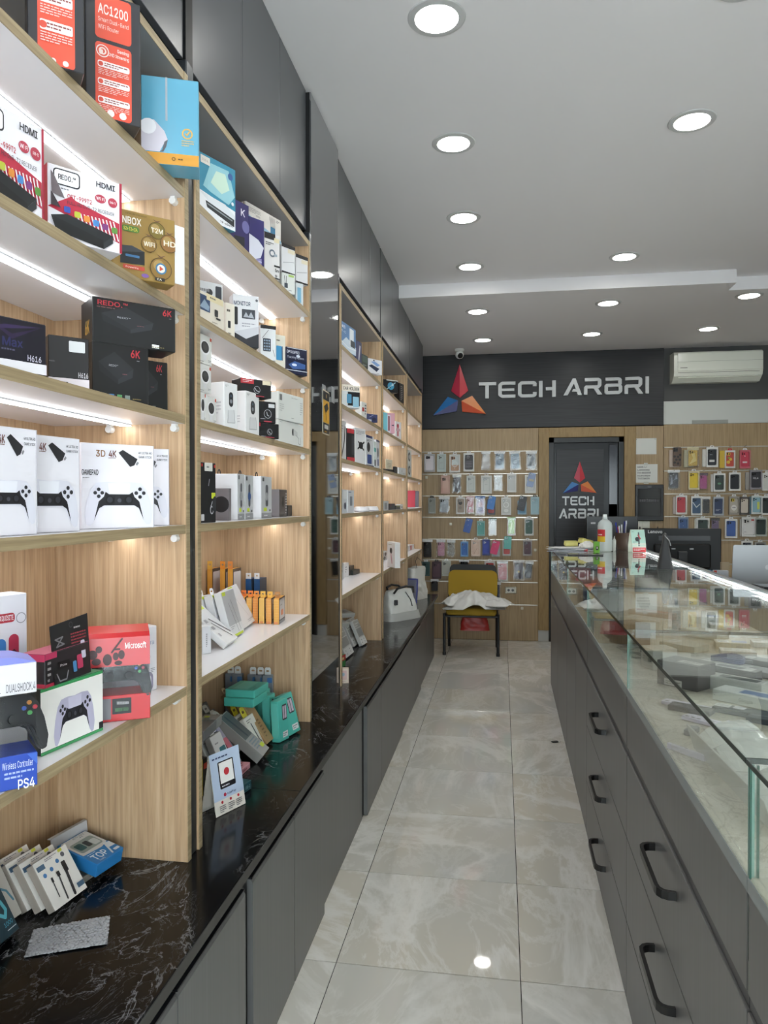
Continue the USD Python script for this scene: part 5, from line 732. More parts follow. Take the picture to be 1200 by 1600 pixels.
put('white headphone carton at the right end of that shelf', T2, (623, 730), (634, 732), -.805, .04, '#d0d2d2', [('o', '#2c3a44', .45, .55, .16, .1), ('l', '#9a9a9c', .6, .1, .9, .3, 2)], name='bag_box')
put('white card sign standing behind the black carton', T2, (603, 717), (613, 719), -.92, .004, '#d6d2bc', [('l', '#9a9684', .2, .4, .8, .8, 4)], name='card_sign', cat_='card')
for a, b, v_, c, fr, l in ((599, 607, 783, '#c9cacc', [('rr', '#8d9094', .2, .1, .7, .8, .03)], 'pale phone accessory carton on the second shelf of the fourth unit'), (608, 617, 787, '#1c1818', [('rr', '#5a2a30', .1, .5, .4, .95, .02)], 'black accessory carton with a red mark'), (618, 625.5, 790, '#1a1b1a', [('rr', '#9aa040', .2, .75, .8, .9, .02)], 'black accessory carton with a yellow label'), (626, 629.4, 788, '#d4d4d2', [('e', '#26262a', .5, .4, .2, .2)], 'white accessory carton with a dark plug')): flush(l, T1, a, b, v_, -.81, .04, c, front=fr, name='accessory_box')
put('white earphone carton with a pink bud pictured, lowest shelf of the fourth unit', T0, (605, 846), (617, 848), -.82, .04, '#dcdcdc', [('e', '#1c1c20', .5, .66, .16, .12), ('ln', '#b98a94', [(.5, .5), (.62, .2)], .06), ('l', '#a4a088', .2, .86, .9, .94, 1)], name='earphone_box')
edge_put('pair of dark earphones in a white tray on the lowest shelf', T0, (598, 878), (605, 874), .05, .07, '#c9cacc', front=[('e', '#1a1a1c', .4, .3, .25, .2), ('e', '#1a1a1c', .6, .7, .2, .2)], name='earphone_box')
edge_put('small white cube at the right of the lowest shelf, fifth unit', T0, (637, 862), (647, 858), .06, .05, '#d9d5d5', front=[('r', '#b52f36', .4, .1, .6, .9)], name='gadget_box')
edge_put('white tray with a black gadget on top, lowest shelf of the fifth unit', T0, (647, 858), (655, 855), .12, .012, '#e0e0e0', name='gadget_tray')
k_ = 0
for z_, A, B, l in ((T2, (637, 694), (642, 696), 'lower white camera carton with a black ring in the fifth unit'), (T2, (637, 676), (642, 679), 'upper white camera carton with a black ring in the fifth unit')):
    pass
c1_ = spot(T3 - .0, (637, 693), (643, 695), -.80, .05); 
lo_ = spot(T2, (637, 695), (643, 697), -.80, .05, .115); carton('lower white camera carton with a black ring in the fifth unit', 'box', *lo_, '#cfd0cc', [('o', '#1a1a1c', .4, .5, .35, .2)], name='camera_box')
up_ = (lo_[0][0], lo_[0][1], lo_[0][2] + .1165); carton('upper white camera carton with a black ring in the fifth unit', 'box', up_, lo_[1], (lo_[2][0], .05, .115), '#d2d3cf', [('o', '#1a1a1c', .4, .5, .35, .2)], name='camera_box')
for u, c, ry_, l in ((640, '#c23a4c', -.2, 'pink red notebook leaning on the second shelf of the fifth unit'), (646, '#6a6570', -.2, 'grey notebook leaning against the pink red one')):
    p0 = at(u, 808, X=-.84); t = thing('notebook', l, 'notebook', (-.85, p0[1], T1 + .006), math.pi / 2, None, None, 0, ry_ * -1); obj('cover', rbox(-.012, -.06, 0, .012, .06, .16, .002), pm(S(c), .45), t); obj('pages', rbox(-.009, -.0585, .002, .009, .0605, .158, .001), pm(S('#d9d5cc'), .7), t)
t = thing('paper_stack', 'small stack of white papers on the second shelf of the fifth unit', 'papers', (-.85, 6.75, T1 + .0006), .2)
for k in range(4): obj('sheet', moved(rbox(-.08, -.12, .003 * k, .08, .12, .003 * k + .0022, .0005), (0, 0, 0), rz=.15 * k - .2), pm(S('#e2e2e2'), .6), t)
# bags on the worktop
def bag_mesh(w, d, h, top, seed, amp=.012):
    b = trimesh.creation.box((1, 1, 1)); b = b.subdivide().subdivide().subdivide().subdivide(); v = b.vertices.copy(); zz = v[:, 2] + .5
    sx, sy = w * (1 - (1 - top[0]) * zz), d * (1 - (1 - top[1]) * zz); r = 1 - .16 * (np.abs(2 * v[:, 0]) * np.abs(2 * v[:, 1])) ** 4
    P = np.c_[v[:, 0] * sx * r, v[:, 1] * sy * r, zz * h]; m = trimesh.Trimesh(P, b.faces, process=False)
    return crumple(m, amp, 14, seed, lambda q: np.clip(q[:, 2] / (h * .25), 0, 1))
t = thing('handbag', 'white leather handbag with black handles on the marble worktop', 'handbag', (-.80, 5.66, ZT + .001), 1.0)
HB = pm(S('#d2d3cf'), .4); obj('body', bag_mesh(.38, .20, .225, (.70, .26), 4, .012), HB, t, smooth=60)
obj('corner_panel', crumple(bag_mesh(.384, .204, .06, (.95, .86), 4, 0), .003, 14, 3), pm(S('#b9bab6'), .42), t, smooth=50)
for s in (-1, 1): obj('handle', tube([(-.09, .03 * s, .205), (-.075, .055 * s, .245), (-.02, .075 * s - .02, .262), (.05, .075 * s - .03, .25), (.10, .05 * s - .02, .205)], .0085, 10), pm(S('#17171a'), .35), t, smooth=60)
obj('strap', tube([(.03, -.045, .21), (.05, -.082, .15), (.055, -.095, .10)], .004, 8), pm(S('#17171a'), .4), t); obj('clasp', rbox(-.12, -.075, .12, -.09, -.055, .16, .004), pm(S('#26262a'), .3), t)
t = thing('shopping_bag', 'crumpled white paper shopping bag on the far end of the worktop', 'bag', (-.80, 6.86, ZT + .001), 1.2)
obj('body', bag_mesh(.26, .15, .30, (1.08, .55), 9, .022), pm(S('#d4d4ce'), .55), t, smooth=30); obj('cord', tube([(-.06, -.04, .285), (-.07, -.03, .36), (-.02, -.02, .39), (.04, -.03, .36), (.06, -.04, .285)], .002, 6), pm(S('#2a2a2c'), .5), t)
t = thing('shopping_bag', 'violet blue bag leaning against the white paper bag', 'bag', (-.83, 6.555, ZT + .001), 1.35, None, None, 0, .26)
obj('body', bag_mesh(.045, .15, .22, (.5, .9), 12, .008), pm(S('#4a5296'), .45), t, smooth=40); obj('side_panel', moved(bag_mesh(.02, .145, .205, (.5, .9), 13, .004), (-.034, 0, 0)), pm(S('#77798c'), .5), t, smooth=40)
# ================================================================== back wall: rails, hooks and phone cases
YW = YB - .018
RAILL = [2.081, 1.836, 1.593, 1.355, 1.111, .882, .643, .396]; RAILR = [2.10, 1.850, 1.6075, 1.367, 1.121, .87]
HOOKM = pm(S(190, 190, 188), .25, 1.0)
def rail(x0, x1, z, label):
    t = thing('slat_rail', label, 'rail', (x0, YW, z)); obj('bar', rbox(0, -.006, -.006, x1 - x0, .0004, .006, .001), pm(S(196, 190, 178), .3, .6), t); return t
NTH = ['topmost', 'second', 'third', 'fourth', 'fifth', 'sixth', 'seventh', 'lowest']
rl = [rail(-1.10, .385, z, f'{NTH[k]} metal rail on the panel left of the doorway') for k, z in enumerate(RAILL)]
rr_ = [rail(1.70, 3.35, z, f'{NTH[k]} metal rail on the panel right of the doorway') for k, z in enumerate(RAILR)]
CLEAR = pane('blister_film', (.95, .955, .955), .035, .3, .16)
def camera_bump(t, w, h, y, col, tri=True):
    c = obj('camera_ring', stand(moved(ext(rrect(-w * .46, h * .27, w * .06, h * .47, w * .10), .003), (0, 0, 0))).apply_translation((0, y, 0)), pm(S(col), .35), t)
    obj('lens', cat(*[stand(moved(trimesh.creation.cylinder(w * .085, .002, sections=12), (x * w, q * h, .004))).apply_translation((0, y, 0)) for x, q in ((-.33, .42), (-.33, .32), (-.09, .37))]), pm(S('#17181b'), .12), c)
def pack(kind, x, z, col, label, side, rail_, tilt=0., w=.118, h=.20, y=0., col2=None, head='#dcdcda', fr='#dcdcd8', extra=()):
    """A packed phone case hanging from a hook: kind box (window carton), bag (clear bag) or case (bare)."""
    d = {'box': .022, 'bag': .012, 'case': .011}[kind]
    t = thing({'box': 'case_carton', 'bag': 'case_pouch', 'case': 'phone_case'}[kind], label, 'phone case', (x, YW - .035 - y, z), 0, 'phone cases on the wall ' + side, None, 0, tilt)
    D = d / 2; cw, ch = w * .74, h * .80
    if kind == 'box':
        o = rrect(-w / 2, -h / 2, w / 2, h / 2, .004); win = rrect(-cw / 2 - .003, -ch / 2 - .003, cw / 2 + .003, ch / 2 + .003, .012)
        obj('carton_frame', stand(ext(o.difference(win), d)).apply_translation((0, D, 0)), pm(S(fr), .45), t); obj('backing', bx(-w / 2 + .002, D - .002, -h / 2 + .002, w / 2 - .002, D - .0005, h / 2 - .002), pm(S(fr), .5), t)
        obj('hang_tab', stand(moved(ext(Polygon([(-.024, 0), (.024, 0), (.016, .022), (-.016, .022)]).difference(rrect(-.01, .008, .01, .014, .002)), .001), (0, h / 2 - .0005, 0))), pm(S(head), .45), t)
        yb = D - .002
    elif kind == 'bag':
        yb = D; zf = stand(ext(rrect(-w / 2, -h / 2, w / 2, h / 2, .003), .0006)); g = crumple(zf.subdivide().subdivide(), .0016, 24, int(abs(x * 100 + z * 37)) % 50); obj('pouch', g.apply_translation((0, -D - .005, 0)), CLEAR, t)
        obj('header_card', rbox(-w / 2, -.0006, h / 2 - .018, w / 2, .0006, h / 2 + .012, .0004), pm(S(head), .4), t); cw, ch = w * .76, h * .82
    else: yb, cw, ch = D, w, h
    if kind != 'case' or True:
        c = rrect(-cw / 2, -ch / 2, cw / 2, ch / 2, .012); e = obj('case_shell' if kind != 'case' else 'case_back', stand(cat(ext(c, .007), moved(ext(c.buffer(-.0015), .0012), (0, 0, .007)))).apply_translation((0, yb, 0)), pm(S(col), .4), t)
        camera_bump(t, cw, ch, yb - .0081, col2 or col)
    if extra:
        G, T = draw(extra, cw, ch); f = lambda v: np.c_[v[:, 0] - cw / 2, yb - .0084 - v[:, 2], v[:, 1] - ch / 2]; ink_obj('printed_picture', G, t, f); ink_obj('lettering', T, t, f)
    n = x - float(rail_.GetPrim().GetAttribute('xformOp:translate').Get()[0])
    obj('hook', tube([(n, -.002, .0), (n, -.065, .0), (n, -.073, .010)], .002, 6), HOOKM, rail_)
    return t
def PL(cx, cy): p = at(640 + cx * .18333, 660 + cy * .18333, Y=YW - .04); return p[0], p[2]
def PM(cx, cy): p = at(640 + cx * .21667, 840 + cy * .21667, Y=YW - .04); return p[0], p[2]
def PR(cx, cy): p = at(960 + cx * .2126, 520 + cy * .2125, Y=YW - .04); return p[0], p[2]
RING = [('o', '#d9dcdc', .5, .45, .19, .155), ('r', '#d9dcdc', .48, .12, .52, .22)]
RINGD = [('o', '#2f4456', .5, .45, .20, .15)]
LINE = [('ln', '#9aa09e', [(.12, .08), (.88, .08), (.88, .92), (.12, .92), (.12, .08)], .006), ('l', '#9aa09e', .3, .48, .7, .54, 2)]
DOT = [('e', '#c9c9cc', .5, .55, .035, .02)]
SID = 'left of door'
def L_(fn, side, rails):
    def go(row, items):
        n = len(items)
        for k, it in enumerate(items):
            kind, cx, cy, col, what = it[:5]; kw = it[5] if len(it) > 5 else {}
            x, z = fn(cx, cy); pos = 'leftmost' if k == 0 else 'rightmost' if k == n - 1 else ['', 'second', 'third', 'fourth', 'fifth', 'sixth', 'seventh', 'eighth'][k]
            pack(kind, x, z, col, f'{what}, {pos} of {row[1]} row {side}', side, rails[row[0]], **kw)
    return go
go = L_(PL, SID, rl)
go((0, 'top'), [('box', 170, 345, '#d9d2d6', 'clear boxed white phone case', dict(fr='#b4b2b4', col2='#5a565a')), ('box', 272, 345, '#b9c4c0', 'pale mint phone case carton', dict(fr='#c2ccc8', w=.10, extra=LINE)), ('box', 385, 350, '#b48f72', 'copper phone case in a white carton', dict(extra=[('r', '#c9d2d0', .1, .4, 1, 1)] + RING)), ('box', 505, 340, '#3a3638', 'black glitter phone case in a white carton', dict(col2='#8d8a8c', extra=[('l', '#77737a', .1, .1, .9, .6, 9)])),
    ('bag', 650, 332, '#b9b0a8', 'crinkled clear phone case pouch', dict(w=.10)), ('bag', 768, 330, '#6a8294', 'blue-grey ringed phone case pouch', dict(extra=RINGD)), ('bag', 900, 330, '#728898', 'second blue-grey ringed case pouch', dict(extra=RINGD, tilt=-.06)), ('bag', 1038, 330, '#8a8a88', 'shiny clear case pouch', dict(extra=[('p', '#4a5258', [(.1, .2), (.6, .9), (.9, .7), (.4, .1)])]))])
go((1, 'second'), [('box', 305, 530, '#d2ad9c', 'rose gold phone case carton', dict(fr='#c9a494', col2='#8a6a5e', w=.10)), ('bag', 403, 530, '#33333a', 'black phone case in a clear pouch', dict(w=.10)), ('box', 523, 525, '#ccd2ce', 'white lined phone case carton', dict(fr='#d2d7d3', w=.098, h=.185, extra=LINE)), ('box', 655, 530, '#d2d6d2', 'wide white lined phone case carton', dict(extra=LINE)), ('bag', 755, 520, '#b4b4b0', 'clear phone case pouch', dict(w=.095, h=.17)), ('box', 870, 518, '#c9ccca', 'white phone case over a black one', dict(w=.10, extra=DOT, fr='#dfe0dd')), ('box', 1030, 525, '#d6d8d6', 'white carton behind a tilted lilac blue case', dict(extra=LINE))])
x, z = PL(1035, 490); pack('case', x, z, '#8a9cc0', 'tilted lilac blue phone case in front of a white carton, second row left of door', SID, rl[1], .22, .075, .155, .02, extra=[('r', '#b9b49a', .2, .4, .9, .55)])
go((2, 'third'), [('box', 190, 710, '#8d8f86', 'grey-green phone sleeve', dict(w=.08, h=.175, fr='#9a9c94', head='#2a2a2a')), ('bag', 295, 710, '#9aa4ac', 'silver phone case pouch', dict(w=.12, h=.18)), ('box', 435, 710, '#a49484', 'metal ring phone case carton', dict(w=.10, h=.185, extra=[('c', '#3a3634', .45, .7, .14), ('c', '#8d8378', .45, .35, .12)])), ('bag', 517, 710, '#a82c34', 'red phone case pouch', dict(w=.09, h=.185, head='#c9a4a4', extra=[('rr', '#d9d0d0', .3, .25, .7, .42, .02)])), ('bag', 602, 715, '#a894b4', 'violet pink glitter case under a blue header card', dict(w=.11, h=.2, head='#2c5a9c', extra=[('e', '#c9a4b4', .5, .6, .3, .2), ('e', '#6a6a94', .5, .3, .3, .15)])), ('box', 695, 720, '#a83a3c', 'red phone case behind a tilted blue one', dict(w=.09, h=.17, fr='#5a5f6a')), ('box', 823, 715, '#c9cbc6', 'white ring phone case carton', dict(w=.108, h=.195, extra=[('o', '#e6e8e4', .5, .6, .2, .14), ('e', '#e2e4e0', .5, .2, .3, .12)])), ('box', 958, 725, '#6a9ab8', 'blue phone case behind a tilted black one', dict(w=.095, h=.15, fr='#8db0c4')), ('box', 1068, 710, '#94b4bc', 'light blue phone case carton', dict(w=.09, h=.19, fr='#a9c4ca', head='#2a2c2e', extra=DOT))])
x, z = PL(697, 685); pack('case', x, z, '#3f7cc4', 'tilted bright blue phone case in front of a red one, third row left of door', SID, rl[2], .2, .078, .145, .024, extra=DOT)
x, z = PL(958, 690); pack('case', x, z, '#16161c', 'tilted black phone case with a ring, third row left of door', SID, rl[2], .22, .08, .16, .024, extra=[('o', '#34343c', .5, .42, .15, .12)])
go((3, 'fourth'), [('case', 497, 880, '#2f5aa8', 'tilted blue phone case', dict(tilt=.24, w=.078, h=.155, extra=DOT)), ('box', 608, 905, '#5aa49c', 'mint phone case carton', dict(w=.09, h=.165, fr='#8ab4ae', extra=DOT)), ('bag', 707, 895, '#c9ccca', 'white phone case with a green and yellow edge', dict(w=.09, h=.185, head='#5a6a58')), ('bag', 868, 890, '#8cc43a', 'lime green phone case', dict(w=.09, h=.19, head='#a4c48a', extra=[('p', '#c4e48a', [(.2, .1), (.5, .9), (.7, .7), (.4, .05)])])), ('box', 1018, 890, '#2f5448', 'dark green phone case on a white carton', dict(w=.098, h=.19, fr='#d0d2ce', extra=DOT))])
go((4, 'fifth'), [('bag', 152, 1085, '#1e1e20', 'black armoured phone case in a clear pouch', dict(w=.115, h=.205, extra=[('rr', '#3a3a3c', .3, .2, .7, .6, .03)])), ('bag', 268, 1080, '#c88a9c', 'pink phone case pouch', dict(w=.10, h=.185)), ('bag', 353, 1080, '#857c6c', 'smoky brown phone case pouch', dict(w=.095, h=.18, extra=DOT)), ('box', 467, 1080, '#2f6cb8', 'blue phone case carton', dict(w=.085, h=.165, fr='#6a9ccc', extra=DOT)), ('box', 564, 1070, '#dcc0ac', 'peach phone case carton', dict(w=.10, h=.185, fr='#dfc9b8', extra=[('ln', '#b08a74', [(.3, .1), (.7, .5)], .01)])), ('box', 652, 1065, '#1f3aa4', 'royal blue phone case', dict(w=.085, h=.175, fr='#3a4a8c')), ('box', 735, 1085, '#b9bcbc', 'clear carton behind the hot pink case', dict(w=.09, h=.15, fr='#a9acac')), ('box', 828, 1070, '#c4504c', 'coral phone case behind the mint one', dict(w=.09, h=.17, fr='#b9bcb8')), ('box', 1005, 1070, '#4a2430', 'burgundy phone case in a clear carton', dict(w=.095, h=.17, fr='#a4a09c', extra=[('l', '#a08a8c', .3, .4, .7, .46, 1)]))])
x, z = PL(728, 1065); pack('case', x, z, '#d42a68', 'tilted hot pink phone case in the fifth row left of door', SID, rl[4], .26, .08, .15, .024, extra=DOT)
x, z = PL(836, 1025); pack('case', x, z, '#64b4ac', 'mint phone case hanging in front of a coral one, fifth row left of door', SID, rl[4], .05, .08, .14, .024, extra=DOT)
go = L_(PM, SID, rl)
go((5, 'sixth'), [('box', 118, 225, '#274a48', 'dark teal phone case', dict(w=.085, h=.16, fr='#3a5654')), ('box', 195, 235, '#4a1f2c', 'burgundy boxed phone case', dict(w=.10, h=.19, fr='#40202a', head='#1a1a1a')), ('box', 265, 222, '#b4b4a8', 'pale grey phone case carton', dict(w=.10, h=.17, fr='#c2c2b8')), ('bag', 393, 205, '#26282a', 'black ring stand in a short clear pouch', dict(w=.11, h=.115, head='#d9d9d8')), ('box', 578, 240, '#b5302c', 'red phone case carton', dict(w=.115, h=.215, fr='#d0ccc8', extra=[('p', '#e0c9c4', [(.1, .1), (.4, .3), (.3, .1)]), ('l', '#e0d0cc', .4, .3, .6, .8, 6)])), ('bag', 670, 245, '#bf4440', 'coral red phone case pouch', dict(w=.12, h=.215)), ('bag', 787, 240, '#33181c', 'maroon phone case with a yellow dot', dict(w=.12, h=.215, extra=[('c', '#d9b03a', .5, .45, .06)])), ('bag', 858, 240, '#141416', 'fluffy black case pouch', dict(w=.09, h=.19, tilt=.1))])
go((6, 'seventh'), [('bag', 180, 350, '#3a3a3e', 'black and white gadget pouch', dict(w=.09, h=.13)), ('bag', 620, 395, '#2b3654', 'navy phone case pouch with white header', dict(w=.115, h=.20, head='#e0e0dd', extra=[('c', '#8d94a4', .4, .72, .05)]))])
for k in (0,): pass
SIR = 'right of door'
go = L_(PR, SIR, rr_)
go((0, 'top'), [('case', 462, 912, '#5a4434', 'brown phone case with black dots', dict(w=.085, h=.20, extra=[('c', '#16120e', x, y, .06) for x, y in ((.2, .2), (.6, .15), (.4, .35), (.8, .35), (.2, .52), (.6, .5), (.85, .6))], col2='#16120e')), ('bag', 578, 920, '#d2ab3a', 'gold foil phone case pouch', dict(w=.115, h=.20, head='#cfc49a', extra=[('p', '#f0dc8a', [(.1, .1), (.5, .5), (.2, .9), (.7, .8), (.9, .3)])])), ('box', 718, 915, '#1f2328', 'labelled black phone case in a white carton', dict(w=.115, h=.205, extra=[('rr', '#d9d9d6', .2, .2, .8, .34, .01), ('l', '#b9b9bc', .25, .62, .75, .7, 1)])), ('box', 850, 930, '#c24a38', 'red and yellow flowered phone case', dict(w=.10, h=.185, col2='#d9b43a', extra=[('c', '#d9b43a', .3, .3, .12), ('c', '#d9b43a', .6, .5, .1), ('c', '#8aa03a', .4, .6, .08)], head='#c42a30')), ('box', 960, 930, '#c43a50', 'rose red phone case carton', dict(w=.10, h=.19, fr='#c8616e', extra=[('rr', '#e0d0d2', .2, .25, .8, .36, .01), ('c', '#e9c9ce', .5, .72, .04)]))])
go((1, 'second'), [('bag', 437, 1085, '#23252c', 'black patterned phone case pouch', dict(w=.12, h=.20, extra=[('p', '#8d96a4', [(.1, .2), (.3, .8), (.4, .3)]), ('p', '#77808c', [(.5, .5), (.8, .9), (.9, .6)])])), ('box', 584, 1085, '#dcc02c', 'yellow phone case carton', dict(w=.11, h=.195, fr='#cfc4a0', extra=[('l', '#8a7a1c', .35, .45, .6, .49, 1)])), ('bag', 655, 1098, '#b4488c', 'magenta phone case pouch', dict(w=.09, h=.17, head='#5a4a54')), ('box', 772, 1100, '#33403c', 'dark phone case with green emblem, white carton', dict(w=.115, h=.19, extra=[('e', '#5a8a6c', .5, .42, .2, .07)])), ('box', 885, 1095, '#1d2024', 'plain black phone case in a white carton', dict(w=.115, h=.19)), ('box', 1040, 1080, '#2c2a30', 'black lettered phone case carton', dict(w=.12, h=.20, fr='#8a868a', extra=[('t', '#d9d9dc', .2, .55, .1, 'FILA', .6, 1)])), ('box', 1125, 1095, '#d0d0c9', 'white phone case carton at the picture edge', dict(w=.10, h=.185))])
go((2, 'third'), [('box', 492, 1265, '#b93440', 'red phone case in a white carton', dict(w=.11, h=.20)), ('box', 604, 1272, '#3a5674', 'blue phone case with a white curve', dict(w=.11, h=.20, extra=[('ln', '#d0d6da', [(.1, .7), (.5, .4), (.9, .6)], .03)])), ('bag', 676, 1275, '#17181a', 'black phone case pouch', dict(w=.085, h=.18)), ('box', 765, 1275, '#2a3a5c', 'navy phone case carton', dict(w=.105, h=.195, fr='#aab0b8', extra=[('l', '#c9ccd2', .2, .2, .8, .3, 2)])), ('box', 880, 1270, '#b4aca0', 'beige phone case with a pale animal face', dict(w=.10, h=.19, fr='#9a948a', col2='#c9b43a', extra=[('e', '#d9d6d0', .5, .35, .35, .2), ('c', '#2a2a2a', .38, .37, .04), ('c', '#2a2a2a', .62, .37, .04)])), ('box', 958, 1272, '#cfc4b4', 'beige phone case with dark corners', dict(w=.095, h=.185, fr='#4a4440')), ('box', 1045, 1265, '#8ab0bc', 'pale blue green phone case', dict(w=.10, h=.19, fr='#c9d0cc', extra=[('r', '#c4cc5a', .6, .2, .9, .7)])), ('box', 1118, 1270, '#26302f', 'dark phone case carton at the picture edge', dict(w=.10, h=.195))])
go((3, 'fourth'), [('box', 506, 1425, '#35588c', 'blue square-camera phone case', dict(w=.10, h=.195, fr='#7a90ac', extra=DOT)), ('box', 650, 1430, '#22362e', 'dark green phone case in a white carton', dict(w=.13, h=.195)), ('bag', 742, 1430, '#6a5278', 'purple phone case pouch', dict(w=.09, h=.17, head='#3a3a3c')), ('box', 858, 1440, '#3a5ca0', 'mid blue phone case in a pale carton', dict(w=.12, h=.20)), ('box', 988, 1428, '#d2d0cc', 'blank white phone case carton with a red corner', dict(w=.14, h=.20, extra=[('r', '#b93a38', .75, .9, 1, 1), ('l', '#8a8886', .1, .15, .4, .22, 1)])), ('box', 1078, 1428, '#20302a', 'dark green phone case at the picture edge', dict(w=.115, h=.195, fr='#aab0a8'))])
go((4, 'fifth'), [('box', 975, 1600, '#1d2430', 'black phone case carton above the laptop', dict(w=.11, h=.20)), ('box', 1072, 1605, '#2b2c2e', 'dark phone case carton above the laptop', dict(w=.11, h=.19, fr='#8d8a84'))])
# packs hanging behind, whose edges show at the left of the front ones
for (cx, cy, c, l) in ((428, 925, '#b9a89a', 'brown dotted case'), (535, 925, '#a9a48a', 'gold pouch'), (672, 920, '#c9c9c2', 'labelled black case'), (800, 930, '#d0b23a', 'flowered case'), (990, 1090, '#9a9690', 'lettered case'), (735, 1105, '#c9cac4', 'emblem case'), (1018, 1270, '#3f7a8c', 'pale blue green case'), (615, 1430, '#d6d6cc', 'dark green case of the fourth row'), (950, 1435, '#b4b4ae', 'blank white carton'), (455, 1270, '#b4a8a4', 'red case')):
    x, z = PR(cx, cy); t = thing('case_carton', f'carton hanging behind the {l}, right of door', 'phone case', (x + .02, YW - .013, z), 0, 'phone cases on the wall right of the doorway'); obj('carton', rbox(-.05, -.008, -.09, .05, .008, .092, .002), pm(S(c), .45), t)
# notices, fuse box, switches
def sheet(x0, x1, z0, z1, label, ops=(), name='paper_notice'):
    t = thing(name, label, 'notice', ((x0 + x1) / 2, YW - .002, z0)); w, h = x1 - x0, z1 - z0; obj('sheet', rbox(-w / 2, -.001, 0, w / 2, .001, h, .0004), pm(S('#d6d8d2'), .6), t)
    if ops: on_face(t, ops, w, .002, h, 'F')
    return t
t = sheet(1.405, 1.62, 2.03, 2.20, 'blank white plate pinned beside the door surround'); 
for a in (-.095, .095): obj('pin', moved(trimesh.creation.icosphere(1, .004), (a, -.002, .16)), pm(S('#8d8f8c'), .3), t)
t = sheet(1.412, 1.632, 1.728, 1.925, 'white printed notice with five lines of capitals above the fuse box', [('t', '#3c3e42', .07, .80 - .155 * k, .085, s, w, 1) for k, (s, w) in enumerate((('MOS U', .40), ('LARGONI', .56), ('PA MARRE', .62), ('KUPONIN', .58), ('TATIMOR', .56)))])
obj('tape', bx(-.03, -.0016, .185, .01, -.0011, .21), pm(S('#c9cac2'), .3), t); obj('tape', bx(-.03, -.0016, -.012, .02, -.0011, .01), pm(S('#b9baae'), .3), t)
t = thing('fuse_box', 'black glossy fuse box with a smoked cover on the wall', 'fuse box', (1.545, YW - .002, 1.322)); obj('frame', rbox(-.145, -.03, 0, .145, .001, .385, .006), pm(S('#09090a'), .25, specular_ior_level=.4), t)
obj('cover', rbox(-.118, -.036, .05, .118, -.0305, .34, .003), pm(S('#040405'), .08), t); obj('breaker_row', cat(*[bx(-.10 + .022 * k, -.0375, .20, -.083 + .022 * k, -.0365, .23) for k in range(9)]), pm(S('#2c2426'), .3), t); obj('latch', rbox(-.02, -.037, .352, .02, -.0305, .372, .002), pm(S('#3a3a3c'), .3), t)
t = thing('light_switch', 'white double light switch under the fuse box', 'switch', (1.48, YW - .001, 1.235)); obj('plate', rbox(-.075, -.009, 0, .075, .001, .085, .003), pm(S('#d2d2c6'), .35), t); obj('rocker', rbox(-.05, -.013, .018, -.002, -.0095, .066, .002), pm(S('#dcdcd0'), .3), t); obj('rocker', rbox(.002, -.013, .018, .05, -.0095, .066, .002), pm(S('#dcdcd0'), .3), t)
t = thing('router', 'black router with two antennas below the light switch', 'router', (1.535, YW - .06, 1.10)); obj('body', rbox(-.11, -.03, 0, .11, .055, .035, .006), pm(S('#121214'), .3), t)
for s in (-.085, .095): obj('antenna', tube([(s, .03, .03), (s, .03, .16)], .005, 8), pm(S('#131315'), .4), t)
t = thing('wall_shelf', 'small black wall shelf carrying the router', 'shelf', (1.535, YW - .001, 1.075)); obj('board', rbox(-.13, -.11, 0, .13, 0, .0245, .002), pm(S('#141414'), .4), t)
t = thing('wall_socket', 'metal framed white wall socket low on the back wall, right of the chair', 'socket', (.097, YW - .001, .52)); obj('frame', rbox(-.062, -.010, 0, .062, .001, .075, .004), pm(S('#8a8474'), .3, .7), t); obj('plate', rbox(-.045, -.0125, .012, .045, -.0105, .063, .002), pm(S('#d9d9d2'), .4), t)
for s in (-.022, .022): obj('outlet', stand(moved(trimesh.creation.cylinder(.014, .002, sections=18), (s, .0375, .013))), pm(S('#4a4a48'), .4), t)
for x_, z_, l in ((-.56, 1.28, 'in the fourth row'), (.33, 1.30, 'at the right end of the fourth row'), (-.40, 1.07, 'in the fifth row'), (.36, 1.00, 'beside the burgundy case'), (.22, .36, 'below the socket'), (-.83, 1.80, 'at the left end of the second row')):
    t = thing('rail_stop', f'white rail stop {l} left of door', 'rail stop', (x_, YW - .001, z_)); obj('stop', rbox(-.014, -.012, -.014, .014, .0005, .014, .003), pm(S('#d9d5c4'), .4), t)
# ------------------------------------------------------------------ chair with plastic bags
ca = at(705, 1010, Z=0); t = thing('chair', 'black framed chair with mustard yellow seat and back, below the phone cases', 'chair', (-.30, 7.48, 0), 0)
FR = pm(S('#15161a'), .35); YC = mat('mustard_fabric', {'g': ('geometry', {}), 'n': ('noise_texture', {'scale': 300.0, 'detail': 2}), 'r': ('rgb_ramp', {'ramp': [(.3, S('#9a7c22')), (.7, S('#b8962e'))]}), 'p': ('principled_bsdf', {'roughness': .9})}, [('g.position', 'n.vector'), ('n.fac', 'r.fac'), ('r.color', 'p.base_color')], 'p.BSDF')
for s in (-1, 1):
    obj('leg', tube([(.265 * s, -.22, .0), (.265 * s, -.22, .415)], .0145, 12), FR, t, smooth=40); obj('leg', tube([(.25 * s, .24, .0), (.25 * s, .20, .415), (.235 * s, .27, .78)], .0145, 12), FR, t, smooth=40)
    obj('seat_rail', tube([(.265 * s, -.22, .39), (.25 * s, .20, .39)], .012, 10), FR, t, smooth=40); obj('foot_cap', moved(trimesh.creation.cylinder(.018, .03, sections=14), (.265 * s, -.22, .0155)), BLACKM, t)
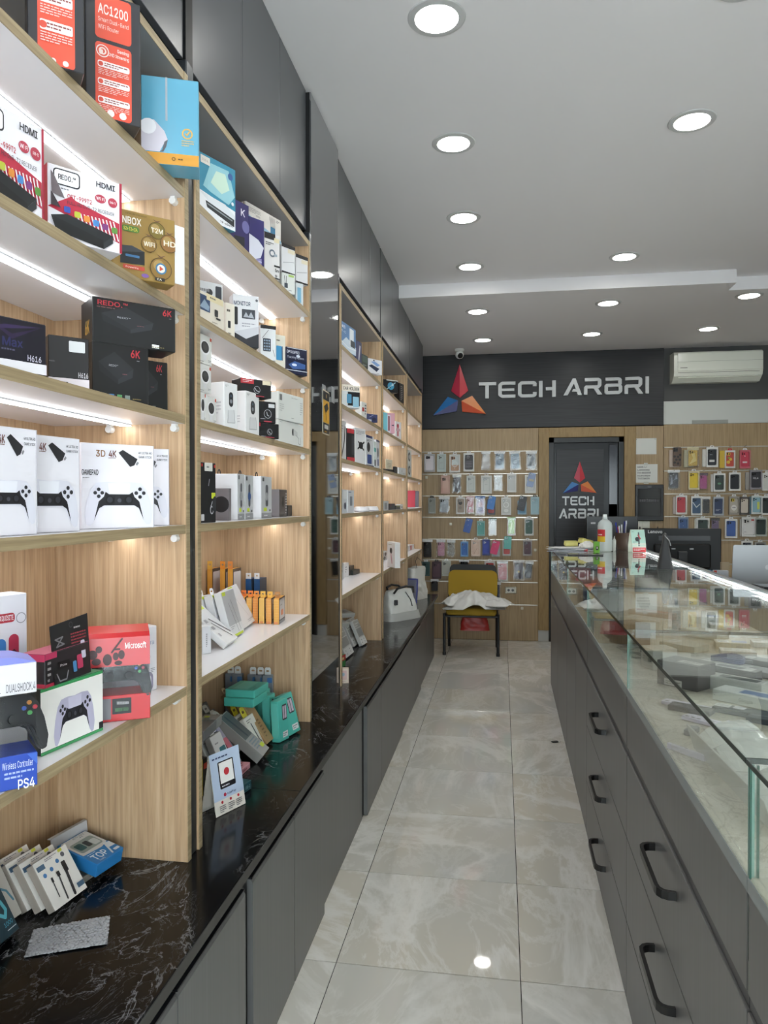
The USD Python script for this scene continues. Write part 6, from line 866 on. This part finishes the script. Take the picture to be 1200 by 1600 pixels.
obj('cross_rail', tube([(-.265, -.22, .39), (.265, -.22, .39)], .012, 10), FR, t); obj('cross_rail', tube([(-.25, .20, .39), (.25, .20, .39)], .012, 10), FR, t)
def cushion(w, h, d): return m3.Manifold.batch_hull([m3.Manifold.sphere(d / 2, 20).translate((x * (w / 2 - d / 2), y * (h / 2 - d / 2), 0)) for x in (-1, 1) for y in (-1, 1)] + [m3.Manifold.sphere(d / 2, 20).translate((0, y * (h / 2 - d * .4), .008)) for y in (-1, 1)])
def mtri(m): q = m.to_mesh(); return trimesh.Trimesh(q.vert_properties[:, :3], q.tri_verts, process=False)
obj('seat', moved(mtri(cushion(.50, .45, .07)), (0, -.02, .43)), YC, t, smooth=60)
obj('backrest', moved(stand(ext(rrect(-.255, -.13, .255, .17, .06), .035)), (0, .235, .635), rx=-.12), YC, t, smooth=40)
obj('back_shell', moved(stand(ext(rrect(-.245, -.13, .245, .235, .05), .014)), (0, .255, .63), rx=-.12), pm(S('#0d0f13'), .5), t, smooth=40)
# heap of white plastic bags: a draped, crumpled cloth-like sheet
def heap(w, d, h, seed, edge=.05, n=44):
    xs = np.linspace(-1, 1, n); X, Y = np.meshgrid(xs, xs); R = np.sqrt(X ** 2 + Y ** 2) * (1 + .35 * (meshkit.noise(np.stack([np.arctan2(Y, X) * 1.9, X * 0, X * 0], -1), seed) - .5))
    f = meshkit.fbm(np.stack([X * 3.2, Y * 3.2, X * 0], -1), 4, seed); ridge = 1 - np.abs(2 * meshkit.fbm(np.stack([X * 2.2 + 9, Y * 2.2, X * 0], -1), 3, seed + 5) - 1)
    Z = h * np.clip(1.15 - R ** 2, .02, 1) * (.45 + .6 * f + .45 * ridge); k = np.minimum(1, .98 / np.maximum(np.maximum(abs(X), abs(Y)), 1e-6)); wob = 1 + .16 * (meshkit.noise(np.stack([np.arctan2(Y, X) * 3.1, X * 0 + 3, X * 0], -1), seed + 2) - .5) * 2
    P = np.stack([X * w / 2 * wob, Y * d / 2 * wob, Z], -1).reshape(-1, 3); F = [(j * n + i, j * n + i + 1, (j + 1) * n + i + 1, (j + 1) * n + i) for j in range(n - 1) for i in range(n - 1)]
    F = np.array(F); F = np.vstack([F[:, [0, 1, 2]], F[:, [0, 2, 3]]]); Q = P.copy(); Q[:, 2] = np.maximum(P[:, 2] - .004, 0) ; m = trimesh.Trimesh(np.vstack([P, Q]), np.vstack([F, F[:, ::-1] + len(P)]), process=False); return m
PLAST = pm(S('#d6d6d2'), .3)
t = thing('plastic_bag', 'heap of crumpled white plastic bags on the yellow chair', 'plastic bag', (-.27, 7.36, .476), .12); obj('bag', heap(.58, .44, .125, 5), PLAST, t, smooth=35)
obj('bag', moved(heap(.36, .26, .07, 11), (.16, -.07, .03), rz=-.35), PLAST, t, smooth=35); obj('bag', moved(heap(.34, .24, .08, 17), (-.15, -.03, .03), rz=.4), PLAST, t, smooth=35)
t = thing('plastic_bag', 'red plastic bag hanging under the chair seat', 'plastic bag', (-.27, 7.44, .225), .1); m = bag_mesh(.30, .10, .155, (.8, .5), 21, .018); obj('bag', m, pm(S('#a82a24'), .35), t, smooth=35)
# ================================================================== inside the showcase
ZD = ZF + .0008
def inside(label, A, B, depth, h, col, name, group=None, cat_='box', rx=0., lift=0., z=ZD, **kw): return edge_put(label, z, A, B, depth, h, col, rx, 0, lift, name, group, cat_, **kw)
SPEC = [('rr', '#e4deee', 0, 0, 1, 1, .02)] + [('e', '#3a3a42', x, .3, .05, .12) for x in (.10, .24, .38)] + [('l', '#8a8794', .5, .2, .9, .7, 2)]
PHB = 'flat phone display plates in the showcase'
for (A, B, dp, l, c) in (((1033, 1100), (1106, 1115), .035, 'nearest-but-one pale lilac phone plate in the showcase', '#cfc8dc'), ((1064, 1124), (1129, 1141), .036, 'pale lilac phone plate in front of the clear tray', '#cfc8dc'), ((1128, 1137), (1172, 1146), .04, 'pale lilac phone plate with a white price card, right of the pane edge', '#b4b0bf')):
    inside(l, A, B, dp, .009, c, 'phone_plate', PHB, 'phone plate', top=SPEC)
for (A, B, dp, l, c, tp) in (((1043, 1109), (1109, 1121), .045, 'dark grey phone carton between two lilac plates', '#35353a', [('l', '#9a9a9e', .1, .2, .3, .5, 2)]), ((1068, 1149), (1083, 1152), .05, 'small grey price plate near the counter edge', '#77777a', [('l', '#2f2f33', .2, .2, .9, .5, 2)]), ((1100, 1191), (1104, 1190), .10, 'narrow white plate lying along the counter edge', '#c9c4d0', [('e', '#3a3a42', .5, .5, .3, .04)]),
        ((1112, 1112), (1200, 1128), .05, 'slate blue phone carton with a white label behind the lilac plates', '#2c3946', [('rr', '#d9d9d9', .0, .3, .28, .95, .01), ('l', '#77777a', .04, .4, .24, .85, 3), ('rr', '#d4d4dc', .34, .35, .55, .9, .01)]), ((1165, 1128), (1215, 1137), .045, 'slate blue phone carton at the picture edge', '#2a3742', [('l', '#a4b0b8', .1, .5, .6, .8, 2)]), ((1170, 1172), (1210, 1178), .07, 'white framed price card on a grey phone carton', '#3a444c', [('rr', '#d9dcda', 0, .1, .75, .95, .01), ('ln', '#3a3c3e', [(.08, .2), (.66, .2), (.66, .85), (.08, .85), (.08, .2)], .02), ('l', '#8a8c8a', .2, .4, .55, .7, 3)])):
    inside(l, A, B, dp, .014, c, 'phone_box', None, 'box', top=tp)
GB = [('t', '#6a6c68', .46, .36, .30, 'Google', .24), ('l', '#8a8c88', .03, .4, .06, .6, 1)]
inside('white phone carton with a grey name on its side in the showcase', (1113, 1093), (1205, 1113), .075, .03, '#d2d4cc', 'phone_box', 'white phone cartons in the showcase', front=GB, top=[('r', '#e0e2de', 0, 0, 1, 1), ('rr', '#6a86b4', .4, .25, 1, .8, .01)])
inside('white phone carton with a dark screen pictured, behind the named one', (1097, 1074), (1190, 1092), .06, .04, '#d0d2cc', 'phone_box', 'white phone cartons in the showcase', top=[('rr', '#4a5050', .25, .2, .9, .75, .01), ('l', '#8a8c88', .05, .5, .2, .7, 1)])
inside('black and white phone carton farther back in the showcase', (1106, 1063), (1180, 1077), .05, .05, '#2a2c2d', 'phone_box', None, top=[('r', '#d4d6d2', 0, .0, .9, 1), ('rr', '#55595a', .15, .2, .7, .8, .01)])
inside('dark grey console carton with white labels in the showcase', (1027, 1068), (1090, 1082), .10, .075, '#4a4746', 'console_box', front=[('r', '#403d3c', 0, 0, 1, 1), ('rr', '#d0cdc6', .18, .04, .62, .30, .01), ('l', '#6a6864', .22, .08, .58, .24, 2)], left=[('r', '#aeb0a9', 0, 0, 1, 1)], top=[('rr', '#d0d0c9', .4, .2, .95, .55, .01), ('l', '#77756f', .5, .25, .9, .5, 2)])
inside('white boxed camera carton left of the dark grey carton', (1001, 1040), (1020, 1048), .09, .07, '#c5c6be', 'camera_box', front=[('rr', '#8d8e88', .2, .3, .9, .6, .01), ('l', '#8d8e88', .2, .7, .9, .85, 2)], left=[('r', '#5a5856', 0, 0, 1, 1)])
for k, (A, B, dp, h, c, l) in enumerate((((1085, 1040), (1140, 1052), .10, .02, '#8a8a80', 'grey tablet carton lying in the back of the showcase'), ((1145, 1050), (1200, 1062), .07, .02, '#1e2228', 'black phone carton with a small label at the right'), ((1155, 1036), (1205, 1045), .06, .02, '#20242a', 'second black phone carton with a small label, farther back'), ((1030, 1012), (1085, 1022), .10, .025, '#a4a69a', 'pale grey carton lying in the middle of the showcase'), ((1060, 992), (1120, 1002), .09, .03, '#b4b09c', 'beige carton lying toward the back of the showcase'))):
    inside(l, A, B, dp, h, c, 'phone_box', top=[('rr', '#d4d4d0', .08, .2, .35, .8, .01), ('l', '#77777a', .12, .3, .32, .7, 2)])
t = thing('cable_coil', 'dark blue cable coil lying in the showcase', 'cable', tuple(at(1138, 1046, Z=ZF)[:2]) + (ZD + .0215,)); q_ = [(.05 * math.cos(a) * (1 + .05 * math.sin(3 * a)), .05 * math.sin(a), .006 + .004 * math.sin(2 * a) + .0009 * a) for a in np.linspace(0, 18.8, 60)]; obj('coil', tube(q_, .0035, 6), pm(S('#2a3a78'), .35), t); obj('plug', rbox(.04, -.01, 0, .075, .005, .012, .002), pm(S('#22263a'), .4), t)
# clear folded packing tray near the front pane
t = thing('packing_tray', 'crumpled clear plastic packing tray lying inside the front pane', 'packing', (.525, 1.56, ZD), 1.62)
g = np.array([(x, y) for y in np.linspace(-.075, .075, 9) for x in np.linspace(-.24, .20, 21)]); hz = .062 * np.abs(np.sin(g[:, 0] * 22 + .6)) ** .7 * (1 - (g[:, 1] / .09) ** 2) + .03 * meshkit.noise(np.c_[g * 26, g[:, 0] * 0], 4) + .002
F = np.array([(j * 21 + i, j * 21 + i + 1, (j + 1) * 21 + i + 1, (j + 1) * 21 + i) for j in range(8) for i in range(20)])
HAZY = mat('hazy_plastic', {'t': ('transparent_bsdf', {'color': (.92, .93, .91)}), 'p': ('principled_bsdf', {'base_color': S('#dcddd8'), 'roughness': .15}), 'm': ('mix_closure', {'fac': .75})}, [('t.BSDF', 'm.closure1'), ('p.BSDF', 'm.closure2')], 'm.closure')
obj('tray', (np.c_[g, hz], F), HAZY, t); obj('flange', moved(rbox(-.24, -.002, 0, .20, .002, .06, .001), (0, .078, .001), rx=-.3), HAZY, t)
# price cards and boxed phones packed toward the staff side
LB = [('rr', '#dcdcda', .06, .12, .42, .88, .01), ('l', '#6f6f6c', .1, .2, .36, .8, 4)]
RT2 = 'boxed phones toward the staff side of the showcase'
for k, (x, y, w, d, h, c, l) in enumerate(((.74, 1.84, .13, .075, .012, '#2b333c', 'black boxed phone with a white price card, nearest the pane joint'), (.90, 1.80, .15, .075, .012, '#b9bfc6', 'silver boxed phone with a white price card beside the black one'), (.77, 1.72, .13, .075, .012, '#d6d0e0', 'lilac boxed phone with a white price card'), (.92, 1.69, .15, .075, .012, '#30465a', 'navy boxed phone with a white price card'),
        (.75, 1.60, .13, .075, .012, '#c5b4b0', 'rose boxed phone with a white price card'), (.90, 1.57, .15, .075, .012, '#26282c', 'black boxed phone right of the rose one'), (.76, 1.46, .13, .075, .012, '#3f4c58', 'slate boxed phone near the picture edge'), (.92, 1.44, .15, .075, .012, '#d9d9dc', 'white boxed phone near the picture edge'),
        (.90, 2.06, .17, .07, .03, '#d4d6d0', 'long white phone carton, nearest of four along the rear rail'), (.93, 2.18, .17, .07, .03, '#c9cdd2', 'long white phone carton, second of four along the rear rail'), (.95, 2.30, .17, .07, .04, '#d9d9d4', 'long white phone carton, third of four along the rear rail'), (.97, 2.41, .14, .06, .04, '#2a2d31', 'black phone carton, last of four along the rear rail'),
        (1.02, 2.60, .10, .07, .02, '#1d2126', 'black boxed phone by the rear rail beyond the long cartons'), (1.02, 2.86, .10, .07, .02, '#20252c', 'second black boxed phone by the rear rail'), (.86, 2.86, .12, .07, .02, '#c9c9c4', 'pale boxed phone beside the second black one'), (.88, 3.0, .12, .07, .025, '#b9b29c', 'beige boxed phone toward the middle of the showcase'), (1.02, 3.05, .10, .07, .02, '#d9dad6', 'white boxed phone by the rear rail in mid showcase'),
        (.98, 3.45, .12, .08, .02, '#c2bca8', 'beige tablet carton by the rear rail'), (.95, 3.62, .14, .08, .03, '#d6d8d4', 'white tablet carton by the rear rail'), (1.0, 4.2, .12, .08, .03, '#a8b0b4', 'grey tablet carton by the rear rail'))):
    carton(l, 'box', (x, y, ZD), -.16, (w, d, h), c, front=[('l', '#8a8a88', .6, .2, .9, .7, 1)], top=LB if k % 3 else LB + [('rr', '#6a86b4', .5, .2, .95, .8, .01)], name='phone_box', group=RT2)
# middle and far sections
inside('brown leather camera case in the middle of the showcase', (952, 1003), (981, 1011), .11, .085, '#3a302d', 'camera_case', None, 'case', front=[('ln', '#1f1918', [(0, .55), (1, .48)], .02), ('rr', '#8a8480', .2, .6, .3, .85, .02)], top=[('ln', '#1f1918', [(0, .1), (1, .1)], .02)], rough=.55)
t = thing('paper_sheet', 'crumpled white paper lying in the showcase beyond the leather case', 'paper', (.62, at(945, 962, Z=ZF)[1] + .26, ZD + .002), .3); obj('paper', heap(.22, .22, .08, 23), pm(S('#d6d8d4'), .6), t, smooth=35)
t = thing('cable_coil', 'tangled grey cables near the leather case', 'cable', (.50, 2.83, ZD)); R_ = random.Random(3); q_ = [(.06 * math.cos(a * 1.3) + R_.uniform(-.015, .015), .10 * math.sin(a) + R_.uniform(-.015, .015), .004 + .004 * abs(math.sin(a * 2))) for a in np.linspace(0, 15, 50)]; obj('cable', tube(q_, .0028, 6), pm(S('#6a6864'), .4), t); obj('plug', rbox(-.07, -.11, 0, -.04, -.07, .014, .002), pm(S('#c9c9c6'), .4), t)
t = thing('cable_coil', 'thin dark cables in the far showcase', 'cable', (.80, 5.28, ZD)); q_ = [(.10 * math.cos(a * 1.7), .28 * math.sin(a), .004 + .003 * abs(math.sin(a * 3))) for a in np.linspace(0, 12, 44)]; obj('cable', tube(q_, .003, 6), pm(S('#3a3836'), .4), t); obj('plug', rbox(-.02, .25, 0, .02, .31, .014, .002), pm(S('#26262a'), .4), t)
inside('red printed carton in the far showcase', (889, 905), (903, 908), .10, .09, '#c2505a', 'phone_box', front=[('l', '#e0b4b4', .1, .1, .9, .4, 3), ('r', '#b53a48', 0, .5, 1, 1)])
inside('white and blue phone carton standing in the far showcase', (902, 940), (920, 946), .05, .10, '#c5c9cc', 'phone_box', front=[('r', '#4a5a74', 0, 0, 1, .72), ('e', '#d4d8dc', .5, .35, .2, .1), ('l', '#77777c', .1, .8, .9, .95, 1)])
inside('orange printed carton in the far showcase', (910, 912), (924, 915), .09, .05, '#c4663a', 'phone_box', top=[('r', '#d2863f', 0, 0, 1, .4)])
SL = 'long pale cartons side by side in the showcase'
for k, (u, v) in enumerate(((968, 985), (975, 972), (982, 961), (988, 951))):
    inside(('first', 'second', 'third', 'fourth')[k] + ' long pale carton from the camera, beyond the leather case', (u, v), (u + 62, v + 9), .07, .03 if k else .06, ('#c9c4b4', '#d0d0c8', '#b9a89a', '#d4d6d0')[k], 'phone_box', SL, top=[('r', '#b56a5a' if k == 2 else '#dcdcd4', .1, .2, .9, .8), ('l', '#8a8a84', .2, .3, .6, .7, 2)])
inside('black power adapter lying near the front edge', (943, 993), (950, 998), .06, .02, '#26262a', 'power_adapter', None, 'adapter', top=[('l', '#55555a', .2, .3, .8, .7, 2)])
# ================================================================== on the glass top
zt = ZG + .0008
t = thing('spray_bottle', 'tall white plastic bottle with a red and yellow label on the glass top', 'bottle', (.80, 5.93, zt))
BOT = mat('milky_plastic', {'p': ('principled_bsdf', {'base_color': S('#dfe6e6'), 'roughness': .25, 'subsurface_weight': .0}), 't': ('translucent_bsdf', {'color': S('#d0dcdc')}), 'm': ('mix_closure', {'fac': .35})}, [('p.BSDF', 'm.closure1'), ('t.BSDF', 'm.closure2')], 'm.closure')
obj('body', lathe([(0, 0), (.05, 0), (.056, .006), (.056, .20), (.05, .225), (.03, .245), (.019, .252), (.019, .268), (0, .268)], 36), BOT, t, smooth=40)
obj('cap', lathe([(0, .2682), (.018, .2682), (.016, .29), (0, .291)], 24), pm(S('#e2e6e6'), .35), t, smooth=40)
def wrap(r, a0, a1, z0, z1, n=14): A_ = np.linspace(a0, a1, n); V = [(r * math.sin(a), -r * math.cos(a), z) for z in (z0, z1) for a in A_]; return (np.array(V), np.array([(i, i + 1, n + i + 1, n + i) for i in range(n - 1)]))
obj('label', wrap(.0563, -1.5, -.1, .118, .172), pm(S('#c02a34'), .4), t); obj('label', wrap(.0563, -1.5, -.1, .075, .118), pm(S('#d9b428'), .4), t); obj('label_print', wrap(.0566, -1.2, -.5, .128, .136), pm(S('#e6c9c9'), .4), t)
t = thing('pen_cup', 'brown leather pen cup full of blue and white pens', 'pen cup', (.965, 6.10, zt)); obj('cup', lathe([(0, .001), (.045, .001), (.066, .14), (.062, .14), (.042, .005), (0, .005)], 28), pm(S('#4a362c'), .55), t, smooth=40)
for k, (x, y, c, h, lx) in enumerate(((-.05, 0, '#2a3a94', .215, -.02), (-.03, .02, '#b5403a', .18, -.03), (-.015, -.02, '#d9dae0', .20, .0), (.005, 0, '#2a3078', .225, .02), (.02, .015, '#c9c9d4', .23, .02), (-.03, -.01, '#e0e0e4', .19, -.01))): 
    p = obj('pen', tube([(x * .6, y * .6, .01), (x + lx * .3, y, h)], .0055, 8), pm(S(c), .3), t); obj('pen_cap', tube([(x + lx * .3, y, h - .02), (x + lx * .32, y, h + .006)], .0065, 8), pm(S(c), .25), p)
t = thing('tent_card', 'curved white tent card with a red banner on the glass top', 'tent card', (1.03, 5.86, zt), .12)
wc, hc = .105, .175; pr = [(-.055, 0), (-.05, .06), (-.03, .12), (-.006, hc), (.006, hc), (.03, .12), (.05, .06), (.055, 0)]; inn = [(.0515, 0), (.0465, .06), (.027, .118), (.004, hc - .004), (-.004, hc - .004), (-.027, .118), (-.0465, .06), (-.0515, 0)]
m = ext(Polygon(pr + inn), wc); m.apply_transform(np.array([[0, 0, 1, -wc / 2], [1, 0, 0, 0], [0, 1, 0, 0], [0, 0, 0, 1.]])); obj('card', m, pm(S('#d6dcd2'), .45), t)
G_, T_ = draw([('r', '#b9dcd0', 0, .3, 1, .98), ('r', '#c03038', .05, .02, .98, .22), ('l', '#ecd9d9', .1, .05, .9, .19, 2), ('c', '#3a3e44', .42, .58, .10), ('ln', '#4a4e54', [(.55, .85), (.50, .3)], .03), ('ln', '#b5505a', [(.5, .75), (.62, .6)], .03), ('l', '#6a6e70', .08, .4, .35, .48, 2), ('l', '#55585a', .08, .88, .3, .92, 1)], wc, hc)
yo = lambda z: np.interp(z, [0, .06, .12, hc], [-.0553, -.0503, -.0303, -.0063])
for nm, Lq in (('printed_picture', G_), ('lettering', T_)):
    if Lq:
        L2 = []
        for v, f, c in Lq:
            s_ = trimesh.Trimesh(v, f, process=False); s_ = s_.subdivide().subdivide(); L2.append((s_.vertices, s_.faces, c))
        ink_obj(nm, L2, t, lambda v: np.c_[v[:, 0] - wc / 2, yo(v[:, 1]) - v[:, 2], v[:, 1]])
t = thing('pouch', 'black zipped pouch standing on the glass top near the rear rail', 'pouch', (.945, 4.48, zt), -.205)
b = bag_mesh(.088, .17, .20, (.22, .8), 31, .004); obj('body', b, pm(S('#2c2d30'), .6), t, smooth=50); obj('zip', tube([(-.0, -.088, .19), (0, -.03, .204), (.0, .05, .202), (0, .085, .192)], .004, 8), pm(S('#77797c'), .3, .7), t); obj('zip_pull', tube([(.0, -.088, .19), (.022, -.094, .165), (.030, -.094, .135)], .0035, 8), pm(S('#b9bbbd'), .25, .9), t)
t = thing('paper_stack', 'untidy stack of white papers on the far left end of the glass top', 'papers', (.54, 5.93, zt), .1)
for k in range(9): obj('sheet', moved(rbox(-.15, -.105, .0035 * k, .15, .105, .0035 * k + .0028, .0005), (.012 * ((k * 7) % 5 - 2), .008 * ((k * 5) % 4 - 2), 0), rz=.16 * ((k * 3) % 5 - 2)), pm(S('#e0e2e6' if k % 3 else '#c5cad8'), .6), t)
obj('crumpled_sheet', moved(heap(.12, .11, .04, 41), (.115, -.055, .032)), pm(S('#dcdcd8'), .6), t, smooth=35); obj('red_clip', rbox(.08, -.125, .004, .105, -.112, .022, .002), pm(S('#c0303a'), .4), t)
for x, y, rz, l in ((.545, 5.985, .1, 'yellow sponge lying on the papers, left one'), (.655, 6.00, .5, 'yellow sponge lying on the papers, right one, tilted')):
    t = thing('sponge', l, 'sponge', (x, y, zt + (.036 if x < .6 else .050)), rz, None, None, 0, .0 if x < .6 else .25); obj('foam', crumple(rbox(-.05, -.035, 0, .05, .035, .036, .006).subdivide().subdivide(), .002, 60, 3), pm(S('#d9d384'), .85), t); obj('scourer', rbox(-.05, -.035, .0362, .05, .035, .041, .002), pm(S('#cfc878') if x > .6 else pm and S('#c9c47a'), .9), t)
edge_put('small green cube carton with a black figure beside the bottle', zt, (929, 864), (937, 864), .04, .085, '#6fb03a', name='gift_box', front=[('rr', '#1c1e1c', .25, .25, .75, .6, .05), ('rr', '#dcdfd9', .4, .35, .6, .55, .02)])
t = thing('tube', 'slim white glue tube behind the bottle', 'tube', (.885, 6.02, zt)); obj('body', lathe([(0, 0), (.012, 0), (.013, .08), (.006, .095), (0, .095)], 16), pm(S('#d0d2ce'), .4), t, smooth=40); obj('cap', lathe([(0, .0952), (.006, .0952), (.004, .115), (0, .115)], 12), pm(S('#b9bbb6'), .4), t)
t = thing('tablet', 'thin black tablet lying flat in front of the papers', 'tablet', (.60, 5.50, zt), -.02); obj('body', rbox(-.125, -.06, 0, .125, .06, .008, .003), pm(S('#17181b'), .3), t); obj('screen', rbox(-.118, -.053, .0082, .118, .053, .0088, .0003), pm(S('#0c0d10'), .06), t)
# ================================================================== behind the counter
t = thing('monitor', 'wide black computer monitor seen from behind on the staff desk', 'monitor', (1.455, 6.30, .8806), -.03)
obj('screen_shell', rbox(-.305, -.02, .07, .305, .02, .425, .006), pm(S('#08090a'), .35, specular_ior_level=.3), t); obj('rear_bulge', rbox(-.22, -.055, .10, .22, -.0205, .30, .012), pm(S('#060707'), .45, specular_ior_level=.3), t); obj('rear_band', rbox(-.18, -.0245, .325, .22, -.0205, .365, .001), pm(S('#2f3134'), .35), t)
obj('stand_neck', rbox(-.035, -.075, .012, .035, -.0555, .24, .004), pm(S('#0c0c0e'), .35), t); obj('stand_foot', rbox(-.14, -.15, 0, .14, .05, .0118, .004), pm(S('#0c0c0e'), .35), t)
for s in (-.085, .055): obj('bracket', rbox(s, -.0605, .255, s + .03, -.0555, .265, .001), pm(S('#8d8f90'), .3, .6), t)
obj('lettering', stand(text('Lenovo', .024, True, .0012)).apply_translation((-.265, -.0203, .385)), pm(S('#c5c6c6'), .35), t)
t = thing('desk_riser', 'low wooden riser carrying the laptop on the staff desk', 'riser', (1.50, 4.42, .8806)); obj('board', rbox(-.26, -.14, .12, .26, .16, .14, .003), pm(S('#8d7a5e'), .5), t)
for s in (-.25, .23): obj('side', rbox(s, -.13, 0, s + .02, .15, .1195, .002), pm(S('#8d7a5e'), .5), t)
t = thing('laptop', 'silver laptop with its lid towards the aisle, fruit emblem on the lid', 'laptop', (1.475, 4.40, .8806 + .1408), -.04)
AL = pm(S('#a6a8aa'), .38, .55); obj('base', rbox(-.19, -.02, 0, .19, .13, .014, .004), AL, t)
LA = .22; obj('lid', moved(stand(ext(rrect(-.19, 0, .19, .25, .012), .006)), (0, -.022, .012), rx=LA * .0 + .12), AL, t)
ap = unary_union([affinity.scale(Point(-.0075, 0).buffer(.012, quad_segs=10), 1, 1.18), affinity.scale(Point(.0075, 0).buffer(.012, quad_segs=10), 1, 1.18)]).difference(Point(.024, .003).buffer(.009, quad_segs=10)).union(affinity.rotate(affinity.scale(Point(.004, .0195).buffer(.006), .55, 1.0), -35))
obj('emblem', moved(stand(moved(ext(ap, .0008), (0, .125, .0061))), (0, -.022, .012), rx=.12), pm(S('#dfe1e2'), .2, .3), t); obj('hinge', rbox(-.15, -.026, .006, .15, -.018, .016, .003), pm(S('#3a3b3d'), .4), t)
t = thing('card_terminal', 'black card terminal dock in front of the silver laptop', 'terminal', (1.40, 4.02, .8806), .1); obj('body', rbox(-.15, -.10, 0, .11, .10, .20, .012), pm(S('#141416'), .35), t); obj('top_plate', rbox(-.10, -.08, .2002, .08, .08, .212, .005), pm(S('#222225'), .3), t)
t = thing('handset', 'black handset lying beside the card terminal', 'handset', (1.60, 4.02, .8806), -.3); obj('body', rbox(-.05, -.11, 0, .05, .11, .215, .015), pm(S('#17171a'), .35), t); obj('key_pad', rbox(-.035, -.08, .2152, .035, .04, .218, .001), pm(S('#2e2e32'), .4), t)
for x, y, w, h, c, fr, l in ((1.275, 4.93, .10, .205, '#4a7fb0', [('l', '#c9d8e4', .1, .5, .9, .9, 3)], 'blue carton standing behind the laptop riser'), (1.395, 4.99, .09, .20, '#c9cfd8', [('r', '#5a7ab0', .2, .1, .7, .5), ('r', '#c0402f', 0, .85, .2, 1)], 'white and blue carton behind the laptop'), (1.47, 5.16, .05, .24, '#b4a48a', [], 'brown folder standing behind the white and blue carton'), (1.22, 5.30, .11, .15, '#d6d2cc', [('r', '#b5343a', .1, .4, .9, .85)], 'white carton with a red band behind the counter')):
    carton(l, 'box', (x, y, .8806), 0, (w, .03, h), c, fr, name='stationery_box' if 'folder' not in l else 'folder')
t = thing('partition', 'black partition board behind the bottle and pens', 'partition', (1.05, 7.30, 0)); obj('board', rbox(-.24, -.015, .12, .24, .015, 1.385, .004), pm(S('#111214'), .3), t); obj('tag', rbox(-.20, -.0165, 1.31, -.155, -.0152, 1.328, .0004), pm(S('#b9bbbd'), .4), t)
for s in (-.2, .17): obj('foot', rbox(s, -.12, 0, s + .03, .12, .1195, .003), pm(S('#1a1a1c'), .4), t)
t = thing('litter', 'small scrap of dark and white paper on the floor tiles', 'scrap', tuple(at(867, 1160, Z=0)[:2]) + (.0008,), .4); obj('scrap', crumple(rbox(-.02, -.012, 0, .02, .012, .006, .001).subdivide().subdivide(), .002, 80, 9), pm(S('#2a2a2a'), .6), t); obj('scrap_end', rbox(.0205, -.01, 0, .035, .008, .003, .0005), pm(S('#dcdcd6'), .6), t)
